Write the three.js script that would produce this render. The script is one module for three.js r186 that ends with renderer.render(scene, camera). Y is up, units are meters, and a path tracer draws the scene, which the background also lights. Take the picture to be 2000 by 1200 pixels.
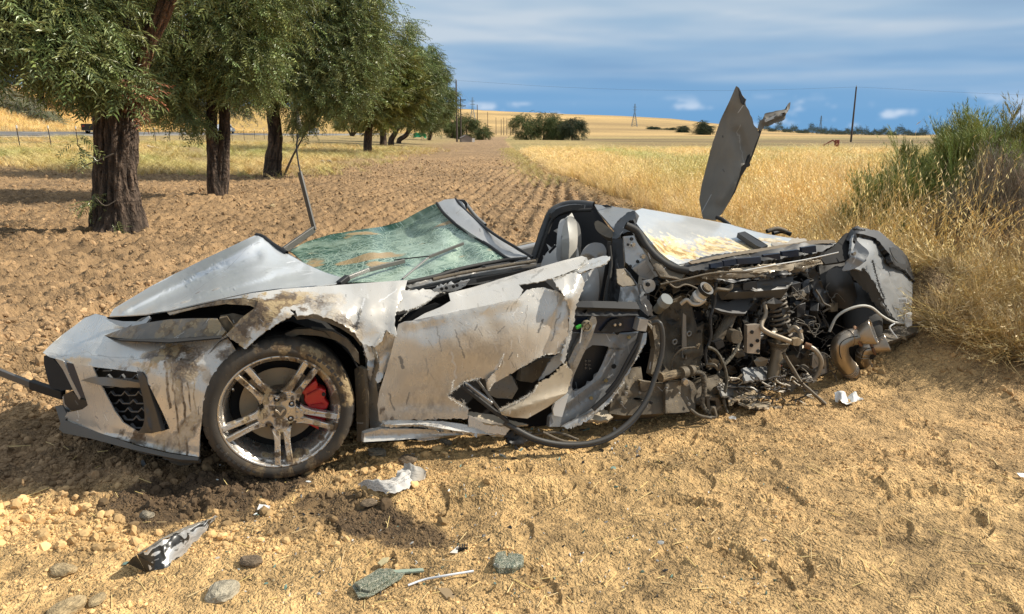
import * as THREE from 'three';
import { mergeGeometries } from 'three/addons/utils/BufferGeometryUtils.js';
import { TessellateModifier } from 'three/addons/modifiers/TessellateModifier.js';
import { RoundedBoxGeometry } from 'three/addons/geometries/RoundedBoxGeometry.js';

// ------------------------------------------------------------------ camera, sky, sun, exposure
const scene = new THREE.Scene();
const EYE = 1.52, PITCH = 13.07 * Math.PI / 180, FOCAL = 1455;
const camera = new THREE.PerspectiveCamera(2 * Math.atan(600 / FOCAL) * 180 / Math.PI, 2000 / 1200, 0.05, 6000);
camera.position.set(0, EYE, 0);
camera.rotation.x = -PITCH;
const renderer = new THREE.WebGLRenderer({ antialias: true });
renderer.setSize(1024, 614);
renderer.toneMapping = THREE.LinearToneMapping;
renderer.toneMappingExposure = 1.4;
renderer.shadowMap.enabled = true;
const SUN = new THREE.Vector3(1.2, 1.0, -0.22).normalize();
const sun = new THREE.DirectionalLight(new THREE.Color(1, 0.93, 0.81), 4.3);
sun.name = 'sun';
sun.position.copy(SUN).multiplyScalar(60);
sun.castShadow = true;
sun.shadow.mapSize.set(4096, 4096);
Object.assign(sun.shadow.camera, { left: -30, right: 30, top: 30, bottom: -30, near: 1, far: 160 });
scene.add(sun, sun.target);

// ------------------------------------------------------------------ noise and random numbers
function RNG(a) { return () => { a |= 0; a = a + 0x6D2B79F5 | 0; let t = Math.imul(a ^ a >>> 15, 1 | a); t = t + Math.imul(t ^ t >>> 7, 61 | t) ^ t; return ((t ^ t >>> 14) >>> 0) / 4294967296; }; }
const PERM = new Uint8Array(512), PV = new Float32Array(512);
{ const r = RNG(7), p = [...Array(256).keys()]; for (let i = 255; i > 0; i--) { const j = Math.floor(r() * (i + 1)); [p[i], p[j]] = [p[j], p[i]]; } for (let i = 0; i < 512; i++) { PERM[i] = p[i & 255]; } for (let i = 0; i < 512; i++) PV[i] = PERM[i] / 127.5 - 1; }
function n2(x, y) {   // value noise -1..1
  const xi = Math.floor(x), yi = Math.floor(y); let fx = x - xi, fy = y - yi; fx = fx * fx * (3 - 2 * fx); fy = fy * fy * (3 - 2 * fy);
  const X = xi & 255, Y = yi & 255, a = PERM[X] + Y, b = PERM[X + 1] + Y;
  const p = PV[a & 511], q = PV[b & 511], r = PV[(a + 1) & 511], s = PV[(b + 1) & 511];
  const A = PV[PERM[a & 511] & 255], B = PV[PERM[b & 511] & 255], C = PV[PERM[(a + 1) & 511] & 255], D = PV[PERM[(b + 1) & 511] & 255];
  return A + (B - A) * fx + (C - A + (A - B - C + D) * fx) * fy;
}
function n3(x, y, z) { const zi = Math.floor(z); let f = z - zi; f = f * f * (3 - 2 * f); const a = n2(x + zi * 37.31, y + zi * 17.7), b = n2(x + (zi + 1) * 37.31, y + (zi + 1) * 17.7); return a + (b - a) * f; }
function fbm(x, y, o = 4) { let s = 0, a = 0.5; for (let i = 0; i < o; i++) { s += a * n2(x, y); x = x * 2.03 + 11.7; y = y * 2.03 + 5.3; a *= 0.5; } return s; }
function fbm3(x, y, z, o = 3) { let s = 0, a = 0.5; for (let i = 0; i < o; i++) { s += a * n3(x, y, z); x = x * 2.03 + 11.7; y = y * 2.03 + 5.3; z *= 2.03; a *= 0.5; } return s; }
const clamp = (x, a = 0, b = 1) => Math.min(b, Math.max(a, x)), mix = (a, b, t) => a + (b - a) * t;
const sstep = (a, b, x) => { const t = clamp((x - a) / (b - a)); return t * t * (3 - 2 * t); };
function lin(pairs, x) { if (x <= pairs[0][0]) return pairs[0][1]; for (let i = 1; i < pairs.length; i++) if (x <= pairs[i][0]) { const [a, b] = pairs[i - 1], [c, d] = pairs[i]; return b + (d - b) * (x - a) / (c - a); } return pairs[pairs.length - 1][1]; }
const V = (x, y, z) => new THREE.Vector3(x, y, z), TAU = Math.PI * 2;

// ------------------------------------------------------------------ sky
{
  const w = 2048, h = 1024, d = new Float32Array(w * h * 4);
  for (let j = 0; j < h; j++) {
    const el = ((j + 0.5) / h - 0.5) * 180;
    for (let i = 0; i < w; i++) {
      const az = (i + 0.5) / w * 360, o = (j * w + i) * 4;
      let c;
      if (el < 0) c = [0.20, 0.30, 0.42];
      else {
        const t = sstep(0.5, 11, el), t2 = sstep(14, 50, el);
        c = [mix(mix(0.125, 0.27, t), 0.42, t2), mix(mix(0.275, 0.375, t), 0.46, t2), mix(mix(0.475, 0.485, t), 0.52, t2)];
        // high streaked veil of cloud, longer across than up
        const aw = Math.min(az, 360 - az) , e = Math.log(el + 2.2);
        const s1 = fbm(aw * 0.045 + 3 + e * 0.9, e * 4.2, 5), s2 = fbm(aw * 0.11 + 31, e * 9.5 + 7 + aw * 0.01, 4);
        let k = clamp(0.56 + 1.2 * s1 + 0.6 * s2); k = k * k * sstep(1.2, 6.5, el);
        c = [mix(c[0], 0.46, 0.72 * k), mix(c[1], 0.51, 0.72 * k), mix(c[2], 0.56, 0.72 * k)];
        const dk = clamp(-s1 * 1.1 + 0.1 * s2) * sstep(2, 5, el) * 0.26; c = [c[0] * (1 - dk), c[1] * (1 - dk * 0.9), c[2] * (1 - dk * 0.62)];
        // small low cumulus near the horizon
        const q = fbm(aw * 0.42 + 9, el * 1.5 + 2, 5), band = sstep(0.2, 0.9, el) * (1 - sstep(1.7, 3.0, el)), m = fbm(aw * 0.06 + 77, 3, 2);
        const cu = sstep(0.13, 0.36, q + 0.35 * m) * band * 0.62;
        c = [mix(c[0], 0.56, cu), mix(c[1], 0.62, cu), mix(c[2], 0.70, cu)];
      }
      d[o] = c[0]; d[o + 1] = c[1]; d[o + 2] = c[2]; d[o + 3] = 1;
    }
  }
  const t = new THREE.DataTexture(d, w, h, THREE.RGBAFormat, THREE.FloatType);
  t.mapping = THREE.EquirectangularReflectionMapping; t.magFilter = THREE.LinearFilter; t.needsUpdate = true;
  scene.background = t; scene.environment = t;
}

// ------------------------------------------------------------------ naming
const taken = new Map();
function numbered(n) { const k = taken.get(n) || 0; taken.set(n, k + 1); return k ? `${n}_${String(k).padStart(3, '0')}` : n; }
function tag(o, label, category, group) { o.userData.label = label; if (category) o.userData.category = category; if (group) o.userData.group = group; return o; }
function shade(o) { o.traverse((m) => { if (m.isMesh) { m.castShadow = true; m.receiveShadow = true; } }); return o; }
function thing(name, label, category, pos = [0, 0, 0], turn = 0, group) { const g = new THREE.Group(); g.name = numbered(name); g.position.set(...pos); g.rotation.y = turn; scene.add(g); return tag(g, label, category, group); }
function mesh(name, geo, mat, parent, stuff) { const m = new THREE.Mesh(geo, mat); m.name = parent ? name : numbered(name); m.castShadow = m.receiveShadow = true; if (stuff) m.userData.kind = 'stuff'; (parent || scene).add(m); return m; }
function inst(name, geo, mat, list, parent, cols) {   // list of Matrix4
  const m = new THREE.InstancedMesh(geo, mat, list.length); m.name = parent ? name : numbered(name); m.castShadow = m.receiveShadow = true; m.userData.kind = 'stuff';
  list.forEach((x, i) => m.setMatrixAt(i, x)); if (cols) cols.forEach((c, i) => m.setColorAt(i, c)); (parent || scene).add(m); return m;
}
const std = (r, g, b, rough = 0.8, metal = 0, o = {}) => new THREE.MeshStandardMaterial({ color: new THREE.Color().setRGB(r, g, b), roughness: rough, metalness: metal, side: THREE.DoubleSide, ...o });
const phys = (r, g, b, rough = 0.8, metal = 0, o = {}) => new THREE.MeshPhysicalMaterial({ color: new THREE.Color().setRGB(r, g, b), roughness: rough, metalness: metal, side: THREE.DoubleSide, ...o });
function dataTex(w, h, fn, srgb, rep) {   // fn(x, y) -> [r, g, b] 0..1
  const d = new Uint8Array(w * h * 4);
  for (let y = 0; y < h; y++) for (let x = 0; x < w; x++) { const c = fn(x, y), o = (y * w + x) * 4; d[o] = clamp(c[0]) * 255; d[o + 1] = clamp(c[1]) * 255; d[o + 2] = clamp(c[2]) * 255; d[o + 3] = c.length > 3 ? clamp(c[3]) * 255 : 255; }
  const t = new THREE.DataTexture(d, w, h, THREE.RGBAFormat); t.magFilter = THREE.LinearFilter; t.minFilter = THREE.LinearMipmapLinearFilter; t.generateMipmaps = true; t.needsUpdate = true;
  if (srgb) t.colorSpace = THREE.SRGBColorSpace; if (rep) t.wrapS = t.wrapT = THREE.RepeatWrapping; return t;
}
const toS = (x) => x <= 0.0031308 ? 12.92 * x : 1.055 * Math.pow(x, 1 / 2.4) - 0.055;
function tileFbm(w, o, f, seed) {   // periodic noise field w*w
  const a = new Float32Array(w * w); const r = RNG(seed); let amp = 0.5;
  for (let k = 0; k < o; k++) {
    const n = f << k, g = new Float32Array(n * n); for (let i = 0; i < n * n; i++) g[i] = r() * 2 - 1;
    for (let y = 0; y < w; y++) { const v = y / w * n, yi = Math.floor(v), fy0 = v - yi, fy = fy0 * fy0 * (3 - 2 * fy0), y1 = (yi + 1) % n; for (let x = 0; x < w; x++) { const u = x / w * n, xi = Math.floor(u), fx0 = u - xi, fx = fx0 * fx0 * (3 - 2 * fx0), x1 = (xi + 1) % n; const p = g[yi * n + xi], q = g[yi * n + x1], s = g[y1 * n + xi], t = g[y1 * n + x1]; a[y * w + x] += amp * (p + (q - p) * fx + (s - p + (p - q - s + t) * fx) * fy); } }
    amp *= 0.55;
  }
  return a;
}
// the viewpoint's ray through a point of the 2000 x 1200 photograph, used to survey where things stand
function ray(px, py) { const x = (px - 1000) / FOCAL, y = -(py - 600) / FOCAL, c = Math.cos(PITCH), s = Math.sin(PITCH); return V(x, y * c - s, -y * s - c); }
// ------------------------------------------------------------------ terrain
const EDGE = [[-200, -2], [-84, 0.1], [-28, 1.35], [-18.6, 2.1], [-11, 2.6], [-7, 2.95], [-4.6, 2.95], [-3.6, 3.3], [-2, 4.2], [30, 5]];
const edgeX = (z) => lin(EDGE, z) + 0.16 * n2(z * 0.9, 3) + 0.1 * n2(z * 3.1, 9);
const ROADX = (z) => -44 - 0.02 * (-z);
function ridge(x) { return lin([[-900, 30], [-300, 24], [-60, 21], [40, 19.5], [130, 17], [185, 14.5], [240, 10], [300, 5.5], [360, 2], [460, 0], [900, 0]], x); }
const FOOT = [];   // shoe prints in the dust
{ const r = RNG(99); for (let i = 0; i < 90; i++) { const z = -2.0 - r() * 2.3, x = -0.9 + r() * 3.8; FOOT.push([x, z, r() * TAU, 0.8 + 0.4 * r()]); } }
function height(x, z, fine = true) {
  const d = Math.hypot(x, z);
  let h = 0;
  // gentle rise to the fence and the road on the left
  h += 0.62 * sstep(-9, -27, x) + 0.62 * sstep(-32, -41, x) + 0.45 * sstep(-42, -53, x);
  if (x < -54) h += Math.min(6.5, (-54 - x) * 0.27) * sstep(-200, -110, z) + 0.5 * sstep(-56, -75, x);
  // far ridge
  if (z < -420) { const k = sstep(-420, -980, z); h += k * 1.4 * (ridge(x * 900 / Math.max(-z, 300)) * (1 + 0.06 * fbm(x * 0.01, z * 0.01, 3))) ; }
  if (d > 60) { h += 0.35 * fbm(x * 0.02, z * 0.02, 3) * sstep(60, 140, d); if (d < 420) return h; return h; }
  const e = edgeX(z), inField = x > e;
  h += 0.05 * fbm(x * 0.35, z * 0.35, 3);
  // earth lip along the grass edge, and the field a touch higher beyond it
  const q = x - e; h += 0.16 * Math.exp(-q * q / 0.12) * sstep(-2.4, -5, z) + 0.10 * sstep(-0.2, 1.2, q);
  if (q > 0) h += 0.28 * sstep(0.3, 2.2, q) * sstep(-9, -5, z) * (0.6 + 0.8 * n2(x * 1.1, z * 1.1));
  { const a = (x - 3.55) / 0.95, b = (z + 5.35) / 0.85, m = Math.exp(-(a * a + b * b)); h += m * (0.44 + 0.22 * n2(x * 3, z * 3)); }
  if (!fine) return h;
  const plough = (1 - sstep(-0.6, 0, q)) * sstep(-5.0, -7.5, z + 0.4 * x) * sstep(-30, -20, x) * (1 - sstep(-48, -60, z)) * (1 - sstep(-25, -31, z) * sstep(-6, -14, x));
  const cl = fbm(x * 5.5, z * 5.5, 4), c2 = Math.abs(n2(x * 13, z * 13)), c3 = n2(x * 34, z * 34);
  if (plough > 0) {
    const a = (x + 0.075 * z + 0.05 * n2(x * 0.6, z * 0.4)) * TAU / 0.31;
    h += plough * (0.048 * Math.sin(a) * (0.8 + 0.6 * n2(x * 0.8 + 5, z * 0.35)) + 0.075 * cl + 0.05 * (0.5 - c2) + 0.012 * c3);
  }
  // trampled, dusty foreground with lumps; rough clods by the nose
  const near = 1 - plough; const clod = sstep(-0.6, -1.3, x + 0.2 * n2(x * 2, z * 2)) * sstep(-2.6, -3.0, z) * near;
  h += near * (0.015 * cl + 0.008 * (0.5 - c2) + 0.0045 * c3 + 0.02 * fbm(x * 1.7, z * 1.7, 2));
  h += clod * (0.05 * cl + 0.035 * (0.5 - c2));
  // soft mounds thrown up before the sill, a trough behind the lip, and a hollow by the wheel
  h += 0.05 * Math.exp(-((x - 0.02) ** 2 / 0.10 + (z + 3.05) ** 2 / 0.012)) + 0.045 * Math.exp(-((x + 0.52) ** 2 / 0.03 + (z + 3.0) ** 2 / 0.02)) - 0.035 * Math.exp(-((x - 0.05) ** 2 / 0.09 + (z + 2.86) ** 2 / 0.018));
  h -= 0.05 * Math.exp(-((x + 0.36) ** 2 / 0.10 + (z + 2.72) ** 2 / 0.03)); h += 0.05 * Math.exp(-((x + 0.0) ** 2 / 0.03 + (z + 2.66) ** 2 / 0.05));
  if (z > -4.6 && z < -1.8 && x > -1.2 && x < 3.2) for (const [fx, fz, a, s] of FOOT) {
    const dx = x - fx, dz = z - fz; if (dx * dx + dz * dz > 0.03) continue;
    const c = Math.cos(a), t = Math.sin(a), u = (dx * c + dz * t) / (0.14 * s), v = (-dx * t + dz * c) / (0.05 * s * (1 + 0.18 * Math.cos(u * 3)));
    const r = u * u + v * v; if (r < 1.6) { const f = 1 - sstep(0.75, 1.05, r); h += -0.011 * f + 0.0032 * f * clamp(2.5 * Math.sin(u * (s > 1 ? 26 : 19) + (s > 1 ? Math.abs(v) * 3 : v * 2.2)), -1, 1) * (0.6 + 0.5 * n2(x * 30, z * 30)) + 0.006 * Math.exp(-((r - 1.15) ** 2) * 40); }
  }
  return h;
}
function ground(px, py) { const d = ray(px, py); let t0 = 0.3; for (let t = 0.5; t < 900; t *= 1.01) { const x = d.x * t, z = d.z * t; if (EYE + d.y * t < height(x, z, false)) { let a = t0, b = t; for (let i = 0; i < 24; i++) { const m = (a + b) / 2; if (EYE + d.y * m < height(d.x * m, d.z * m, false)) b = m; else a = m; } return V(d.x * a, height(d.x * a, d.z * a), d.z * a); } t0 = t; } return V(d.x * 800, 0, d.z * 800); }
// wet oil stains and a painted shadow patch: surveyed centre, radius in metres, strength
const STAIN_SHADE = [[345, 985, 0.20, 1], [300, 1005, 0.16, 0.9], [420, 965, 0.22, 1], [520, 950, 0.17, 0.8], [250, 1000, 0.10, 0.7], [600, 1000, 0.11, 0.55], [560, 1030, 0.10, 0.5], [720, 1010, 0.15, 0.8], [800, 1030, 0.13, 0.75], [640, 985, 0.14, 0.7], [480, 1000, 0.10, 0.6], [350, 1040, 0.07, 0.5], [870, 1045, 0.07, 0.45]].map(([a, b, r, s]) => { const d = ray(a, b), t = -EYE / d.y; return [d.x * t, d.z * t, r, s]; });
function soil(x, z) {   // base colour, linear
  const d = Math.hypot(x, z), q = x - edgeX(z);
  const m = fbm(x * 0.8, z * 0.8, 3), f = fbm(x * 7, z * 7, 3), v = d < 9 ? n2(x * 60, z * 60) : 0;
  let c = [0.61, 0.40, 0.178];                                                    // sandy dust
  const red = clamp(0.25 + 0.8 * fbm(x * 0.9 + 40, z * 0.9, 2)) * sstep(0.6, 1.6, x) * sstep(-2.2, -3.0, z); c = [mix(c[0], 0.43, red), mix(c[1], 0.255, red), mix(c[2], 0.125, red)];
  const pl = (1 - sstep(-0.5, 0.1, q)) * sstep(-4.2, -7, z + 0.45 * x + 0.6 * m);
  c = [mix(c[0], 0.37, pl), mix(c[1], 0.238, pl), mix(c[2], 0.122, pl)];
  const cz = sstep(-0.5, -1.5, x + 0.5 * m) * sstep(-2.75, -3.1, z) * (1 - pl); c = [mix(c[0], 0.30, cz), mix(c[1], 0.195, cz), mix(c[2], 0.105, cz)];  // browner clod soil by the nose, with its shade painted into the tone
  const k = 1 + 0.34 * m + 0.42 * f + 0.24 * v; c = c.map((a) => a * k);
  let s = 0; if (d < 6) for (const [sx, sz, r, a] of STAIN_SHADE) { const dx = x - sx, dz = (z - sz) * 1.4, g = Math.hypot(dx, dz) / (r * 1.35) + 0.5 * fbm(x * 6 + sx, z * 6, 3); s = Math.max(s, Math.min(1, a * 1.25) * (1 - sstep(0.65, 1.0, g))); }
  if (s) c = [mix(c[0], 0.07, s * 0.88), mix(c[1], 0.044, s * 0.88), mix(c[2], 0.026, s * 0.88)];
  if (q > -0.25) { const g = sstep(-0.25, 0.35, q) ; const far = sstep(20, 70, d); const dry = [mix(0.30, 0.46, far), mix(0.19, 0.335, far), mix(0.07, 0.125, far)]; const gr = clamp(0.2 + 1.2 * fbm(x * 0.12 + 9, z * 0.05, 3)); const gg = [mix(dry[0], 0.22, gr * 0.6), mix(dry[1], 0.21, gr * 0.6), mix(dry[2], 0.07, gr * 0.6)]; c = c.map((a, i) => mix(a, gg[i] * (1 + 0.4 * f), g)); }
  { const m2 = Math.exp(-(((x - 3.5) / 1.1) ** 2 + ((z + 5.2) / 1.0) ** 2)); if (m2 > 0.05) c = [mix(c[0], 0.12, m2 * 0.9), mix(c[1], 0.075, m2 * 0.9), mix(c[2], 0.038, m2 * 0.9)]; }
  if (d > 30) {
    const w = sstep(-6, -16, x + 3 * m) * sstep(-25, -32, z); const wd = [0.40, 0.30, 0.12]; c = c.map((a, i) => mix(a, wd[i] * (1 + 0.5 * f), w * 0.8));
    if (q > 0 || z < -85) { const b1 = sstep(-95, -120, z) * (1 - sstep(-230, -330, z)) * sstep(10, 22, x); c = c.map((a, i) => mix(a, [0.16, 0.105, 0.05][i], b1 * 0.85 * clamp(0.75 + 0.9 * fbm(x * 0.03, z * 0.05, 3)))); const b2 = sstep(-330, -520, z); c = c.map((a, i) => mix(a, [0.50, 0.335, 0.135][i] * (1 + 0.22 * Math.sin(z * 0.05 + x * 0.02 + 4 * fbm(x * 0.006, z * 0.006, 3)) + 0.35 * fbm(x * 0.012, z * 0.03, 4)), b2)); }
    if (x < -56) c = [0.52 * (1 + 0.5 * f), 0.335 * (1 + 0.5 * f), 0.10];
  }
  return c;
}
{
  const A = []; for (let i = 0; i <= 780; i++) A.push(-0.70 + 1.40 * i / 780); for (let i = 1; i < 60; i++) A.push(0.70 + (TAU - 1.40) * i / 60);
  const R = [0, 0.6, 1.2]; let r = 1.6; while (r < 3000) { R.push(r); r += r < 2.0 ? 0.02 : r < 7 ? 0.0115 + (r - 2) * 0.0042 : r < 60 ? r * 0.0055 : r * 0.02; }
  const na = A.length, nr = R.length, pos = new Float32Array(na * nr * 3), col = new Float32Array(na * nr * 3), uv = new Float32Array(na * nr * 2), idx = [];
  for (let j = 0; j < nr; j++) for (let i = 0; i < na; i++) {
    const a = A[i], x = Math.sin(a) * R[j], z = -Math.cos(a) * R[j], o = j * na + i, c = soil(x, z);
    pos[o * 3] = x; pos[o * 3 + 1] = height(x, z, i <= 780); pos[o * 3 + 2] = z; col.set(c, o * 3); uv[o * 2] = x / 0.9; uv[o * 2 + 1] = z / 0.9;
  }
  for (let j = 0; j < nr - 1; j++) for (let i = 0; i < na; i++) { const k = (i + 1) % na, a = j * na + i, b = j * na + k, c = a + na, d = b + na; if (j) idx.push(a, b, d); idx.push(a, d, c); }
  const g = new THREE.BufferGeometry(); g.setAttribute('position', new THREE.BufferAttribute(pos, 3)); g.setAttribute('color', new THREE.BufferAttribute(col, 3)); g.setAttribute('uv', new THREE.BufferAttribute(uv, 2)); g.setIndex(idx); g.computeVertexNormals();
  console.log('ground tris', idx.length / 3);
  const W = 1024, f = tileFbm(W, 7, 8, 5), f2 = tileFbm(W, 4, 64, 6);
  const bump = dataTex(W, W, (x, y) => { const i = y * W + x, k = 0.5 + 0.55 * f[i] + 0.42 * Math.abs(f2[i]); return [k, k, k]; }, false, true);
  const tint = dataTex(W, W, (x, y) => { const i = y * W + x, k = toS(clamp(0.88 + 0.55 * f[i] + 0.50 * Math.min(0.15, f2[i]), 0.12, 1)); return [k, k * 0.992, k * 0.97]; }, true, true);  // hollows of the bump noise darkened, painting crevice shade into the colour
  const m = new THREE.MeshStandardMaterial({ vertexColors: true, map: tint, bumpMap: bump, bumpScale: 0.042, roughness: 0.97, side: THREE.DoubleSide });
  const o = mesh('ground', g, m); o.userData.kind = 'structure';
}
// clods of turned soil
function lump(seed, det = 1, flat = 0.75) { const g = new THREE.IcosahedronGeometry(1, det), p = g.attributes.position; for (let i = 0; i < p.count; i++) { const x = p.getX(i), y = p.getY(i), z = p.getZ(i), k = 1 + 0.42 * n3(x * 1.5 + seed * 9, y * 1.5, z * 1.5) + 0.16 * n3(x * 4 + seed, y * 4, z * 4); p.setXYZ(i, x * k, y * k * flat, z * k); } g.deleteAttribute('uv'); g.computeVertexNormals(); return g; }
{
  const r = RNG(3), dustM = std(1, 1, 1, 1), q = new THREE.Quaternion(), e = new THREE.Euler();
  const L = [[], [], []], C = [[], [], []];
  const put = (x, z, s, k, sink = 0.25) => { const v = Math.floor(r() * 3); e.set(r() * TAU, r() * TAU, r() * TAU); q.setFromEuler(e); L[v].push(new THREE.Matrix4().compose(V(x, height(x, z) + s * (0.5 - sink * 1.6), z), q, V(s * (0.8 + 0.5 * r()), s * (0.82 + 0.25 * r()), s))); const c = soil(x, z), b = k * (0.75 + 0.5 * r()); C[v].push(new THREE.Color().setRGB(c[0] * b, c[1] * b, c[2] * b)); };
  for (let i = 0; i < 130000; i++) {      // ploughed strip, thinner with distance
    const d = 5 + 40 * Math.pow(r(), 1.9), a = -0.72 + 1.2 * r(), x = Math.sin(a) * d, z = -Math.cos(a) * d, qx = x - edgeX(z); if (qx > 0.25 || x < -24) continue;
    const u = r(); put(x, z, (0.0035 + 0.030 * Math.pow(u, 18) + 0.010 * r() * r()) * (0.8 + d * 0.03), 1.02);
  }
  for (let i = 0; i < 60000; i++) { const x = -2.9 + 2.9 * r() * (0.5 + 0.5 * r()), z = -2.5 - 2.4 * r(); const u = r(); put(x, z, 0.0016 + 0.016 * Math.pow(u, 60) + 0.007 * Math.pow(u, 5), 0.9); }
  for (let i = 0; i < 80000; i++) { const x = -2.4 + 5.8 * r(), z = -1.75 - 2.9 * r(); const u = r(); if (n2(x * 2.2 + 7, z * 2.2) < -0.15 + 0.3 * r()) continue; put(x, z, 0.0014 + 0.0075 * Math.pow(u, 9), 0.82 + 0.25 * r()); }
  for (let i = 0; i < 9000; i++) { const z = -3.4 - 30 * r() * r(), x = edgeX(z) - 0.35 + 0.7 * r(); const u = r(); put(x, z, 0.004 + 0.018 * Math.pow(u, 12), 0.75); }
  for (let v = 0; v < 3; v++) { const o = inst('soil_clods', lump(v + 1), dustM, L[v], null, C[v]); tag(o, ['fine brown clods of turned soil over the ploughed strip and under the wreck', 'crumbly brown soil lumps strewn between the furrows and the wreck', 'rough dry earth crumbs scattered over the dusty ground'][v]); }
}
// ------------------------------------------------------------------ plant pieces
function tris(list, col) { const g = new THREE.BufferGeometry(); g.setAttribute('position', new THREE.BufferAttribute(new Float32Array(list), 3)); if (col) g.setAttribute('color', new THREE.BufferAttribute(new Float32Array(col), 3)); g.computeVertexNormals(); return g; }
function sweep(pts, rad, seg = 12, rows = 24, bump = 0, bf = 6, seed = 0) {   // tapered limb along points, with bark ridges
  const c = new THREE.CatmullRomCurve3(pts), fr = c.computeFrenetFrames(rows, false), pos = [], col = [], idx = [], uv = [];
  for (let j = 0; j <= rows; j++) { const t = j / rows, p = c.getPointAt(t), r = Array.isArray(rad) ? lin(rad.map((a, i) => [i / (rad.length - 1), a]), t) : rad; for (let i = 0; i <= seg; i++) { const a = (i % seg) / seg * TAU, l = t * c.getLength();
      const w = bump ? fbm3(Math.cos(a) * bf * 0.55 + seed, Math.sin(a) * bf * 0.55, l * 1.3 + seed, 4) : 0, w2 = bump ? Math.abs(n3(Math.cos(a) * bf * 1.3 + seed, Math.sin(a) * bf * 1.3, l * 3.2)) : 0, k = r * (1 + bump * (w * 1.1 + w2 * 0.5 - 0.15));
      const v = p.clone().addScaledVector(fr.normals[j], Math.cos(a) * k).addScaledVector(fr.binormals[j], Math.sin(a) * k); pos.push(v.x, v.y, v.z); uv.push(i / seg * Math.max(1, Math.round(r * 9)), l * 1.1); const s = bump ? clamp(0.45 + 1.1 * w + 0.9 * w2, 0.12, 1.3) : 1; col.push(s, s * 0.97, s * 0.95); } }
  for (let j = 0; j < rows; j++) for (let i = 0; i < seg; i++) { const a = j * (seg + 1) + i; idx.push(a, a + 1, a + seg + 2, a, a + seg + 2, a + seg + 1); }
  const g = new THREE.BufferGeometry(); g.setAttribute('position', new THREE.Float32BufferAttribute(pos, 3)); g.setAttribute('color', new THREE.Float32BufferAttribute(col, 3)); g.setAttribute('uv', new THREE.Float32BufferAttribute(uv, 2)); g.setIndex(idx); g.computeVertexNormals(); return g;
}
function sprig(seed, n = 16, len = 0.42, ll = 0.085, lw = 0.011, droop = 0.35) {   // a twig of narrow leaves
  const r = RNG(seed), P = [];
  const at = (t) => V(len * t, -droop * len * t * t + 0.02 * Math.sin(t * 5 + seed), 0.05 * len * Math.sin(t * 4 + seed));
  for (let i = 0; i < n; i++) {
    const t = 0.08 + 0.92 * i / (n - 1), b = at(t), s = i % 2 ? 1 : -1, d = V(0.55 + 0.4 * r(), -0.35 + 0.8 * (r() - 0.5), s * (0.75 + 0.4 * r())).normalize(), w = V(r() - 0.5, r() + 0.2, r() - 0.5).cross(d).normalize(), l = ll * (0.7 + 0.6 * r());
    const m = b.clone().addScaledVector(d, l * 0.45), up = d.clone().cross(w).multiplyScalar(lw * 0.5), tip = b.clone().addScaledVector(d, l).add(V(0, -0.18 * l, 0)), L = m.clone().addScaledVector(w, lw).add(up), R = m.clone().addScaledVector(w, -lw).add(up);
    P.push(...b.toArray(), ...L.toArray(), ...tip.toArray(), ...b.toArray(), ...tip.toArray(), ...R.toArray());
  }
  for (let i = 0; i < 3; i++) { const a = at(i / 3), b = at((i + 1) / 3), o = V(0, 0.003, 0); P.push(...a.toArray(), ...b.toArray(), ...b.clone().add(o).toArray(), ...a.toArray(), ...b.clone().add(o).toArray(), ...a.clone().add(o).toArray()); }
  return tris(P);
}
const LEAF = [std(0.225, 0.275, 0.105, 0.38), std(0.165, 0.215, 0.075, 0.45), std(0.21, 0.235, 0.06, 0.45), std(0.25, 0.26, 0.17, 0.5)];
const SPRIGS = [1, 2, 3].map((s) => sprig(s * 17)), TUFTY = [1, 2].map((s) => sprig(s * 31, 26, 0.34, 0.12, 0.007, 0.05));
const BARKT = (() => { const W = 512, a = tileFbm(W, 6, 4, 201), b = tileFbm(W, 5, 16, 202); const f = (x, y) => { const X = (x * 4) % W, Y = y, i = Y * W + X; return clamp(0.5 - 1.5 * Math.abs(a[i]) + 0.55 * b[y * W + x] + 0.25); }; return [dataTex(W, W, (x, y) => { const k = f(x, y); return [k, k, k]; }, false, true), dataTex(W, W, (x, y) => { const k = f(x, y), g = 0.35 + 0.65 * k; return [toS(g), toS(g * 0.97), toS(g * 0.94)]; }, true, true)]; })();
const barkMat = (r, g, b) => std(r, g, b, 0.95, 0, { vertexColors: true, map: BARKT[1], bumpMap: BARKT[0], bumpScale: 0.05 });
const BARK = barkMat(0.20, 0.145, 0.105);
const _q = new THREE.Quaternion(), _e = new THREE.Euler();
const placed = (p, rx, ry, rz, s, o = 'YXZ') => { _e.set(rx, ry, rz, o); _q.setFromEuler(_e); return new THREE.Matrix4().compose(p, _q, typeof s === 'number' ? V(s, s, s) : s); };
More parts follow.
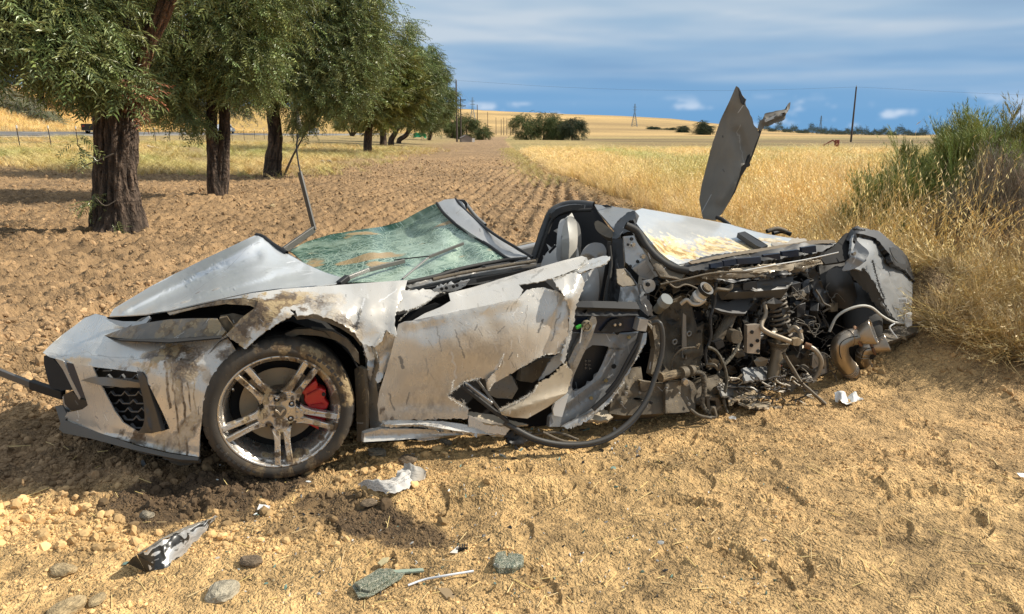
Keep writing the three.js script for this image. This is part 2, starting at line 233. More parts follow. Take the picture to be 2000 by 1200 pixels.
// leaves gathered in clumps through an ellipsoid; the outline stays uneven and open
function crown(parent, C, R, o = {}) {
  const r = RNG(o.seed || 1), n = o.n || 2500, k = o.clumps || 40, M = [[], [], []], col = [[], [], []], src = o.src || SPRIGS, cl = [];
  for (let i = 0; i < k; i++) { let u, v, w, d; do { u = r() * 2 - 1; v = r() * 2 - 1; w = r() * 2 - 1; d = u * u + v * v + w * w; } while (d > 1 || d < (o.hollow ?? 0.22)); if (o.keep && !o.keep(u, v, w)) { i -= 1; if (r() < 0.02) i++; continue; } cl.push([V(C.x + u * R.x, C.y + v * R.y, C.z + w * R.z), (o.spread || 0.24) * (0.6 + 0.7 * r()), 0.72 + 0.5 * r(), Math.atan2(-w, u)]); }
  for (let i = 0; i < n; i++) {
    const [c, s, b, a] = cl[Math.floor(r() * k)], g = () => (r() + r() + r() - 1.5) * 1.15, S = s * Math.min(R.x, R.y, R.z) * 1.6;
    const p = V(c.x + g() * S, c.y + g() * S * (o.tall || 0.85), c.z + g() * S), v = Math.floor(r() * src.length), m = M[v];
    const out = Math.atan2(-(p.z - C.z), p.x - C.x);
    m.push(placed(p, (r() - 0.5) * 1.6, out + (r() - 0.5) * 2.2, (o.lift ?? -0.35) + (r() - 0.5) * 1.5, (o.scale || 1) * (0.75 + 0.6 * r())));
    const t = b * (0.7 + 0.6 * r()), y = 0.9 + 0.3 * r(); col[v].push(new THREE.Color().setRGB(t * y, t, t * (0.85 + 0.2 * r())));
  }
  src.forEach((g, v) => { if (M[v].length) inst('crown', g, o.mat || LEAF[0], M[v], parent, col[v]); });
  return cl;
}
function limbsTo(parent, from, cl, count, r0, seed) { const r = RNG(seed), G = []; for (let i = 0; i < count && i < cl.length; i++) { const p = cl[Math.floor(r() * cl.length)][0], m = from.clone().lerp(p, 0.5).add(V((r() - 0.5) * 0.4, 0.25 * r(), (r() - 0.5) * 0.4)); G.push(sweep([from, m, p], [r0, r0 * 0.55, r0 * 0.15], 6, 8)); } mesh('limb', mergeGeometries(G), BARK, parent); }

// ------------------------------------------------------------------ the row of trees on the left
{ // nearest: thick, deeply barked trunk that forks
  const p = ground(230, 452), t = thing('leafy_tree', 'nearest tree, thick dark rough trunk forking under drooping green leaves', 'tree', p.toArray()), s = 0.0083;
  const T = (a, b, z) => { const d = ray(a, b), k = (p.z + z) / d.z; return V(d.x * k - p.x, EYE + d.y * k - p.y, z); }, X = (px) => (px - 230) * s, Y = (py) => (452 - py) * s;
  mesh('trunk', mergeGeometries([
    sweep([V(X(238), -0.12, 0.02), T(238, 430, 0), T(234, 350, 0), T(237, 270, 0), T(238, 205, 0), T(240, 165, 0)], [0.39, 0.29, 0.235, 0.23, 0.225, 0.19], 72, 120, 0.3, 9, 2),
    sweep([V(X(203), -0.12, -0.06), T(203, 420, -0.06), T(200, 330, -0.06), T(205, 230, -0.04), T(213, 150, 0)], [0.24, 0.155, 0.135, 0.15, 0.14], 48, 90, 0.34, 8, 8)]), BARK, t);
  mesh('limb', sweep([T(246, 215, 0.05), T(262, 165, 0.08), T(288, 85, 0.12), T(318, 22, 0.15), T(360, -120, 0.2), T(390, -260, 0.1)], [0.17, 0.135, 0.115, 0.115, 0.09, 0.04], 32, 60, 0.3, 8, 5), barkMat(0.36, 0.20, 0.11), t);
  mesh('limb', sweep([T(212, 170, -0.02), T(207, 90, 0.0), T(200, 0, 0), T(180, -180, 0.1)], [0.16, 0.13, 0.11, 0.06], 28, 50, 0.3, 8, 9), BARK, t);
  mesh('limb', sweep([T(228, 180, -0.1), T(235, 90, -0.3), T(240, -40, -0.6), T(250, -240, -0.9)], [0.15, 0.11, 0.09, 0.05], 20, 40, 0.3, 8, 12), BARK, t);
  const K = (px, py, z, rx, ry, rz, n, seed, o = {}) => crown(t, T(px, py, z), V(rx, ry, rz), { n, clumps: o.k || 18, seed, hollow: 0, spread: 0.33, ...o });
  K(15, 10, 1.0, 1.3, 0.78, 1.0, 2100, 11, { k: 30 }); K(10, -80, 0.6, 1.8, 0.8, 1.5, 2000, 12, { k: 26 }); K(130, 85, 0.5, 0.36, 0.4, 0.5, 380, 13); K(210, 110, 0.5, 0.3, 0.8, 0.25, 330, 14, { k: 14 });
  K(350, -170, -0.9, 2.0, 0.75, 1.2, 1900, 15, { k: 26 }); K(165, 20, -1.5, 1.2, 0.9, 0.6, 1300, 16); K(150, -230, 0, 2.6, 1.1, 2.4, 2500, 17, { k: 34 }); K(232, 175, 0.36, 0.26, 0.32, 0.12, 100, 18, { k: 6 });
  K(118, 140, 0.9, 0.2, 0.25, 0.3, 60, 19, { k: 5, lift: -0.9 }); K(150, 250, 0.9, 0.05, 0.4, 0.05, 11, 20, { k: 5, lift: -1.3, scale: 0.7, spread: 0.2 }); K(190, 400, 0.34, 0.12, 0.35, 0.12, 24, 21, { k: 5, scale: 0.6 }); K(212, 440, 0.4, 0.2, 0.15, 0.1, 16, 22, { k: 5, scale: 0.6 });
  K(243, 158, 0.36, 0.2, 0.26, 0.08, 34, 23, { k: 5, mat: std(0.30, 0.14, 0.075, 0.8) });
  [sweep([T(145, 340, 0.5), T(170, 322, 0.45), T(195, 312, 0.4), T(222, 300, 0.36)], [0.006, 0.009, 0.011, 0.012], 6, 14), sweep([T(170, 322, 0.45), T(158, 318, 0.5), T(150, 325, 0.55)], [0.007, 0.006, 0.004], 5, 6), sweep([T(185, 385, 0.42), T(205, 402, 0.4), T(226, 392, 0.36)], [0.004, 0.006, 0.008], 5, 8)].forEach((g) => mesh('dead_branch', g, std(0.2, 0.16, 0.12, 0.9), t));
}
{ // second: twin trunk
  const p = ground(425, 383), t = thing('leafy_tree', 'second tree of the row, two slim trunks rising from one base', 'tree', p.toArray()), s = 0.01305;
  const T = (a, b, z) => { const d = ray(a, b), k = (p.z + z) / d.z; return V(d.x * k - p.x, EYE + d.y * k - p.y, z); }, X = (px) => (px - 425) * s, Y = (py) => (383 - py) * s;
  mesh('trunk', mergeGeometries([sweep([V(X(424), -0.12, 0), T(419, 360, 0), T(416, 300, 0), T(413, 240, 0), T(412, 180, 0), T(400, 60, 0), T(380, -80, 0)], [0.2, 0.145, 0.125, 0.118, 0.112, 0.1, 0.06], 36, 80, 0.26, 8, 4), sweep([V(X(426), -0.1, -0.1), T(434, 340, -0.1), T(437, 290, -0.1), T(438, 230, -0.1), T(434, 170, -0.1), T(450, 40, -0.1), T(480, -90, 0)], [0.19, 0.135, 0.122, 0.12, 0.112, 0.09, 0.05], 36, 80, 0.26, 8, 6)]), BARK, t);
  const K = (px, py, z, rx, ry, rz, n, seed, o = {}) => crown(t, T(px, py, z), V(rx, ry, rz), { n, clumps: o.k || 20, seed, hollow: 0, spread: 0.32, scale: 1.1, ...o });
  K(350, 40, 0, 1.3, 1.5, 1.3, 2200, 31, { k: 34 }); K(338, 150, 0.2, 0.85, 0.6, 0.8, 800, 32); K(470, 60, 0, 0.9, 1.3, 1.4, 1600, 33, { k: 24 }); K(420, -80, 0, 2.2, 1.3, 2.0, 2600, 34, { k: 36 }); K(362, 222, 0.4, 0.36, 0.26, 0.3, 110, 35, { k: 8, lift: -0.9 }); K(470, 150, 0, 0.55, 0.5, 0.8, 420, 36); K(300, 140, -0.6, 0.7, 0.9, 0.7, 600, 37);
}
{ // third
  const p = ground(533, 347), t = thing('leafy_tree', 'third tree of the row, single leaning trunk under a bright leafy crown', 'tree', p.toArray()), s = 0.0186;
  const T = (a, b, z) => { const d = ray(a, b), k = (p.z + z) / d.z; return V(d.x * k - p.x, EYE + d.y * k - p.y, z); }, X = (px) => (px - 533) * s, Y = (py) => (347 - py) * s;
  mesh('trunk', sweep([V(X(531), -0.15, 0), T(532, 330, 0), T(537, 270, 0), T(533, 215, 0), T(530, 150, 0), T(550, 40, 0), T(590, -60, 0)], [0.33, 0.245, 0.22, 0.21, 0.18, 0.13, 0.06], 40, 80, 0.26, 8, 14), BARK, t);
  const K = (px, py, z, rx, ry, rz, n, seed, o = {}) => crown(t, T(px, py, z), V(rx, ry, rz), { n, clumps: o.k || 20, seed, hollow: 0, spread: 0.32, scale: 1.25, ...o });
  const a = K(610, 60, 0, 2.1, 2.2, 2.0, 3600, 41, { k: 48 }); K(660, 130, 0.3, 1.25, 1.5, 1.2, 1500, 42, { k: 24 }); K(570, 168, 0.3, 1.0, 0.65, 1.0, 800, 43); K(650, 180, 0.4, 0.75, 0.6, 0.8, 560, 44); K(520, 90, 0, 1.1, 1.6, 1.2, 1300, 45, { k: 22 }); K(690, 40, 0, 0.75, 0.9, 1.0, 700, 46); K(600, -70, 0, 2.4, 1.2, 2.2, 2200, 47, { k: 30 }); K(586, 222, 0.5, 0.32, 0.3, 0.3, 120, 48, { k: 7, lift: -0.9 });
  limbsTo(t, T(532, 200, 0), a, 9, 0.09, 5);
}
function rowTree(px, py, topY, bot, wpx, label, o = {}) {   // farther trees of the row: base pixel, crown top, underside and width as surveyed
  const p = ground(px, py), d = Math.hypot(p.x, p.z), s = d / FOCAL * 0.985, t = thing(o.name || 'leafy_tree', label, 'tree', p.toArray()), cy = (py - (topY + bot) / 2) * s, R = V(wpx / 2 * s, (bot - topY) / 2 * s, wpx / 2 * s), cx = (o.cx ? o.cx - px : 0) * s, cz = o.dz || 0;
  const tr = o.r || 0.28; mesh('trunk', sweep([V(0, -0.2, 0), V(0.05, (py - bot) * s * 0.5, 0), V(cx * 0.3, (py - bot) * s + 0.4, cz * 0.3), V(cx * 0.8, cy + R.y * 0.3, cz * 0.8)], [tr * 1.3, tr, tr * 0.85, tr * 0.3], 20, 30, 0.25, 6, px), BARK, t);
  const cl = crown(t, V(cx, cy, cz), R.clone().multiplyScalar(0.88), { n: o.n || 2600, clumps: o.k || 52, seed: px, spread: o.spread || 0.16, scale: o.scale || 2.2, mat: o.mat || LEAF[1], src: o.src, lift: o.lift, hollow: o.hollow });
  limbsTo(t, V(cx * 0.3, (py - bot) * s + 0.3, 0), cl, 10, tr * 0.35, px + 1);
}
rowTree(718, 301, 98, 252, 165, 'long-needled pine with a slim dark trunk and brown cones, fourth in the row', { name: 'pine_tree', cx: 738, src: TUFTY, mat: LEAF[2], scale: 3.0, n: 3600, k: 46, spread: 0.17, lift: 0.25, r: 0.27 });
rowTree(748, 287, 30, 250, 165, 'tall dark green tree standing just behind the pine', { cx: 752, scale: 2.8, n: 3600, r: 0.3 });
rowTree(764, 284, 75, 262, 120, 'dark leafy tree behind the pine, a little lower than its tall neighbour', { cx: 800, scale: 3.0, n: 3000 });
rowTree(779, 280, 82, 268, 105, 'dark tree of the row with foliage reaching almost to the ground', { cx: 832, scale: 3.2, n: 3000 });
rowTree(838, 274, 118, 270, 88, 'last dark tree of the row, beside the tall utility pole', { cx: 846, scale: 3.4, n: 3000 });
{ // small many-stemmed tree by the fence and a pale trunk behind the third tree
  const p = ground(687, 266), t = thing('small_tree', 'low dark tree with forked stems by the far wire fence', 'tree', p.toArray()), s = 0.09;
  mesh('trunk', mergeGeometries([[-1.6, 2.2], [0.1, 2.6], [1.5, 2.0], [2.4, 1.6]].map(([a, b], i) => sweep([V(0, -0.2, 0), V(a * 0.4, b * 0.5, 0), V(a, b, 0.2 * i)], [0.34, 0.2, 0.1], 8, 10))), BARK, t); crown(t, V(-0.6, 3.4, 0), V(3.4, 1.5, 2.5), { n: 1100, clumps: 22, seed: 71, scale: 3, mat: LEAF[2] });
  const q = ground(590, 268), u = thing('pale_tree', 'tree with a smooth pale trunk half hidden behind the third tree', 'tree', q.toArray()), PALE = std(0.55, 0.5, 0.44, 0.8);
  mesh('trunk', mergeGeometries([sweep([V(-0.3, -0.2, 0), V(-0.3, 1.5, 0), V(-0.7, 4.2, 0), V(-1, 8, 0)], [0.5, 0.42, 0.36, 0.2], 12, 14), sweep([V(0.2, 0.2, 0.1), V(0.9, 1.6, 0.1), V(2.1, 2.6, 0), V(3.0, 4.6, 0)], [0.25, 0.22, 0.2, 0.14], 10, 14)]), PALE, u); crown(u, V(0, 9, 0), V(4.5, 3, 4), { n: 1200, clumps: 26, seed: 73, scale: 3.2 });
}
{ // leaning forked stake
  const p = ground(553, 345), s = 0.0186, t = thing('wooden_stake', 'grey forked branch leaning beside the third tree trunk', 'branch', p.toArray());
  mesh('stake', sweep([V(0, -0.05, 0), V(22 * s, 40 * s, 0), V(54 * s, 92 * s, 0), V(60 * s, 104 * s, 0)], [0.045, 0.04, 0.03, 0.02], 8, 16), std(0.16, 0.125, 0.1, 0.9), t); mesh('fork', sweep([V(52 * s, 88 * s, 0), V(66 * s, 96 * s, 0), V(80 * s, 112 * s, 0), V(84 * s, 122 * s, 0)], [0.035, 0.04, 0.03, 0.02], 8, 10), std(0.33, 0.28, 0.23, 0.9), t);
}
// dark trees and pale hedge beyond the road
[[-72, -100, 9.5, 5.5, 'dark tree farthest left beyond the road'], [-66, -108, 11, 6, 'dark tree behind the olive hedge on the bank'], [-62, -112, 10, 5.5, 'dark tree on the bank showing left of the nearest trunk'], [-58, -125, 9, 6, 'dark tree across the road, seen between the first two trunks'], [-56, -150, 10, 7, 'dark tree across the road, seen left of the third trunk']].forEach(([x, z, h, r, l], i) => { const t = thing('roadside_tree', l, 'tree', [x, height(x, z), z]); mesh('trunk', sweep([V(0, -0.3, 0), V(0.2, h * 0.3, 0), V(0, h * 0.7, 0)], [0.5, 0.4, 0.2], 8, 8), BARK, t); crown(t, V(0, h * 0.62, 0), V(r, h * 0.42, r), { n: 1500, clumps: 34, seed: 81 + i, scale: 3.6, mat: std(0.075, 0.095, 0.06, 0.6) }); });
for (const [px, i, l] of [[8, 0, 'pale olive-green shrub on the grassy bank at the picture edge'], [48, 1, 'pale olive-green shrub in the middle of the bank hedge'], [84, 2, 'pale olive-green shrub at the low end of the bank hedge']]) { const d = ray(px, 212), k = 96 / -d.z, x = d.x * k, z = d.z * k, t = thing('olive_shrub', l, 'shrub', [x, height(x, z) - 0.2, z]); crown(t, V(0, 1.3 - 0.25 * i, 0), V(1.9, 1.6 - 0.3 * i, 1.5), { n: 900, clumps: 26, seed: 91 + i, scale: 2.2, mat: LEAF[3], hollow: 0 }); mesh('stem', sweep([V(0, -0.1, 0), V(0.1, 1.2, 0)], [0.12, 0.05], 6, 4), BARK, t); }

// ------------------------------------------------------------------ grasses
function tuft(seed, n, h, spread, head, lean = 0.35) {
  const r = RNG(seed), P = [], C = [];
  for (let i = 0; i < n; i++) {
    const a = r() * TAU, b = r() * TAU, l = h * (0.5 + 0.6 * r()), k = l * (lean * (0.3 + 1.2 * r())), x0 = Math.cos(b) * spread * r(), z0 = Math.sin(b) * spread * r(), wd = 0.0022 + 0.002 * r(), sx = -Math.sin(a + 0.7) * wd, sz = Math.cos(a + 0.7) * wd, N = 3, g = 0.75 + 0.5 * r();
    const at = (t) => [x0 + Math.cos(a) * k * t * t, l * (t - 0.12 * t * t), z0 + Math.sin(a) * k * t * t];
    for (let j = 0; j < N; j++) { const A = at(j / N), B = at((j + 1) / N), w0 = 1 - j / N * 0.6, w1 = 1 - (j + 1) / N * 0.85; P.push(A[0] - sx * w0, A[1], A[2] - sz * w0, A[0] + sx * w0, A[1], A[2] + sz * w0, B[0] + sx * w1, B[1], B[2] + sz * w1, A[0] - sx * w0, A[1], A[2] - sz * w0, B[0] + sx * w1, B[1], B[2] + sz * w1, B[0] - sx * w1, B[1], B[2] - sz * w1); for (let q = 0; q < 6; q++) C.push(g, g * 0.95, g * 0.9); }
    if (r() < head) for (let j = 0; j < 7; j++) { const B = at(0.66 + 0.36 * j / 7), q = 0.013 + 0.008 * r(), c = r() * TAU, dx = Math.cos(c) * q, dz = Math.sin(c) * q, y = B[1] - q * 1.1; P.push(B[0], B[1], B[2], B[0] + dx + 0.003, y, B[2] + dz - 0.003, B[0] + dx * 1.9, y - q * 0.8, B[2] + dz * 1.9, B[0], B[1], B[2], B[0] + dx * 1.9, y - q * 0.8, B[2] + dz * 1.9, B[0] + dx - 0.003, y + 0.002, B[2] + dz + 0.004); for (let m = 0; m < 6; m++) C.push(1.4, 1.42, 1.5); }
  }
  return tris(P, C);
}
const STRAW = std(1, 1, 1, 0.75, 0, { vertexColors: true });
const TUFTS = [tuft(1, 16, 0.8, 0.10, 0.45), tuft(2, 16, 0.95, 0.12, 0.55, 0.5), tuft(3, 20, 0.6, 0.09, 0.2)], WEED = [tuft(5, 14, 0.3, 0.08, 0, 0.9)];
const BUSH = [[1790, 8.2, 0.6], [1880, 8.4, 0.75], [2000, 8.6, 0.8], [1962, 7.2, 0.7]].map(([px, d, q]) => { const v = ray(px, 450), k = d / -v.z; return [v.x * k, v.z * k, q]; });
const gold = (r, g = 0) => { const b = 0.75 + 0.5 * r(); return new THREE.Color().setRGB(mix(0.76, 0.46, g) * b, mix(0.575, 0.47, g) * b, mix(0.255, 0.17, g) * b * (0.8 + 0.4 * r())); };
{
  const r = RNG(41), M = [[], [], []], C = [[], [], []];
  for (let i = 0; i < 95000; i++) {
    const d = 4.2 + 62 * Math.pow(r(), 1.75), a = -0.1 + 0.86 * r(), x = Math.sin(a) * d, z = -Math.cos(a) * d, q = x - edgeX(z); if (q < 0.1 || (q < 0.7 && r() > q + 0.15)) continue;
    if (r() < sstep(-7.0, -5.6, z + 0.25 * n2(x * 2, z * 2)) * 1.04) continue;
    if (x / -z > 0.455 && d < 8.6 && d > 5.4 && r() < 0.8 * sstep(0.455, 0.52, x / -z)) continue;
    const far = sstep(14, 40, d); if (d > 12 && n2(x * 0.3, z * 0.3 + 8) < -0.45 && r() < 0.8) continue;
    const v = Math.floor(r() * 3), gr = clamp(2.0 * fbm(x * 0.3 + 4, z * 0.16, 3) + 0.06) * sstep(0.6, 2.4, q), s = (0.72 + 0.5 * r()) * (0.55 + 0.45 * sstep(0, 1.4, q)) * (1 + 0.5 * fbm(x * 0.45, z * 0.45, 3)) * (BUSH.some(([bx, bz, br]) => Math.hypot(x - bx, z - bz) < br) ? 0.3 : 1) * (d > 26 ? 0.85 : 1);
    M[v].push(placed(V(x, height(x, z, false) - 0.02, z), (r() - 0.5) * 0.5, r() * TAU, (r() - 0.5) * 0.5, V(s * (1 + 1.1 * far), s * (1 - 0.25 * far), s * (1 + 1.1 * far)))); C[v].push(gold(r, gr));
  }
  TUFTS.forEach((g, v) => tag(inst('dry_grass', g, STRAW, M[v], null, C[v]), ['tall golden wild oats with pale seed heads behind the wreck', 'leaning straw-coloured grass stalks heavy with seed', 'shorter fine yellow grass filling the field'][v]));
  // broken, flattened straw by the torn rear end
  const F = [], FC = []; for (let i = 0; i < 7000; i++) { const x = 2.35 + 2.6 * r(), z = -3.6 - 3.6 * r(), q = x - edgeX(z); if (q < -0.15 + 0.5 * n2(x * 2, z * 2)) continue; if (n2(x * 3.2 + 4, z * 3.2) < -0.35 + 0.25 * r()) continue; F.push(placed(V(x, height(x, z) + 0.03 + 0.12 * r() * sstep(0.2, 1.0, q), z), (r() - 0.5) * 3.2, r() * TAU, (r() - 0.5) * 3.2, 0.35 + 0.4 * r())); const c = gold(r, 0.0); c.multiplyScalar(0.3 + 0.6 * r()); FC.push(c); }
  tag(inst('flattened_straw', TUFTS[2], STRAW, F, null, FC), 'flattened broken straw heaped beside the torn rear bumper');
  // low weeds between the trees and the fence
  const W = [], WC = []; for (let i = 0; i < 26000; i++) { const d = 24 + 60 * Math.pow(r(), 1.4), a = -0.72 + 0.66 * r(), x = Math.sin(a) * d, z = -Math.cos(a) * d; const k = sstep(-5, -14, x + 2 * n2(x * 0.3, z * 0.3)) * sstep(-25, -31, z); if (r() > k || x < -40) continue; if (n2(x * 0.5 + 3, z * 0.5) < -0.25) continue; const g = clamp(0.45 + 1.3 * fbm(x * 0.3, z * 0.3, 2)); const s = 0.7 + 1.0 * r(); W.push(placed(V(x, height(x, z, false) - 0.01, z), 0, r() * TAU, 0, V(s * 1.5, s, s * 1.5))); WC.push(gold(r, g)); }
  for (let i = 0; i < 1500; i++) { const z = -22 - 60 * r(), x = edgeX(z) - 1.5 * r() * r() - 0.2; const s = 0.4 + 0.5 * r(); W.push(placed(V(x, height(x, z, false), z), 0, r() * TAU, 0, s)); WC.push(gold(r, 0.5)); }
  tag(inst('low_weeds', WEED[0], STRAW, W, null, WC), 'low green and yellow weeds between the trees and the wire fence');
  const B = [], BC = []; for (let i = 0; i < 16000; i++) { const z = -62 - 110 * r(), x = -53.5 - 45 * r(); if (x < z * 0.82) continue; const s = 1.2 + 1.0 * r(); B.push(placed(V(x, height(x, z, false), z), 0, r() * TAU, 0, V(s * 1.6, s * 0.8, s * 1.6))); const c = gold(r, 0); BC.push(c.multiplyScalar(1.1)); }
  tag(inst('bank_grass', TUFTS[2], STRAW, B, null, BC), 'golden dry grass on the bank across the road');
}
// ------------------------------------------------------------------ shrubs at the right
function wisp(seed, n, h, side, w = 0.003) {   // broom-like spray of thin upright stems with small leaves
  const r = RNG(seed), P = []; for (let i = 0; i < n; i++) { const a = r() * TAU, k = h * 0.35 * r(), t0 = 0.25 * r(), A = V(Math.cos(a) * k * t0, h * t0, Math.sin(a) * k * t0), B = V(Math.cos(a) * k, h * (0.7 + 0.3 * r()), Math.sin(a) * k), o = V(-Math.sin(a) * w, 0, Math.cos(a) * w); P.push(...A.clone().sub(o).toArray(), ...A.clone().add(o).toArray(), ...B.toArray()); for (let j = 0; j < side; j++) { const t = 0.25 + 0.75 * r(), p = A.clone().lerp(B, t), b = r() * TAU, l = 0.035 + 0.035 * r(), e = p.clone().add(V(Math.cos(b) * l * 0.5, l, Math.sin(b) * l * 0.5)), q = V(-Math.sin(b) * 0.0035, 0, Math.cos(b) * 0.0035); P.push(...p.clone().sub(q).toArray(), ...p.clone().add(q).toArray(), ...e.toArray()); } }
  return tris(P);
}
const WISPS = [wisp(1, 9, 0.42, 15), wisp(2, 9, 0.48, 15), wisp(3, 11, 0.36, 14)], TWIGS = [wisp(4, 7, 0.55, 2, 0.0028), wisp(5, 8, 0.5, 3, 0.0028)];
function shrub(name, label, px, d, H, R, n, mat, src, seed, base, up = 0.42) {
  const v = ray(px, 450), k = d / -v.z, x = v.x * k, z = v.z * k, t = thing(name, label, 'shrub', [x, height(x, z, false), z]), r = RNG(seed), M = src.map(() => []), C = src.map(() => []), G = [];
  for (let i = 0; i < 44; i++) { const a = r() * TAU, q = R * (0.15 + 0.95 * r()), h = H * (0.42 + 0.58 * r()) * (1 - 0.38 * (q / R) * (q / R)), e = V(Math.cos(a) * q, h, Math.sin(a) * q); G.push(sweep([V(Math.cos(a) * q * 0.12, -0.05, Math.sin(a) * q * 0.12), V(Math.cos(a) * q * 0.5, h * 0.45, Math.sin(a) * q * 0.5), e], [0.016, 0.01, 0.003], 5, 7));
    for (let j = 0; j < n / 44; j++) { const s = 0.28 + 0.74 * Math.pow(r(), 0.8), p = V(e.x * (0.1 + 0.9 * s) + (r() - 0.5) * 0.26, h * s - 0.22, e.z * (0.1 + 0.9 * s) + (r() - 0.5) * 0.26), w = Math.floor(r() * src.length), b = 0.7 + 0.6 * r(); M[w].push(placed(p, (r() - 0.5) * (2 - 2 * up), r() * TAU, (r() - 0.5) * (2 - 2 * up), 0.5 + 0.45 * r())); C[w].push(new THREE.Color().setRGB(b * (0.9 + 0.3 * r()), b, b * 0.9)); } }
  mesh('stem', mergeGeometries(G), base, t); src.forEach((g, w) => inst('foliage', g, mat, M[w], t, C[w]));
}
const DARKSTEM = std(0.06, 0.045, 0.035, 0.9), BROOM = std(0.25, 0.29, 0.085, 0.65), GREY = std(0.24, 0.205, 0.165, 0.9);
shrub('green_shrub', 'tall bright green wispy bush, left one of the shrubs at right', 1785, 8.2, 1.42, 0.72, 2700, BROOM, WISPS, 1, DARKSTEM);
shrub('green_shrub', 'tallest yellow-green bush, in the middle of the shrubs at right', 1880, 8.4, 1.85, 0.88, 3500, BROOM, WISPS, 2, DARKSTEM);
shrub('green_shrub', 'olive green bush rising behind the bare grey shrub', 2000, 8.6, 1.75, 0.88, 2800, std(0.235, 0.23, 0.07, 0.7), WISPS, 3, DARKSTEM);
shrub('bare_shrub', 'bare grey twiggy shrub at the right edge of the field', 1955, 7.2, 1.3, 0.66, 3000, GREY, TWIGS, 4, DARKSTEM, 0.55);
shrub('dead_weed', 'dry brown dead weed clump below the bare grey shrub', 1965, 6.4, 0.5, 0.6, 1800, std(0.33, 0.25, 0.14, 0.9), TWIGS, 6, std(0.3, 0.22, 0.13, 0.9), 0.3);
{ // the few tall oat stalks that stand out against the sky
  const r = RNG(8); for (let i = 0; i < 1; i++) { const M = [], C = []; for (let k = 0; k < 60; k++) { const v = ray(1600 + 330 * r(), 400), d = 6.4 + 2.2 * r(), x = v.x * d / -v.z, z = -d; M.push(placed(V(x, height(x, z, false), z), (r() - 0.5) * 0.3, r() * 1.2 - 0.6, -0.1 - 0.3 * r(), V(1, 1.25 + 0.45 * r(), 1))); C.push(gold(r, 0.1)); } tag(inst('tall_oat_stalks', tuft(77, 5, 0.95, 0.1, 1, 0.5), STRAW, M, null, C), 'tall thin oat stalks arching before the green bush'); }
}
// ------------------------------------------------------------------ road, fence, vehicles, poles, far trees
const far = (px, D, py = 300) => { const d = ray(px, py), k = D / -d.z, x = d.x * k, z = d.z * k; return V(x, height(x, z, false), z); };
{
  const strip = (name, off0, off1, lift, mat, z0, z1, n = 160, m = 6) => { const pos = [], idx = []; for (let j = 0; j <= n; j++) { const z = mix(z0, z1, j / n), x0 = ROADX(z) - 3.2; for (let i = 0; i <= m; i++) { const x = x0 + mix(off0, off1, i / m); pos.push(x, height(x, z, false) + lift, z); } } for (let j = 0; j < n; j++) for (let i = 0; i < m; i++) { const a = j * (m + 1) + i; idx.push(a, a + 1, a + m + 2, a, a + m + 2, a + m + 1); } const g = new THREE.BufferGeometry(); g.setAttribute('position', new THREE.Float32BufferAttribute(pos, 3)); g.setIndex(idx); g.computeVertexNormals(); return [name, g, mat]; };
  const put = (a) => { const o = mesh(a[0], a[1], a[2]); o.userData.kind = 'structure'; };
  put(strip('road', -4.2, 4.2, 0.05, std(0.135, 0.13, 0.125, 0.9), 30, -420)); put(strip('road_shoulder', 4.2, 6.2, 0.03, std(0.42, 0.36, 0.27, 0.95), 30, -420, 160, 2)); put(strip('edge_line', 3.5, 3.75, 0.075, std(0.7, 0.69, 0.65, 0.8), 30, -420, 160, 1));
  for (let k = 0; k < 16; k++) put(strip('lane_dash', -0.1, 0.1, 0.075, std(0.62, 0.6, 0.54, 0.8), -40 - k * 12, -44 - k * 12, 2, 1));
}
{ // wire fence: steel posts with white tips
  const group = 'steel posts of the roadside wire fence'; let proto = null; const steel = std(0.07, 0.06, 0.055, 0.8), white = std(0.75, 0.74, 0.72, 0.6);
  const line = (d) => -28 - 0.105 * (d - 41); const tops = [];
  for (let i = 0; i < 34; i++) { const d = 33 + i * 3.6 + (i > 16 ? (i - 16) * 2.2 : 0), x = line(d), z = -d, y = height(x, z, false); let o;
    if (!proto) { proto = o = thing('fence_post', 'thin dark steel fence post with a white tip beside the road', 'fence post', [x, y, z], 0, group); const s = []; const a = new THREE.BoxGeometry(0.05, 1.3, 0.012); a.translate(0, 0.6, 0); const b = new THREE.BoxGeometry(0.012, 1.3, 0.04); b.translate(0, 0.6, -0.02); s.push(a, b); mesh('post', mergeGeometries(s), steel, o); const t = new THREE.BoxGeometry(0.056, 0.17, 0.05); t.translate(0, 1.335, -0.012); mesh('tip', t, white, o); }
    else { o = proto.clone(); o.name = numbered('fence_post'); scene.add(o); o.position.set(x, y, z); } o.rotation.z = (n2(i * 3.3, 2) * 0.05); tops.push(V(x, y, z)); }
  for (const h of [0.45, 0.85, 1.15]) { const w = mesh('fence_wire', new THREE.TubeGeometry(new THREE.CatmullRomCurve3(tops.map((p) => p.clone().add(V(0, h, 0)))), 120, 0.006, 4), std(0.2, 0.18, 0.16, 0.6, 0.4)); tag(w, `${h < 0.5 ? 'lowest' : h < 1 ? 'middle' : 'top'} strand of thin fence wire strung along the steel posts`, 'wire', null); }
}
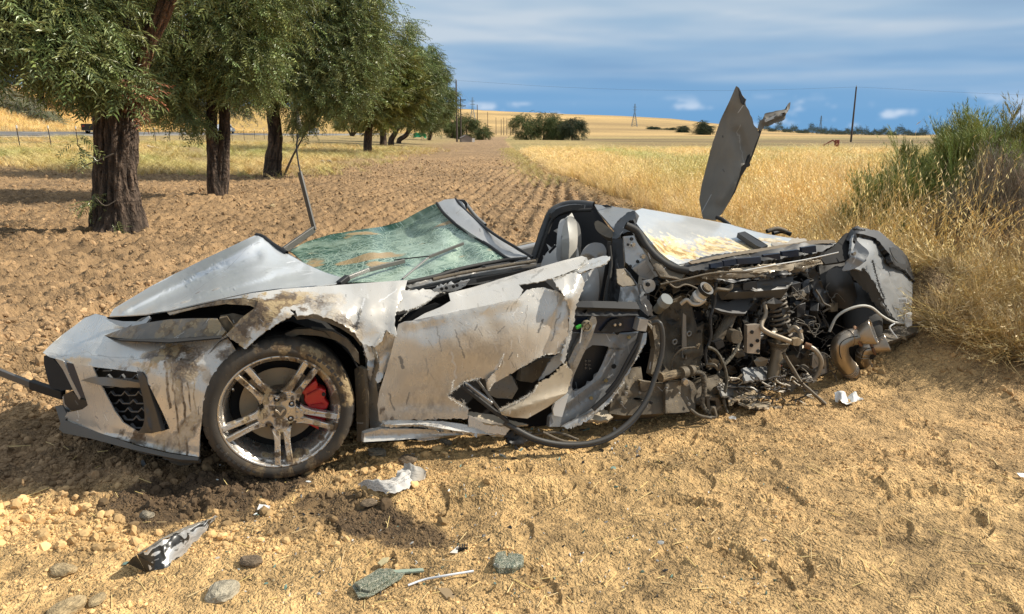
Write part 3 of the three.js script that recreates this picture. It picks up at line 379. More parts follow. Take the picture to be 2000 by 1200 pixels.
function vehicle(name, label, cat, px, D, len, hgt, color, pick) {
  const p = far(px, D); p.x = ROADX(p.z) - 3.2 + 1.8; p.y = height(p.x, p.z, false) + 0.06; const t = thing(name, label, cat, p.toArray(), Math.PI / 2 + 0.02), L = len / 2, B = std(...color, 0.3, 0.3), G = std(0.02, 0.025, 0.03, 0.1), T = std(0.02, 0.02, 0.02, 0.8);
  const prof = pick ? [[-L, 0.5], [-L, 1.0], [-L * 0.1, 1.05], [-L * 0.05, hgt], [L * 0.38, hgt - 0.05], [L * 0.55, 1.1], [L * 0.95, 1.0], [L, 0.8], [L, 0.45]] : [[-L, 0.5], [-L * 0.96, 0.85], [-L * 0.7, 0.95], [-L * 0.42, hgt], [L * 0.18, hgt], [L * 0.5, 0.95], [L * 0.9, 0.82], [L, 0.6], [L, 0.4]];
  const ex = (pts, w, bev) => { const g = new THREE.ExtrudeGeometry(new THREE.Shape(pts.map(([x, y]) => new THREE.Vector2(x, y))), { depth: w, bevelSize: bev, bevelThickness: bev, bevelSegments: 2 }); g.translate(0, 0, -w / 2); return g; };
  mesh('body', ex(prof.concat([[-L, 0.42]]), 1.62, 0.07), B, t); const w0 = pick ? [[-L * 0.02, 1.12], [0, hgt - 0.12], [L * 0.36, hgt - 0.16], [L * 0.48, 1.14]] : [[-L * 0.58, 0.98], [-L * 0.4, hgt - 0.1], [L * 0.16, hgt - 0.1], [L * 0.42, 0.98]]; mesh('side_window', ex(w0, 1.79, 0), G, t);
  for (const x of [-L * 0.62, L * 0.62]) for (const z of [-0.74, 0.74]) { const g = new THREE.CylinderGeometry(0.36, 0.36, 0.24, 20); g.rotateX(Math.PI / 2); g.translate(x, 0.36, z); const wl = mesh('wheel', g, T, t); const h = new THREE.CylinderGeometry(0.2, 0.2, 0.26, 14); h.rotateX(Math.PI / 2); h.translate(x, 0.36, z); mesh('hub', h, std(0.4, 0.4, 0.4, 0.4, 0.6), wl); }
  for (const z of [-0.6, 0.6]) { const g = new RoundedBoxGeometry(0.06, 0.14, 0.3, 2, 0.02); g.translate(L + 0.06, 0.75, z); mesh('headlight', g, std(0.7, 0.7, 0.68, 0.2), t); const q = new RoundedBoxGeometry(0.06, 0.16, 0.26, 2, 0.02); q.translate(-L - 0.06, 0.82, z); mesh('tail_light', q, std(0.35, 0.02, 0.02, 0.3), t); }
}
vehicle('pickup_truck', 'dark pickup truck on the road behind the nearest tree trunk', 'truck', 284, 88, 5.4, 1.8, [0.022, 0.023, 0.026], true);
vehicle('parked_car', 'small white car on the road left of the third tree trunk', 'car', 512, 128, 4.4, 1.42, [0.62, 0.64, 0.67]); vehicle('parked_car', 'pale car on the far road behind the small fence-side tree', 'car', 652, 190, 4.4, 1.42, [0.55, 0.56, 0.57]);
const POLE = std(0.085, 0.065, 0.052, 0.9);
function pole(px, yt, yb, label, arms = 0, group, D0) { const D = D0 || clamp(10 * FOCAL / (yb - yt), 110, 480), p = far(px, D), topY = (() => { const d = ray(px, yt); return EYE + d.y * D / -d.z; })(), h = topY - p.y, t = thing('utility_pole', label, 'utility pole', p.toArray(), 0, group); mesh('post', cylGeo0(V(0, -0.3, 0), V(0, h, 0), 0.2, 0.13), POLE, t); for (let i = 0; i < arms; i++) { const g = new THREE.BoxGeometry(2.8, 0.22, 0.2); g.translate(0, h - 0.7 - i * 1.5, 0.2); mesh('crossarm', g, POLE, t); } const ins = new THREE.CylinderGeometry(0.05, 0.08, 0.3, 8); ins.translate(0, h + 0.14, 0); mesh('insulator', ins, std(0.3, 0.29, 0.27, 0.5), t); return p.clone().add(V(0, h, 0)); }
function cylGeo0(a, b, r1, r2) { const d = b.clone().sub(a), g = new THREE.CylinderGeometry(r2, r1, d.length(), 10); g.applyQuaternion(new THREE.Quaternion().setFromUnitVectors(V(0, 1, 0), d.clone().normalize())); g.translate(...a.clone().lerp(b, 0.5).toArray()); return g; }
{
  const A = pole(893, 157, 270, 'tallest utility pole, beside the small shed at the end of the tree row', 0, null, 150), B = pole(901, 190, 262, 'utility pole with two crossarms just right of the tallest pole', 2), P = [];
  const grp = 'slim poles receding across the far field', ORD = ['first', 'second', 'third', 'fourth', 'fifth', 'sixth', 'seventh', 'eighth']; [[933, 205, 255], [953, 219, 254], [969, 230, 257], [979, 233, 256], [984, 230, 256], [990, 231, 256], [997, 234, 256], [1002, 234, 256]].forEach(([x, a, b], i) => P.push(pole(x, a, b, `${ORD[i]} slim bare pole from the left in the line receding across the golden field`, 0, grp)));
  const R = pole(1660, 170, 268, 'lone utility pole in front of the dark treeline at right', 0, null, 150), S = pole(897, 213, 258, 'short pole close behind the tallest utility pole', 0);
  const wm = std(0.1, 0.11, 0.13, 0.6), wire = (a, b, sag, l) => tag(mesh('power_line', new THREE.TubeGeometry(new THREE.CatmullRomCurve3([0, 0.25, 0.5, 0.75, 1].map((t) => a.clone().lerp(b, t).add(V(0, -sag * 4 * t * (1 - t), 0)))), 60, 0.013, 4), wm), l, 'power line');
  wire(A, R, 1.2, 'long thin power line between the tallest pole and the lone right pole'); wire(R, R.clone().add(V(120, -1, 20)), 2, 'thin power line leaving the lone right pole towards the picture edge'); wire(A.clone().add(V(0, -0.6, 0)), P[0], 1, 'thin power line sloping from the tallest pole to the receding poles');
}
function pylon(px, yt, yb, D, label) { const p = far(px, D), top = (() => { const d = ray(px, yt); return EYE + d.y * D / -d.z; })(), h = top - p.y, t = thing('power_pylon', label, 'pylon', p.toArray()), M = std(0.16, 0.22, 0.27, 0.6, 0.2), r = h * 0.009, b = h * 0.13, G = [], c = (x, z, y) => { const k = mix(1, 0.16, Math.min(1, y / (h * 0.62))); return V(x * b * k, y, z * b * k); };
  for (const [x, z] of [[1, 1], [1, -1], [-1, 1], [-1, -1]]) { G.push(cylGeo0(c(x, z, 0), c(x, z, h * 0.62), r, r), cylGeo0(c(x, z, h * 0.62), V(x * b * 0.13, h, z * b * 0.13), r, r * 0.8)); } mesh('lattice_leg', mergeGeometries(G), M, t); const K = []; for (let i = 0; i < 6; i++) { const y0 = h * 0.1 * i, y1 = h * 0.1 * (i + 1); K.push(cylGeo0(c(1, 1, y0), c(-1, 1, y1), r * 0.6, r * 0.6), cylGeo0(c(-1, 1, y0), c(1, 1, y1), r * 0.6, r * 0.6)); } mesh('lattice_brace', mergeGeometries(K), M, t, true); for (const y of [0.74, 0.86]) mesh('crossarm', cylGeo0(V(-h * 0.09, h * y, 0), V(h * 0.09, h * y, 0), r, r), M, t); }
pylon(924, 190, 228, 620, 'pale lattice power pylon behind the utility poles'); pylon(1237, 203, 240, 640, 'lattice power pylon on the golden ridge left of the standing panel'); pylon(1598, 226, 250, 760, 'small lattice power pylon above the dark treeline');
function farTree(px, yt, yb, w, D, label, group, o = {}) { const p = far(px, D), s = D / FOCAL * 0.975, top = (() => { const d = ray(px, yt); return EYE + d.y * D / -d.z; })(), h = Math.max(1, top - p.y), t = thing(o.name || 'field_tree', label, 'tree', p.toArray(), 0, group); mesh('trunk', cylGeo0(V(0, -0.3, 0), V(0, h * 0.6, 0), 0.25 * h / 6, 0.1), BARK0, t); crown(t, V(0, h * 0.52, 0), V(w / 2 * s, h * 0.5, w / 2 * s), { n: o.n || 900, clumps: o.k || 26, seed: px, spread: 0.2, scale: s * 26, mat: o.mat || FTREE, hollow: 0.1 }); }
const BARK0 = std(0.1, 0.075, 0.055, 0.9), FTREE = std(0.105, 0.135, 0.04, 0.7), FDARK = std(0.05, 0.075, 0.035, 0.7), FBLUE = std(0.055, 0.08, 0.055, 0.8);
farTree(1028, 222, 264, 50, 200, 'round green tree at the left of the field clump'); farTree(1062, 220, 264, 62, 205, 'tall yellow-green tree in the middle of the field clump'); farTree(1088, 226, 264, 40, 200, 'lighter green tree on the right shoulder of the field clump'); farTree(1117, 231, 264, 46, 195, 'darker separate tree right of the field clump', null, { mat: FDARK });
farTree(912, 226, 254, 38, 210, 'green tree behind the utility poles and the shed'); farTree(884, 225, 256, 26, 230, 'low green tree between the row of trees and the tallest pole'); farTree(944, 243, 256, 20, 200, 'small round bush right of the pole-side tree', null, { name: 'field_bush', n: 400 });
farTree(1276, 248, 256, 9, 600, 'pair-forming dark tree far on the slope below the pylon', null, { mat: FDARK, n: 260 }); farTree(1304, 250, 257, 8, 600, 'tiny dark tree far on the slope', null, { mat: FDARK, n: 200 }); farTree(1332, 245, 258, 9, 560, 'thin dark tree far out left of the standing panel', null, { mat: FDARK, n: 240 }); farTree(1366, 236, 260, 13, 520, 'tallest of the dark far trees left of the standing panel', null, { mat: FDARK, n: 300 }); farTree(1377, 240, 260, 14, 520, 'broad dark far tree right beside the tallest one', null, { mat: FDARK, n: 300 });
{ // far wood at the right, one mass
  const r = RNG(12), M = [], Cc = []; for (let i = 0; i < 9000; i++) { const px = 1478 + 330 * r(), D = 690 + 90 * r(), p = far(px, D), hh = (px < 1560 ? 12 - (px - 1500) * 0.03 : 8.5) * (0.75 + 0.55 * n2(px * 0.11, 2)) * (0.7 + 0.5 * n2(px * 0.4, 5)), y = p.y + hh * Math.pow(r(), 0.7); M.push(placed(V(p.x, y, p.z), r() * 3, r() * 6, r() * 3, 5.5 * (0.6 + 0.6 * r()))); const b = 0.7 + 0.6 * r(); Cc.push(new THREE.Color().setRGB(b, b, b)); } tag(inst('far_wood', SPRIGS[0], FBLUE, M, null, Cc), 'far dark blue-green belt of trees along the horizon at right');
}
{ const p = far(908, 147), t = thing('small_shed', 'small grey gabled hut with a white end panel below the tallest pole', 'shed', p.toArray(), 0.3); const w = new THREE.ExtrudeGeometry(new THREE.Shape([[-1, -0.1], [1, -0.1], [1, 0.75], [0, 1.25], [-1, 0.75]].map(([x, y]) => new THREE.Vector2(x, y))), { depth: 1.6, bevelEnabled: false }); mesh('wall', w, std(0.26, 0.22, 0.19, 0.9), t); for (const s of [-1, 1]) { const g = new THREE.BoxGeometry(1.3, 0.06, 1.8); g.rotateZ(-s * 0.46); g.translate(s * 0.53, 1.06, 0.8); mesh('roof', g, std(0.2, 0.17, 0.15, 0.9), t); } const e = new THREE.BoxGeometry(0.5, 0.7, 0.05); e.translate(1.3, 0.35, 1.65); mesh('white_panel', e, std(0.7, 0.68, 0.63, 0.7), t); }
{ const p = far(1627, 62), t = thing('red_implement', 'small red farm implement standing in the grass before the treeline', 'farm tool', p.toArray()), R = std(0.2, 0.05, 0.035, 0.7); const y0 = 0.25; mesh('frame', mergeGeometries([cylGeo0(V(-0.9, y0 + 0.35, 0), V(-0.1, y0 + 0.8, 0), 0.05, 0.05), cylGeo0(V(-0.1, y0 + 0.8, 0), V(0.4, y0 + 0.4, 0), 0.05, 0.05)]), R, t); const g = new RoundedBoxGeometry(0.3, 0.75, 0.3, 2, 0.04); g.translate(0.25, y0 + 0.45, 0); mesh('hopper', g, R, t); for (const x of [-0.7, -0.4]) mesh('tine', cylGeo0(V(x, y0 + 0.5, 0), V(x - 0.25, 0, 0), 0.03, 0.02), R, t); }
{ const p = ground(820, 270), t = thing('green_tarp', 'bright green plastic sheet crumpled beside the last tree', 'tarp', p.toArray()), s = Math.hypot(p.x, p.z) / FOCAL; const g = new THREE.PlaneGeometry(24 * s, 12 * s, 16, 8), q = g.attributes.position; for (let i = 0; i < q.count; i++) { const x = q.getX(i), y = q.getY(i); q.setXYZ(i, x, 5 * s + y * 0.7 + 2.5 * s * n2(x / s * 0.2, 3), 3 * s * n2(x / s * 0.3, y / s * 0.3)); } g.computeVertexNormals(); mesh('sheet', g, std(0.03, 0.36, 0.16, 0.5), t); }
function rockGeo(seed, sx, sy, sz, det = 3, k = 0.16) { const g = new THREE.IcosahedronGeometry(1, det), p = g.attributes.position; for (let i = 0; i < p.count; i++) { const x = p.getX(i), y = p.getY(i), z = p.getZ(i), f = 1 + k * 1.6 * n3(x * 1.3 + seed * 7, y * 1.3, z * 1.3) + k * 0.3 * n3(x * 5 + seed, y * 5, z * 5); p.setXYZ(i, x * f * sx, y * f * sy, z * f * sz); } g.computeVertexNormals(); return g; }
{ const s = 0.021; let p = ground(588, 319); let t = thing('concrete_chunk', 'pale broken concrete slab lying beside the leaning stake', 'concrete chunk', p.toArray()); mesh('block', rockGeo(3, 16 * s, 5 * s, 6 * s, 2, 0.3), std(0.55, 0.5, 0.42, 0.9), t); p = ground(636, 322); t = thing('broken_pipe', 'broken pale pipe piece with dark hollow ends on the soil', 'pipe', p.toArray()); for (const [x, r] of [[-8, 5], [9, 5.5]]) { const g = new THREE.TorusGeometry(r * s, 1.6 * s, 8, 18); g.translate(x * s, 4 * s, 0); mesh('pipe_ring', g, std(0.4, 0.37, 0.32, 0.8), t); const h = new THREE.CircleGeometry(r * s, 18); h.translate(x * s, 4 * s, -0.02); mesh('dark_hollow', h, std(0.012, 0.012, 0.012, 0.9), t); } mesh('fragment', rockGeo(6, 8 * s, 4 * s, 5 * s, 2, 0.3), std(0.45, 0.4, 0.33, 0.9), t); const q = ground(302, 292), u = thing('dead_log', 'bleached dead log lying at the foot of the fence', 'log', q.toArray()), ls = Math.hypot(q.x, q.z) / FOCAL; mesh('log', sweep([V(-12 * ls, 7 * ls, 0), V(-3 * ls, 4 * ls, 0), V(6 * ls, 3 * ls, 0), V(11 * ls, -1 * ls, 0)], [1.6 * ls, 2 * ls, 1.8 * ls, 1.2 * ls], 8, 10), std(0.5, 0.43, 0.34, 0.9), u); }
// ------------------------------------------------------------------ kit for the wreck: local axes u (to the rear), y (up), -w (w = metres in from the near side)
const TURN = 18 * Math.PI / 180, CAR_O = V(-1.043, 0, -3.071), CU = V(Math.cos(TURN), 0, -Math.sin(TURN)), CW = V(-Math.sin(TURN), 0, -Math.cos(TURN)), EYEV = V(0, EYE, 0);
function C(px, py, w) { const d = ray(px, py), t = (w - EYEV.clone().sub(CAR_O).dot(CW)) / d.dot(CW), p = d.multiplyScalar(t).add(EYEV).sub(CAR_O); return V(p.dot(CU), p.y, -w); }
const EYEL = (() => { const p = EYEV.clone().sub(CAR_O); return V(p.dot(CU), p.y, -p.dot(CW)); })();
function tps(ctl) {   // smooth surface through surveyed depths
  if (typeof ctl === 'number') return () => ctl;
  const n = ctl.length / 3, S = 0.01, N = n + 3, A = []; const X = [], Y = [], Z = []; for (let i = 0; i < n; i++) { X.push(ctl[3 * i] * S); Y.push(ctl[3 * i + 1] * S); Z.push(ctl[3 * i + 2]); }
  if (n < 3) return () => Z[0];
  const k = (r2) => r2 < 1e-12 ? 0 : 0.5 * r2 * Math.log(r2);
  for (let i = 0; i < N; i++) { const row = new Float64Array(N + 1); if (i < n) { for (let j = 0; j < n; j++) row[j] = k((X[i] - X[j]) ** 2 + (Y[i] - Y[j]) ** 2) + (i === j ? 1e-3 : 0); row[n] = 1; row[n + 1] = X[i]; row[n + 2] = Y[i]; row[N] = Z[i]; } else for (let j = 0; j < n; j++) row[j] = [1, X[j], Y[j]][i - n]; A.push(row); }
  for (let c = 0; c < N; c++) { let p = c; for (let r = c + 1; r < N; r++) if (Math.abs(A[r][c]) > Math.abs(A[p][c])) p = r; [A[c], A[p]] = [A[p], A[c]]; const d = A[c][c] || 1e-9; for (let r = 0; r < N; r++) if (r !== c) { const f = A[r][c] / d; if (f) for (let q = c; q <= N; q++) A[r][q] -= f * A[c][q]; } }
  const s = A.map((r, i) => r[N] / (r[i] || 1e-9));
  return (px, py) => { const x = px * S, y = py * S; let v = s[n] + s[n + 1] * x + s[n + 2] * y; for (let i = 0; i < n; i++) v += s[i] * k((x - X[i]) ** 2 + (y - Y[i]) ** 2); return v; };
}
function segDist(px, py, a, b, c, d) { const dx = c - a, dy = d - b, t = clamp(((px - a) * dx + (py - b) * dy) / (dx * dx + dy * dy)); return [Math.hypot(px - a - dx * t, py - b - dy * t), t, (px - a) * dy - (py - b) * dx]; }
const pairs = (f) => { const o = []; for (let i = 0; i < f.length; i += 2) o.push([f[i], f[i + 1]]); return o; };
function outline(flat, o, seed) {
  let p = pairs(flat); for (let k = 0; k < (o.ch || 0); k++) { const q = []; p.forEach((a, i) => { const b = p[(i + 1) % p.length]; q.push([a[0] * 0.78 + b[0] * 0.22, a[1] * 0.78 + b[1] * 0.22], [a[0] * 0.22 + b[0] * 0.78, a[1] * 0.22 + b[1] * 0.78]); }); p = q; }
  if (!o.jag) return p; const q = [], st = o.jstep || 4;
  p.forEach((a, i) => { const b = p[(i + 1) % p.length], l = Math.hypot(b[0] - a[0], b[1] - a[1]), n = Math.max(1, Math.round(l / st)), on = o.torn ? o.torn.some(([s, e]) => i >= s && i < e) : true; for (let k = 0; k < (on ? n : 1); k++) { const t = k / n, j = on && k ? o.jag * (n2((a[0] + l * t) * 0.23 + seed, (a[1] + l * t) * 0.19 + i) * 1.0 + n2((a[0] + l * t) * 0.71 + seed, i * 3.1 + l * t * 0.5) * 0.9) : 0; q.push([a[0] + (b[0] - a[0]) * t - (b[1] - a[1]) / (l || 1) * j, a[1] + (b[1] - a[1]) * t + (b[0] - a[0]) / (l || 1) * j]); } });
  return q;
}
let SEED = 1;
function panel(parent, name, mat, flat, ctl, o = {}) {   // a sheet of bodywork: outline, holes, depths, creases and dents, with real thickness
  const seed = SEED++ * 3.7, w0 = tps(ctl), cr = o.cr || [];
  const wf = (x, y) => { let w = w0(x, y); for (const [a, b, c, d, amp, wid] of cr) { const [q, t] = segDist(x, y, a, b, c, d); w += amp * Math.max(0, 1 - q / wid) * (t > 0 && t < 1 ? 1 : 0.999); } if (o.dent) { const s = o.ds || 0.02; w += o.dent * (fbm(x * s + seed, y * s, 3) * 1.4 + (o.crum || 0) * Math.abs(n2(x * s * 2.2 + seed, y * s * 2.2))); } return w; };
  const P = (x, y) => C(x, y, wf(x, y)), con = outline(flat, o, seed), holes = (o.holes || []).map((h, i) => outline(h, { jag: o.hjag ?? o.jag, ch: o.hch || 0 }, seed + i + 1));
  const sh = new THREE.Shape(con.map(([x, y]) => new THREE.Vector2(x, -y))); holes.forEach((h) => sh.holes.push(new THREE.Path(h.map(([x, y]) => new THREE.Vector2(x, -y)))));
  let g0 = new THREE.ShapeGeometry(sh); g0.deleteAttribute('uv'); g0.deleteAttribute('normal'); if (typeof ctl !== 'number' || o.dent || cr.length) g0 = new TessellateModifier(o.seg || 12, 9).modify(g0); else g0 = g0.toNonIndexed();
  const src = g0.attributes.position, n = src.count, T = o.t ?? 0.005, pos = [], nor = [], uv = [], bp = [], bn = [];
  const e = 1.2, K = new Map();
  const at = (x, y) => { const key = `${x.toFixed(2)},${y.toFixed(2)}`; let v = K.get(key); if (!v) { const p = P(x, y), a = P(x + e, y).sub(P(x - e, y)), b = P(x, y + e).sub(P(x, y - e)), m = a.cross(b).normalize(); if (m.dot(EYEL.clone().sub(p)) < 0) m.negate(); v = [p, m.clone(), m, V(0, 0, 0)]; K.set(key, v); } return v; };
  for (let i = 0; i < n; i += 3) { const q = [0, 1, 2].map((k) => at(src.getX(i + k), -src.getY(i + k))), f = q[1][0].clone().sub(q[0][0]).cross(q[2][0].clone().sub(q[0][0])); if (f.dot(q[0][2]) + f.dot(q[1][2]) + f.dot(q[2][2]) < 0) f.negate(); q.forEach((v) => v[3].add(f)); } for (const v of K.values()) if (v[3].lengthSq() > 1e-20) v[1].copy(v[3]).normalize();
  for (let i = 0; i < n; i += 3) { const q = [0, 1, 2].map((k) => at(src.getX(i + k), -src.getY(i + k))); const fn = q[1][0].clone().sub(q[0][0]).cross(q[2][0].clone().sub(q[0][0])); const ord = fn.dot(q[0][1]) >= 0 ? [0, 1, 2] : [0, 2, 1]; for (const k of ord) { pos.push(...q[k][0].toArray()); nor.push(...q[k][1].toArray()); } for (const k of [ord[0], ord[2], ord[1]]) { bp.push(...q[k][0].clone().addScaledVector(q[k][1], -T).toArray()); bn.push(...q[k][1].clone().negate().toArray()); } }
  pos.push(...bp); nor.push(...bn);
  for (const loop of [con, ...holes]) loop.forEach((a, i) => { const b = loop[(i + 1) % loop.length], [p, m] = at(a[0], a[1]), [q, k] = at(b[0], b[1]), p2 = p.clone().addScaledVector(m, -T), q2 = q.clone().addScaledVector(k, -T), s = m.clone().cross(q.clone().sub(p)).normalize(); for (const v of [p, q, q2, p, q2, p2]) { pos.push(...v.toArray()); nor.push(...s.toArray()); } });
  for (let i = 0; i < pos.length; i += 3) { const uu = pos[i], vv = pos[i + 1] - pos[i + 2]; uv.push((uu - (o.u0 ?? -1.15)) / (o.su ?? 3), (vv - (o.v0 ?? 0)) / (o.sv ?? 1.5)); }
  const g = new THREE.BufferGeometry(); g.setAttribute('position', new THREE.Float32BufferAttribute(pos, 3)); g.setAttribute('normal', new THREE.Float32BufferAttribute(nor, 3)); g.setAttribute('uv', new THREE.Float32BufferAttribute(uv, 2));
  return mesh(name, g, mat, parent);
}
const triples = (f) => { const o = []; for (let i = 0; i < f.length; i += 3) o.push(C(f[i], f[i + 1], f[i + 2])); return o; };
function hoseGeo(f, r, seg = 8, tension) { const p = triples(f); if (p.length === 2) p.splice(1, 0, p[0].clone().lerp(p[1], 0.5)); return new THREE.TubeGeometry(new THREE.CatmullRomCurve3(p, false, 'centripetal'), Math.max(8, p.length * 7), r, seg); }
const GRIME = (() => { const W = 256, f = tileFbm(W, 5, 6, 401), f2 = tileFbm(W, 3, 32, 402); const a = dataTex(W, W, (x, y) => { const k = 0.62 + 0.8 * f[y * W + x] + 0.4 * f2[y * W + x]; return [toS(clamp(k)), toS(clamp(k * 0.96)), toS(clamp(k * 0.9))]; }, true, true), b = dataTex(W, W, (x, y) => { const k = 0.5 + 0.5 * f[y * W + x] + 0.4 * f2[y * W + x]; return [k, k, k]; }, false, true); return (q, u, v) => { const t = (q ? b : a).clone(); t.repeat.set(u, v); return t; }; })();
const GR = [GRIME(0, 5, 1), GRIME(1, 5, 1)];
const hose = (parent, name, mat, f, r, seg) => { const g = hoseGeo(f, r, seg), p = g.attributes.position, nn = g.attributes.normal; if (name === 'hose' || name === 'bay_pipe') { for (let i = 0; i < p.count; i++) { const k = r * 0.22 * n3(p.getX(i) * 40, p.getY(i) * 40, p.getZ(i) * 40); p.setXYZ(i, p.getX(i) + nn.getX(i) * k, p.getY(i) + nn.getY(i) * k, p.getZ(i) + nn.getZ(i) * k); } g.computeVertexNormals(); if (!mat.map) { mat.map = GR[0]; mat.bumpMap = GR[1]; mat.bumpScale = 0.004; } } return mesh(name, g, mat, parent); };
function barGeo(a, b, wd, th, up = V(0, 1, 0)) { const d = b.clone().sub(a), l = d.length(), g = new RoundedBoxGeometry(l, wd, th, 1, Math.min(wd, th) * 0.22), x = d.normalize(), z = x.clone().cross(up).normalize(), y = z.clone().cross(x); g.applyMatrix4(new THREE.Matrix4().makeBasis(x, y, z).setPosition(a.clone().lerp(b, 0.5))); return g; }
const bar = (parent, name, mat, f, wd, th) => { const [a, b] = triples(f); return mesh(name, barGeo(a, b, wd, th), mat, parent); };
function cylGeo(a, b, r1, r2 = r1, seg = 18, open) { const d = b.clone().sub(a), g = new THREE.CylinderGeometry(r2, r1, d.length(), seg, 1, !!open); g.applyQuaternion(new THREE.Quaternion().setFromUnitVectors(V(0, 1, 0), d.clone().normalize())); g.translate(...a.clone().lerp(b, 0.5).toArray()); return g; }
const cyl = (parent, name, mat, f, r1, r2, seg) => { const [a, b] = triples(f); return mesh(name, cylGeo(a, b, r1, r2, seg), mat, parent); };
const bolt = (parent, mat, px, py, w, r = 0.012) => { const p = C(px, py, w), g = new THREE.CylinderGeometry(r * 0.8, r, r * 0.9, 6); g.rotateX(Math.PI / 2); g.translate(p.x, p.y, p.z); return mesh('bolt', g, mat, parent); };
function fray(parent, mat, f, len, per = 1.1, seed = 1) {   // white glass-fibre fringe along a torn edge
  const r = RNG(seed), P = []; for (let i = 0; i + 5 < f.length; i += 6) { const [ax, ay, aw, bx, by, bw] = f.slice(i, i + 6), l = Math.hypot(bx - ax, by - ay), n = Math.ceil(l * per * 2.2); for (let k = 0; k < n; k++) { const t = r(), x = mix(ax, bx, t), y = mix(ay, by, t), w = mix(aw, bw, t) - 0.004, a = r() * TAU, L = len * (0.2 + 0.75 * r() * r()), q = 0.22 + 0.5 * r(), A = C(x - Math.sin(a) * q, y + Math.cos(a) * q, w), B = C(x + Math.sin(a) * q, y - Math.cos(a) * q, w), D = C(x + Math.cos(a) * L, y + Math.sin(a) * L, w - 0.02 * r() + 0.008); P.push(...A.toArray(), ...B.toArray(), ...D.toArray()); } }
  const m = mesh('torn_fibre', tris(P), mat, parent, true); return m;
}
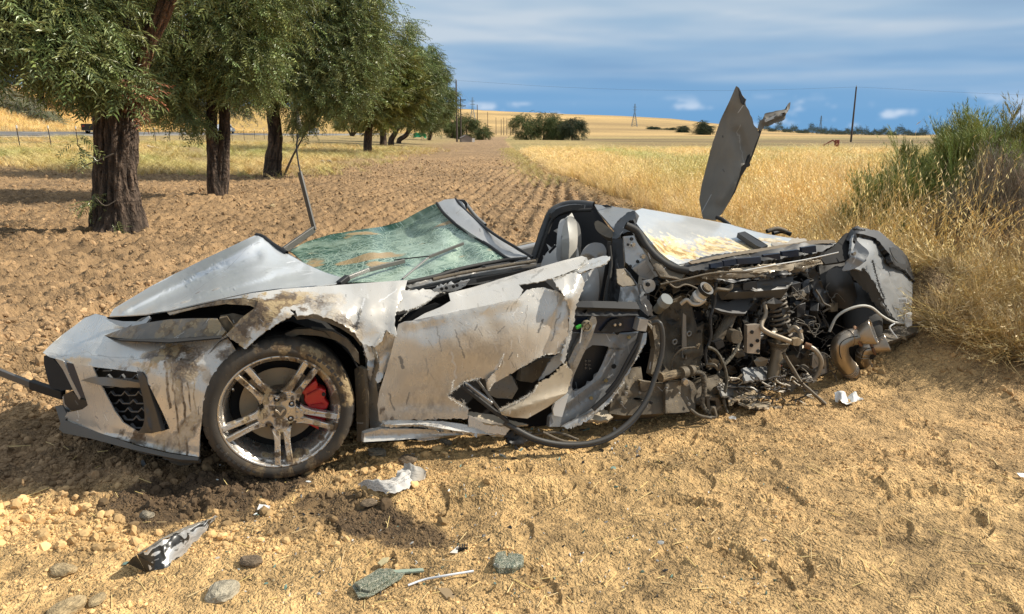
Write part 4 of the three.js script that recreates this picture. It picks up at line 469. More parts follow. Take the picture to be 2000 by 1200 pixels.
// paint with mud: base tone, splashes and runs at surveyed places, scratches; one colour map and one roughness / metal map
function paint(W, H, u0, v0, su, sv, o) {
  const blobs = o.blobs.map(([px, py, w, r, s, wet]) => { const p = C(px, py, w); return [p.x, p.y - p.z, r / 420, s, wet || 0]; }), runs = (o.runs || []).map(([px, py, w, l, r]) => { const p = C(px, py, w); return [p.x, p.y - p.z, l / 420, r / 420]; });
  const cm = new Uint8Array(W * H * 4), om = new Uint8Array(W * H * 4), scr = new Float32Array(W * H), rr = RNG(o.seed || 5);
  for (let i = 0; i < (o.scratch || 0); i++) { let x = rr() * W, y = rr() * H; const a = (o.sa ?? 1.2) + (rr() - 0.5) * (o.sw ?? 1.2), n = 4 + rr() * (o.sl || 34), k = (rr() < 0.55 ? 1 : -1) * (0.3 + 0.7 * rr()), th = rr() < 0.5 ? 3 : 2; for (let t = 0; t < n; t++) { x += Math.cos(a); y += Math.sin(a); for (let q = 0; q < th; q++) { const X = Math.round(x) + q, Y = Math.round(y); if (X >= 0 && X < W && Y >= 0 && Y < H) scr[Y * W + X] = k; } } }
  for (const [a, b, w1, c, d, w2, wd, k] of o.lines || []) { const p = C(a, b, w1), q = C(c, d, w2), n = 160, j = rr() * 50; for (let i = 0; i <= n; i++) { const t = i / n, m = wd / 420 * (0.5 + 0.7 * Math.abs(n2(t * 14 + j, 3))), L = Math.min(0.012, 0.05 * Math.hypot(q.x - p.x, q.y - p.y)), u = mix(p.x, q.x, t) + L * n2(t * 7 + j, 1) + 0.3 * L * n2(t * 30 + j, 8), v = mix(p.y - p.z, q.y - q.z, t) + L * n2(t * 7 + j, 22) + 0.3 * L * n2(t * 30 + j, 5), R = Math.max(1, m / su * W), X = (u - u0) / su * W, Y = (v - v0) / sv * H; for (let y = Math.floor(Y - R); y <= Y + R; y++) for (let x = Math.floor(X - R); x <= X + R; x++) if (x >= 0 && y >= 0 && x < W && y < H && (x - X) ** 2 + (y - Y) ** 2 < R * R) scr[y * W + x] = k; } }
  for (let y = 0; y < H; y++) for (let x = 0; x < W; x++) {
    const u = u0 + (x + 0.5) / W * su, v = v0 + (y + 0.5) / H * sv, i = y * W + x, f1 = fbm(u * 9, v * 9, 4), f2 = fbm(u * 34 + 5, v * 22, 3), f3 = n2(u * 150, v * 150), st = fbm(u * 46, v * 5, 3);
    let m = 0, wet = 0; for (const [bu, bv, r, s, wt] of blobs) { const d = Math.hypot(u - bu, v - bv); if (d < r * 2.0) { const k = s * (1 - sstep(0.5, 1.05, d / r + 1.0 * f1 + 0.95 * f2 + 0.22 * f3)); if (k > m) { m = k; wet = wt; } } }
    for (const [bu, bv, l, r] of runs) { const dv = bv - v; if (dv > -0.01 && dv < l) { const d = Math.abs(u - bu - 0.006 * n2(v * 30, bu * 50)); if (d < r) m = Math.max(m, 0.8 * (1 - sstep(0.4, 1, d / r))); } }
    const dusty = clamp((o.dust ?? 0.2) + 0.26 * f1 + 0.3 * st), spk = f3 > (o.speck ?? 0.86) && f1 > -0.15 ? 0.7 : 0; m = clamp(Math.max(m + m * (1 - m) * 2.0 * (f2 + 0.4 * f3), spk * 0.8));
    let c = [...o.base]; const pv = 1 + (o.pv ?? 0.06) * f1; c = c.map((a) => a * pv); const du = o.dustc || [0.36, 0.29, 0.19]; c = c.map((a, k) => mix(a, du[k], dusty * (o.da ?? 0.3)));
    const mc = o.mudc || [[0.10, 0.066, 0.036], [0.21, 0.145, 0.075], [0.36, 0.265, 0.14]], mud = mc[wet > 0.5 || f2 > 0.12 ? 0 : f2 > -0.14 ? 1 : 2]; c = c.map((a, k) => mix(a, mud[k], m)); const s = scr[i]; if (s > 0) c = c.map((a) => mix(a, 0.05, s * 0.75)); else if (s < 0) c = c.map((a) => mix(a, 0.68, -s * 0.6));
    for (let k = 0; k < 3; k++) cm[i * 4 + k] = clamp(toS(c[k])) * 255; cm[i * 4 + 3] = 255; om[i * 4 + 1] = clamp(mix(o.rough ?? 0.3, 0.95, clamp(m + dusty * 0.25 + Math.abs(s) * 0.4))) * 255; om[i * 4 + 2] = clamp((o.metal ?? 0.5) * (1 - clamp(m * 1.4 + Math.abs(s)))) * 255; om[i * 4] = clamp(0.5 + 0.4 * m * (f2 + f3 * 0.6) + 0.3 * m) * 255; om[i * 4 + 3] = 255;
  }
  const mk = (d, srgb) => { const t = new THREE.DataTexture(d, W, H, THREE.RGBAFormat); t.magFilter = THREE.LinearFilter; t.wrapS = t.wrapT = o.tile ? THREE.MirroredRepeatWrapping : THREE.ClampToEdgeWrapping; if (srgb) t.colorSpace = THREE.SRGBColorSpace; t.needsUpdate = true; return t; };
  const a = mk(cm, true), b = mk(om, false); return new THREE.MeshPhysicalMaterial({ map: a, roughnessMap: b, metalnessMap: b, bumpMap: b, bumpScale: 0.004, roughness: 1, metalness: 1, clearcoat: o.coat ?? 0.25, clearcoatRoughness: 0.12, side: THREE.DoubleSide });
}
// ------------------------------------------------------------------ the wreck
const car = thing('wrecked_car', 'torn-open silver sports car wreck with crushed windshield resting on bare dirt', 'car', CAR_O.toArray(), TURN);
const SILVER = [0.61, 0.58, 0.525];
const PAINT = paint(2048, 1024, -1.15, 0, 3, 1.5, { base: SILVER, metal: 0.32, rough: 0.24, coat: 0.45, dust: 0.16, da: 0.4, scratch: 420, sa: -1.25, sw: 0.9, sl: 30, lines: [[705, 600, 0.03, 692, 652, 0.0, 2.5, 1], [712, 575, 0.06, 705, 600, 0.03, 1.5, -1], [740, 585, 0.05, 775, 560, 0.12, 1.5, -1], [803, 630, 0.0, 1013, 587, 0.0, 1.2, -0.6], [885, 650, -0.02, 905, 700, -0.02, 1.4, 0.8], [1062, 620, 0, 1052, 648, 0, 2.2, 1], [1095, 610, 0.02, 1075, 668, 0.02, 1.4, 0.8], [985, 690, -0.02, 968, 720, 0, 2, -1], [880, 690, -0.03, 895, 735, 0, 1.5, -0.9], [850, 640, -0.01, 862, 690, -0.02, 1.0, 0.7], [930, 640, -0.02, 925, 652, -0.02, 1.6, 0.8], [780, 700, 0, 786, 720, 0, 3, 0.9], [1000, 620, -0.01, 1010, 604, 0, 1.2, -0.8], [760, 770, 0.02, 770, 800, 0.03, 1.6, 0.8], [800, 760, 0, 796, 782, 0.01, 1.6, 0.7], [950, 560, 0.14, 1010, 542, 0.15, 3, 0.35], [1060, 528, 0.17, 1035, 548, 0.12, 3, 0.6], [250, 700, 0.3, 390, 712, 0.05, 2, 0.5], [90, 690, 0.85, 260, 703, 0.28, 1.2, 0.6], [1030, 600, 0, 1022, 640, 0, 1, 0.6], [970, 655, -0.02, 985, 640, -0.02, 1.2, 0.7], [1000, 690, -0.01, 992, 704, 0, 1.4, 0.8], [830, 700, -0.02, 836, 730, -0.01, 1, 0.6]], speck: 0.9, seed: 3,
  blobs: [[330, 690, 0.1, 42, 0.95], [290, 700, 0.2, 22, 0.8], [355, 720, 0.08, 36, 0.85], [345, 790, 0.07, 34, 0.75], [365, 830, 0.05, 24, 0.7], [380, 690, 0.08, 30, 0.6], [440, 690, 0.05, 22, 0.7], [410, 740, 0.04, 16, 0.6], [300, 760, 0.1, 18, 0.6], [240, 715, 0.25, 22, 0.7], [225, 842, 0.2, 26, 0.9, 1], [260, 850, 0.15, 24, 0.95, 1], [310, 860, 0.1, 20, 0.6], [350, 870, 0.06, 18, 0.6],
    [530, 600, 0.05, 50, 1], [500, 630, 0.05, 40, 0.95], [470, 650, 0.05, 30, 0.95], [570, 585, 0.08, 36, 0.9], [610, 590, 0.08, 40, 0.62], [560, 635, 0.03, 26, 0.75], [660, 640, 0.03, 30, 0.55], [640, 590, 0.06, 36, 0.4], [690, 665, 0.03, 22, 0.6], [740, 690, 0.03, 14, 0.35], [700, 645, 0.03, 16, 0.5, 1], [590, 612, 0.04, 16, 0.9, 1],
    [755, 810, 0.02, 26, 0.5], [752, 795, 0.02, 12, 0.9, 1], [765, 812, 0.02, 8, 0.8, 1], [830, 790, 0.0, 70, 0.25], [810, 815, 0.02, 26, 0.3], [1040, 545, 0.2, 20, 0.35, 1], [950, 680, 0, 90, 0.14], [1050, 770, 0.02, 60, 0.35]],
  runs: [[322, 705, 0.1, 95, 3.5], [341, 705, 0.1, 80, 2.5], [352, 700, 0.08, 130, 3], [335, 710, 0.1, 150, 2.5], [366, 720, 0.07, 90, 2], [300, 855, 0.1, 26, 3], [318, 858, 0.1, 30, 3], [345, 862, 0.06, 28, 3], [275, 852, 0.15, 24, 3], [360, 850, 0.05, 40, 3], [374, 700, 0.06, 130, 2]] });
const HOODP = paint(1024, 1024, -0.95, 0.6, 1.6, 1.6, { base: [0.61, 0.63, 0.64], dust: 0.0, da: 0.3, scratch: 60, lines: [[300, 606, 0.45, 505, 472, 1.0, 1.4, 0.5], [430, 545, 0.7, 620, 520, 0.6, 1.5, -0.5], [560, 520, 0.75, 575, 508, 0.8, 2, -0.9], [590, 535, 0.5, 612, 528, 0.55, 2, -0.8]], sa: -2.6, metal: 0.3, rough: 0.28, speck: 0.97, seed: 9, blobs: [[385, 575, 0.6, 14, 0.7], [360, 590, 0.5, 18, 0.6], [420, 575, 0.5, 14, 0.6], [340, 600, 0.45, 14, 0.5], [600, 505, 0.8, 8, 0.4], [440, 545, 0.7, 10, 0.4]], runs: [] });
const DECKP = paint(1024, 1024, 1.7, 1.0, 2.0, 2.0, { base: [0.58, 0.585, 0.57], dust: 0.05, da: 0.35, scratch: 160, sa: 0.2, sw: 1, sl: 60, seed: 19, metal: 0.35, mudc: [[0.36, 0.22, 0.07], [0.58, 0.42, 0.17], [0.70, 0.56, 0.30]], blobs: [[1330, 492, 0.35, 90, 0.95], [1400, 480, 0.5, 90, 0.9], [1300, 480, 0.35, 50, 0.9], [1450, 480, 0.6, 80, 0.9], [1520, 475, 0.8, 60, 0.75], [1350, 460, 0.4, 30, 0.5], [1560, 475, 0.8, 40, 0.7], [1380, 500, 0.4, 40, 0.6]] });  // dry deck mud, lightened to gold so its colours carry the sunlight
const TAN = paint(512, 512, -1, 0, 1.1, 1.1, { base: [0.40, 0.335, 0.245], tile: true, dust: 0.5, da: 0.6, scratch: 60, metal: 0.2, rough: 0.5, seed: 23, blobs: [] });
const METAL = paint(512, 512, -1, 0, 0.9, 0.9, { base: [0.30, 0.295, 0.28], tile: true, dust: 0.2, da: 0.5, scratch: 90, metal: 0.55, rough: 0.42, seed: 29, blobs: [], speck: 0.8, coat: 0 });
const GREYP = paint(512, 512, -1, 0, 0.9, 0.9, { base: [0.23, 0.235, 0.235], tile: true, dust: 0.08, da: 0.4, scratch: 60, metal: 0.12, rough: 0.45, seed: 33, blobs: [], coat: 0.1 });
const DIRTY = paint(512, 512, -1, 0, 0.8, 0.8, { base: [0.085, 0.07, 0.052], tile: true, dust: 0.32, da: 0.8, dustc: [0.27, 0.21, 0.13], scratch: 50, metal: 0.15, rough: 0.7, seed: 37, blobs: [], speck: 0.7, coat: 0, pv: 0.3 });
const BLACKP = paint(512, 512, -1, 0, 0.7, 0.7, { base: [0.014, 0.014, 0.0145], tile: true, dust: 0.0, da: 0.3, dustc: [0.13, 0.10, 0.065], scratch: 60, metal: 0, rough: 0.5, seed: 41, blobs: [], coat: 0, pv: 0.2, speck: 0.93 });
const LIGHTM = paint(512, 512, -1, 0, 0.8, 0.8, { base: [0.44, 0.435, 0.42], tile: true, dust: 0.0, da: 0.5, scratch: 50, metal: 0.45, rough: 0.38, seed: 43, blobs: [], coat: 0 });
const BLACK = std(0.012, 0.012, 0.0125, 0.6), MATT = std(0.012, 0.011, 0.01, 0.95), RUBBER = std(0.028, 0.026, 0.023, 0.7), RED = phys(0.50, 0.012, 0.014, 0.35, 0, { clearcoat: 0.5 }), STEEL = std(0.55, 0.53, 0.50, 0.3, 0.9), CHROME = std(0.62, 0.58, 0.52, 0.16, 1), WHITE = std(0.72, 0.71, 0.67, 0.7), FIBRE = std(0.62, 0.595, 0.53, 0.9), LEATHER = std(0.52, 0.505, 0.475, 0.55), LEATHERD = std(0.26, 0.25, 0.235, 0.6), RUST = std(0.20, 0.105, 0.055, 0.8, 0.3), TANM = std(0.35, 0.27, 0.17, 0.85), BLUEB = std(0.012, 0.018, 0.035, 0.35);
const tile = (o = {}) => ({ u0: -1, v0: 0, su: 0.8, sv: 0.8, ...o });

{ // dark core, so that the gaps look into a body and not through it
  const g = []; const bx = (u0, u1, y0, y1, w0, w1) => { const b = new RoundedBoxGeometry(u1 - u0, y1 - y0, w1 - w0, 1, 0.02); b.translate((u0 + u1) / 2, (y0 + y1) / 2, -(w0 + w1) / 2); g.push(b); };
  bx(-0.62, -0.36, 0.14, 0.40, 0.3, 1.6); bx(-0.42, 0.42, 0.20, 0.52, 0.46, 1.5); bx(0.40, 1.9, 0.11, 0.40, 0.34, 1.75); bx(1.6, 2.95, 0.06, 0.44, 0.62, 1.7); bx(0.40, 0.62, 0.40, 0.66, 0.34, 1.75);
  mesh('underbody', mergeGeometries(g), MATT, car);
  const far = new THREE.Shape([[-0.9, 0.2], [-0.95, 0.45], [-0.5, 0.62], [0.45, 0.7], [1.5, 0.74], [2.2, 0.86], [3.0, 0.8], [3.1, 0.25], [2.9, 0.12], [2.3, 0.12], [0.45, 0.1], [0.38, 0.3], [0.1, 0.42], [-0.2, 0.42], [-0.4, 0.25]].map(([x, y]) => new THREE.Vector2(x, y)));
  const fg = new THREE.ExtrudeGeometry(far, { depth: 0.05, bevelSize: 0.015, bevelThickness: 0.015, bevelSegments: 2 }); fg.translate(0, -0.03, -1.66); mesh('far_side_panel', fg, std(0.42, 0.41, 0.39, 0.4, 0.4), car);
}
// ---- front wheel
{
  const hub = C(547, 806, 0.0), w = new THREE.Group(); w.name = 'front_wheel'; w.position.set(hub.x, 0.327, -0.005); car.add(w);
  const lathe = (pts, mat, name, seg = 120, fn) => { const g = new THREE.LatheGeometry(pts.map(([r, z]) => new THREE.Vector2(r, z)), seg); g.rotateX(Math.PI / 2); if (fn) { fn(g); g.computeVertexNormals(); } return mesh(name, g, mat, w); };
  // mud on the upper right of the tyre and round the shoulder
  const hubP = (a, r) => [547 + Math.cos(a) * r, 806 - Math.sin(a) * r];
  const TYRE = paint(1024, 1024, -0.35, -0.05, 0.7, 0.75, { base: [0.036, 0.032, 0.027], dust: 0.22, da: 0.6, dustc: [0.17, 0.125, 0.075], metal: 0, rough: 0.78, scratch: 30, seed: 53, coat: 0, speck: 0.85, blobs: [...Array(14).keys()].flatMap((i) => { const a = 0.25 + i * 0.115; return [[...hubP(a, 126), 0, 15, 0.85]]; }).concat([[...hubP(2.0, 128), 0, 12, 0.5], [...hubP(4.2, 126), 0, 22, 0.5], [...hubP(4.7, 126), 0, 22, 0.55], [...hubP(5.2, 126), 0, 20, 0.5], [...hubP(-0.5, 126), 0, 14, 0.4]]) });
  const tg = new THREE.LatheGeometry([[0.252, -0.012], [0.262, 0.004], [0.285, 0.010], [0.305, 0.003], [0.318, -0.014], [0.3255, -0.03], [0.3265, -0.055], [0.3265, -0.075], [0.319, -0.078], [0.319, -0.085], [0.327, -0.088], [0.327, -0.118], [0.319, -0.121], [0.319, -0.128], [0.3265, -0.131], [0.3255, -0.21], [0.31, -0.235], [0.27, -0.245], [0.245, -0.23]].map(([r, z]) => new THREE.Vector2(r, z)), 216);
  tg.rotateX(Math.PI / 2); { const p = tg.attributes.position, uv = tg.attributes.uv; for (let i = 0; i < p.count; i++) { let x = p.getX(i), y = p.getY(i), z = p.getZ(i); const r = Math.hypot(x, y), a = Math.atan2(y, x), s = Math.round((a / TAU + 1) * 216) % 216; if (r > 0.312 && z < -0.004 && z > -0.06 && s % 7 === 0) { const k = (r - 0.0045) / r; p.setXYZ(i, x * k, y * k, z); } uv.setXY(i, (x + 0.35) / 0.7, (y + 0.327 + 0.05 - z * 0.6) / 0.75); } tg.computeVertexNormals(); }
  mesh('tyre', tg, TYRE, w);
  const raised = []; for (let k = 0; k < 2; k++) for (let i = 0; i < 9; i++) { const a = 2.0 + k * 3.1 + i * 0.085, b = new THREE.BoxGeometry(0.017, 0.016 - 0.004 * (i % 3), 0.002); b.translate(0, 0.288, 0.0105); b.rotateZ(a); raised.push(b); } 
  raised.forEach((g) => mesh('sidewall_rib', g, std(0.05, 0.045, 0.04, 0.7), w));
  const RIM = paint(1024, 1024, -0.35, -0.05, 0.7, 0.75, { base: [0.56, 0.525, 0.475], dust: 0.12, da: 0.5, metal: 0.75, rough: 0.25, scratch: 0, seed: 57, coat: 0.1, speck: 0.72, blobs: [...Array(60).keys()].map((i) => { const a = i * 2.4, r = 20 + (i * 37) % 92; return [...hubP(a, r), 0, 6 + (i * 13) % 9, 0.95, i % 3 === 0 ? 1 : 0]; }).concat([...Array(34).keys()].map((i) => [...hubP(i * 0.185, 108), 0, 7, 0.9, i % 2])) });
  const fix = (g) => { const p = g.attributes.position, uv = new Float32Array(p.count * 2); for (let i = 0; i < p.count; i++) { uv[2 * i] = (p.getX(i) + 0.35) / 0.7; uv[2 * i + 1] = (p.getY(i) + 0.377 - p.getZ(i) * 0.5) / 0.75; } g.setAttribute('uv', new THREE.BufferAttribute(uv, 2)); return g; };
  const rim = fix((() => { const g = new THREE.LatheGeometry([[0.262, -0.006], [0.260, 0.001], [0.253, 0.003], [0.247, -0.003], [0.243, -0.018], [0.236, -0.022], [0.231, -0.03], [0.223, -0.055], [0.218, -0.11], [0.212, -0.2]].map(([r, z]) => new THREE.Vector2(r, z)), 120); g.rotateX(Math.PI / 2); return g; })());
  const rimM = mesh('rim', rim, RIM, w);
  const spokeShape = (s) => new THREE.Shape([[0.080, s * 0.004], [0.10, s * 0.009], [0.14, s * 0.0115], [0.244, s * 0.017], [0.244, s * 0.037], [0.14, s * 0.030], [0.10, s * 0.034], [0.080, s * 0.042]].map(([x, y]) => new THREE.Vector2(x, y)));
  for (let k = 0; k < 5; k++) { const gs = []; for (const s of [1, -1]) { const g = new THREE.ExtrudeGeometry(spokeShape(s), { depth: 0.022, bevelSize: 0.004, bevelThickness: 0.006, bevelSegments: 2 }); g.translate(0, 0, -0.046); const p = g.attributes.position; for (let i = 0; i < p.count; i++) { const x = p.getX(i); p.setZ(i, p.getZ(i) + (x - 0.05) * 0.11 - Math.abs(Math.abs(p.getY(i)) - 0.022) * 0.3); } gs.push(g); } const g = mergeGeometries(gs); g.rotateZ((270 + 72 * k) * Math.PI / 180); g.computeVertexNormals(); mesh('spoke', fix(g), RIM, w); }
  const star = new THREE.Shape(); for (let i = 0; i < 60; i++) { const a = i / 60 * TAU, r = 0.083 + 0.017 * Math.cos(5 * (a - 1.5 * Math.PI)); i ? star.lineTo(Math.cos(a) * r, Math.sin(a) * r) : star.moveTo(Math.cos(a) * r, Math.sin(a) * r); }
  for (let k = 0; k < 5; k++) { const a = (28 + 72 * k) * Math.PI / 180, h = new THREE.Path(); h.absarc(Math.cos(a) * 0.0585, Math.sin(a) * 0.0585, 0.0165, 0, TAU); star.holes.push(h); }
  const sg = new THREE.ExtrudeGeometry(star, { depth: 0.03, bevelSize: 0.004, bevelThickness: 0.005, bevelSegments: 2, curveSegments: 16 }); sg.translate(0, 0, -0.052); mesh('wheel_hub', fix(sg), RIM, w);
  for (let k = 0; k < 5; k++) { const a = (28 + 72 * k) * Math.PI / 180, c = new THREE.CylinderGeometry(0.017, 0.017, 0.01, 20); c.rotateX(Math.PI / 2); c.translate(Math.cos(a) * 0.0585, Math.sin(a) * 0.0585, -0.05); const n = new THREE.CylinderGeometry(0.0085, 0.0105, 0.02, 6); n.rotateX(Math.PI / 2); n.translate(Math.cos(a) * 0.0585, Math.sin(a) * 0.0585, -0.034); const d = new THREE.SphereGeometry(0.0085, 10, 6); d.scale(1, 1, 0.6); d.translate(Math.cos(a) * 0.0585, Math.sin(a) * 0.0585, -0.024); mesh('lug_recess', c, BLACK, w); mesh('lug_nut', mergeGeometries([n, d]), STEEL, w); }
  const cap = new THREE.CylinderGeometry(0.0265, 0.029, 0.014, 40); cap.rotateX(Math.PI / 2); cap.translate(0, 0, -0.014); mesh('hub_cap', cap, std(0.13, 0.115, 0.095, 0.4, 0.5), w);
  const vee = []; for (const s of [1, -1]) { const f = new THREE.Shape([[0, -0.015], [s * 0.004, -0.012], [s * 0.011, -0.001], [s * 0.020, 0.006], [s * 0.0185, 0.014], [s * 0.010, 0.009], [s * 0.004, 0.001], [0, -0.006]].map(([x, y]) => new THREE.Vector2(x, y))); const g = new THREE.ExtrudeGeometry(f, { depth: 0.0025, bevelSize: 0.0006, bevelThickness: 0.0006, bevelSegments: 1 }); g.translate(0, 0, -0.0065); vee.push(g); } mesh('cap_emblem', mergeGeometries(vee), std(0.45, 0.41, 0.35, 0.35, 0.8), w);
  const disc = new THREE.RingGeometry(0.07, 0.172, 90, 3); disc.translate(0, 0, -0.115); mesh('brake_disc', fix(disc), paint(512, 512, -0.35, -0.05, 0.7, 0.75, { base: [0.35, 0.28, 0.19], dust: 0.3, da: 0.6, metal: 0.3, rough: 0.5, seed: 61, blobs: [[...hubP(1.4, 60), 0, 24, 0.7]], coat: 0 }), w);
  const bell = new THREE.CylinderGeometry(0.085, 0.095, 0.05, 40); bell.rotateX(Math.PI / 2); bell.translate(0, 0, -0.1); mesh('brake_bell', bell, DIRTY, w);
  const back = new THREE.CylinderGeometry(0.213, 0.213, 0.008, 48); back.rotateX(Math.PI / 2); back.translate(0, 0, -0.15); mesh('dust_shield', back, MATT, w);
  const cs = new THREE.Shape(), a0 = -0.62, a1 = 0.60; for (let i = 0; i <= 16; i++) { const a = mix(a0, a1, i / 16), r = 0.197 + 0.008 * Math.cos(i * 1.6) - (i > 13 || i < 3 ? 0.012 : 0); i ? cs.lineTo(Math.cos(a) * r, Math.sin(a) * r) : cs.moveTo(Math.cos(a) * r, Math.sin(a) * r); } for (let i = 16; i >= 0; i--) { const a = mix(a0, a1, i / 16), r = 0.122 + 0.006 * Math.sin(i); cs.lineTo(Math.cos(a) * r, Math.sin(a) * r); }
  const cg = new THREE.ExtrudeGeometry(cs, { depth: 0.05, bevelSize: 0.008, bevelThickness: 0.01, bevelSegments: 3 }); cg.translate(0, 0, -0.108); const cal = mesh('brake_caliper', cg, RED, w);
  for (const a of [-0.4, 0.02, 0.42]) { const g = new THREE.BoxGeometry(0.058, 0.006, 0.012); g.translate(0.16, 0, -0.046); g.rotateZ(a); mesh('caliper_rib', g, std(0.30, 0.008, 0.01, 0.4), w); } for (const a of [-0.15, 0.25]) { const g = new THREE.CylinderGeometry(0.009, 0.009, 0.016, 6); g.rotateX(Math.PI / 2); g.translate(Math.cos(a) * 0.198, Math.sin(a) * 0.198, -0.048); mesh('bolt', g, BLACK, w); }
  const vs = new THREE.CylinderGeometry(0.004, 0.005, 0.03, 8); vs.rotateX(Math.PI / 2 - 0.5); vs.translate(-0.186, 0.12, -0.02); mesh('valve', vs, std(0.4, 0.36, 0.3, 0.4, 0.7), w);
  // wheel house behind the tyre
  const arch = []; for (let i = 0; i <= 26; i++) { const a = -0.25 + (Math.PI + 0.4) * i / 26; arch.push([Math.cos(a), Math.sin(a)]); }
  const wh = new THREE.BufferGeometry(), wp = [], wi = []; arch.forEach(([c, s]) => { const k = 0.375 + 0.012 * n2(c * 7, s * 7); for (const z of [-0.06, -0.18, -0.30, -0.46]) wp.push(c * k, s * k + 0.02, z); }); for (let i = 0; i < arch.length - 1; i++) for (let j = 0; j < 3; j++) { const a = i * 4 + j; wi.push(a, a + 1, a + 5, a, a + 5, a + 4); } wh.setAttribute('position', new THREE.Float32BufferAttribute(wp, 3)); wh.setIndex(wi); wh.computeVertexNormals(); wh.translate(w.position.x, w.position.y, w.position.z); mesh('wheel_liner', wh, MATT, car);
  const bk = new THREE.CircleGeometry(0.40, 40); bk.translate(w.position.x, 0.36, -0.47); mesh('inner_wing', bk, MATT, car);
  const axle = cylGeo(V(hub.x, 0.327, -0.2), V(hub.x, 0.327, -0.9), 0.03); mesh('axle', axle, DIRTY, car);
}
// ---- nose and bumper
panel(car, 'front_bumper', PAINT, [83, 689, 98, 674, 120, 655, 150, 633, 165, 621, 186, 613, 206, 618, 214, 628, 246, 641, 203, 656, 240, 664, 290, 667, 330, 666, 385, 661, 437, 650, 452, 670, 466, 694, 440, 716, 420, 742, 404, 775, 395, 810, 390, 850, 388, 893, 330, 884, 270, 870, 200, 848, 150, 830, 124, 819, 131, 806, 160, 800, 171, 792, 168, 782, 150, 730, 143, 711, 118, 704, 96, 698],
  [83, 689, 0.86, 98, 698, 0.80, 143, 711, 0.60, 165, 780, 0.50, 124, 819, 0.68, 200, 848, 0.34, 270, 726, 0.20, 180, 716, 0.42, 331, 836, 0.10, 388, 893, 0.03, 395, 810, 0.02, 404, 775, 0.02, 466, 694, 0.06, 437, 650, 0.10, 330, 664, 0.22, 330, 700, 0.12, 246, 641, 0.55, 203, 656, 0.60, 186, 613, 1.05, 165, 621, 1.10, 120, 655, 1.0, 160, 670, 0.70, 300, 700, 0.17, 230, 690, 0.40, 350, 760, 0.055, 222, 800, 0.30, 267, 843, 0.20],
  { holes: [[180, 717, 225, 722, 266, 727, 280, 735, 292, 755, 318, 808, 331, 838, 315, 843, 268, 843, 240, 826, 222, 801, 198, 756]], cr: [[83, 692, 300, 706, -0.018, 9], [300, 706, 400, 712, -0.008, 10], [128, 822, 384, 886, 0.012, 8], [100, 660, 210, 660, 0.01, 10]], dent: 0.004, ds: 0.03, seed: 9 });
panel(car, 'grille_back', BLACKP, [176, 712, 270, 722, 290, 735, 336, 842, 262, 848, 236, 830, 192, 757], [176, 712, 0.5, 270, 722, 0.30, 336, 842, 0.24, 262, 848, 0.32, 222, 800, 0.42], tile());
{ // honeycomb bars, fin, blade and louvres of the corner intake
  const hx = []; const poly = [[184, 719], [268, 729], [312, 838], [268, 840], [224, 800], [200, 756]], inP = (x, y) => { let c = false; for (let i = 0, j = 5; i < 6; j = i++) if ((poly[i][1] > y) !== (poly[j][1] > y) && x < (poly[j][0] - poly[i][0]) * (y - poly[i][1]) / (poly[j][1] - poly[i][1]) + poly[i][0]) c = !c; return c; }, wq = tps([176, 712, 0.45, 270, 722, 0.23, 336, 842, 0.15, 262, 848, 0.24, 222, 800, 0.35]);
  for (let j = -1; j < 9; j++) for (let i = -1; i < 6; i++) { const cx = 182 + i * 27 + (j % 2 ? 13.5 : 0) + j * 3, cy = 716 + j * 16; const pt = (a) => [cx + 14 * Math.cos(a), cy + 9.5 * Math.sin(a)]; for (let k = 0; k < 3; k++) { const [x0, y0] = pt(k * Math.PI / 3), [x1, y1] = pt((k + 1) * Math.PI / 3); if (inP((x0 + x1) / 2, (y0 + y1) / 2)) hx.push(barGeo(C(x0, y0, wq(x0, y0)), C(x1, y1, wq(x1, y1)), 0.005, 0.012)); } }
  const gr = mesh('honeycomb_grille', mergeGeometries(hx), std(0.10, 0.10, 0.10, 0.4), car, true);
  panel(car, 'intake_fin', std(0.17, 0.155, 0.135, 0.35, 0.3), [157, 743, 178, 737, 205, 737, 272, 748, 275, 757, 240, 757, 195, 753], [157, 743, 0.46, 205, 737, 0.32, 272, 748, 0.17, 275, 757, 0.18, 195, 753, 0.32], { t: 0.02 });
  panel(car, 'intake_blade', std(0.06, 0.055, 0.05, 0.4, 0.2), [267, 725, 276, 727, 284, 738, 291, 762, 303, 800, 315, 842, 296, 847, 268, 846, 278, 834, 282, 815, 279, 780, 272, 750], [267, 725, 0.19, 291, 762, 0.13, 315, 842, 0.09, 268, 846, 0.17, 279, 780, 0.17], { t: 0.02, cr: [[270, 735, 290, 840, -0.015, 8]] });
  for (let i = 0; i < 13; i++) { const y = 748 + i * 7; const x = 288 + i * 3.1; mesh('louvre', barGeo(C(x, y, 0.15), C(x + 8 + i * 0.8, y + 7, 0.13), 0.003, 0.012), std(0.10, 0.095, 0.09, 0.45), car); }
}
panel(car, 'licence_plate_bracket', std(0.012, 0.012, 0.013, 0.8), [82, 697, 95, 692, 100, 698, 122, 722, 147, 757, 145, 763, 106, 761, 96, 757], [82, 697, 0.88, 100, 698, 0.80, 147, 757, 0.62, 106, 761, 0.78], { t: 0.03, ch: 1 });
panel(car, 'bumper_strut', LIGHTM, [106, 700, 124, 706, 136, 735, 157, 777, 154, 781, 141, 760, 122, 722], [106, 700, 0.72, 124, 706, 0.66, 157, 777, 0.56, 122, 722, 0.68], { t: 0.012, ...tile() });
panel(car, 'air_duct_panel', BLUEB, [129, 709, 143, 711, 151, 733, 167, 779, 157, 776, 138, 738], [129, 709, 0.64, 143, 711, 0.60, 167, 779, 0.50], { t: 0.01 });
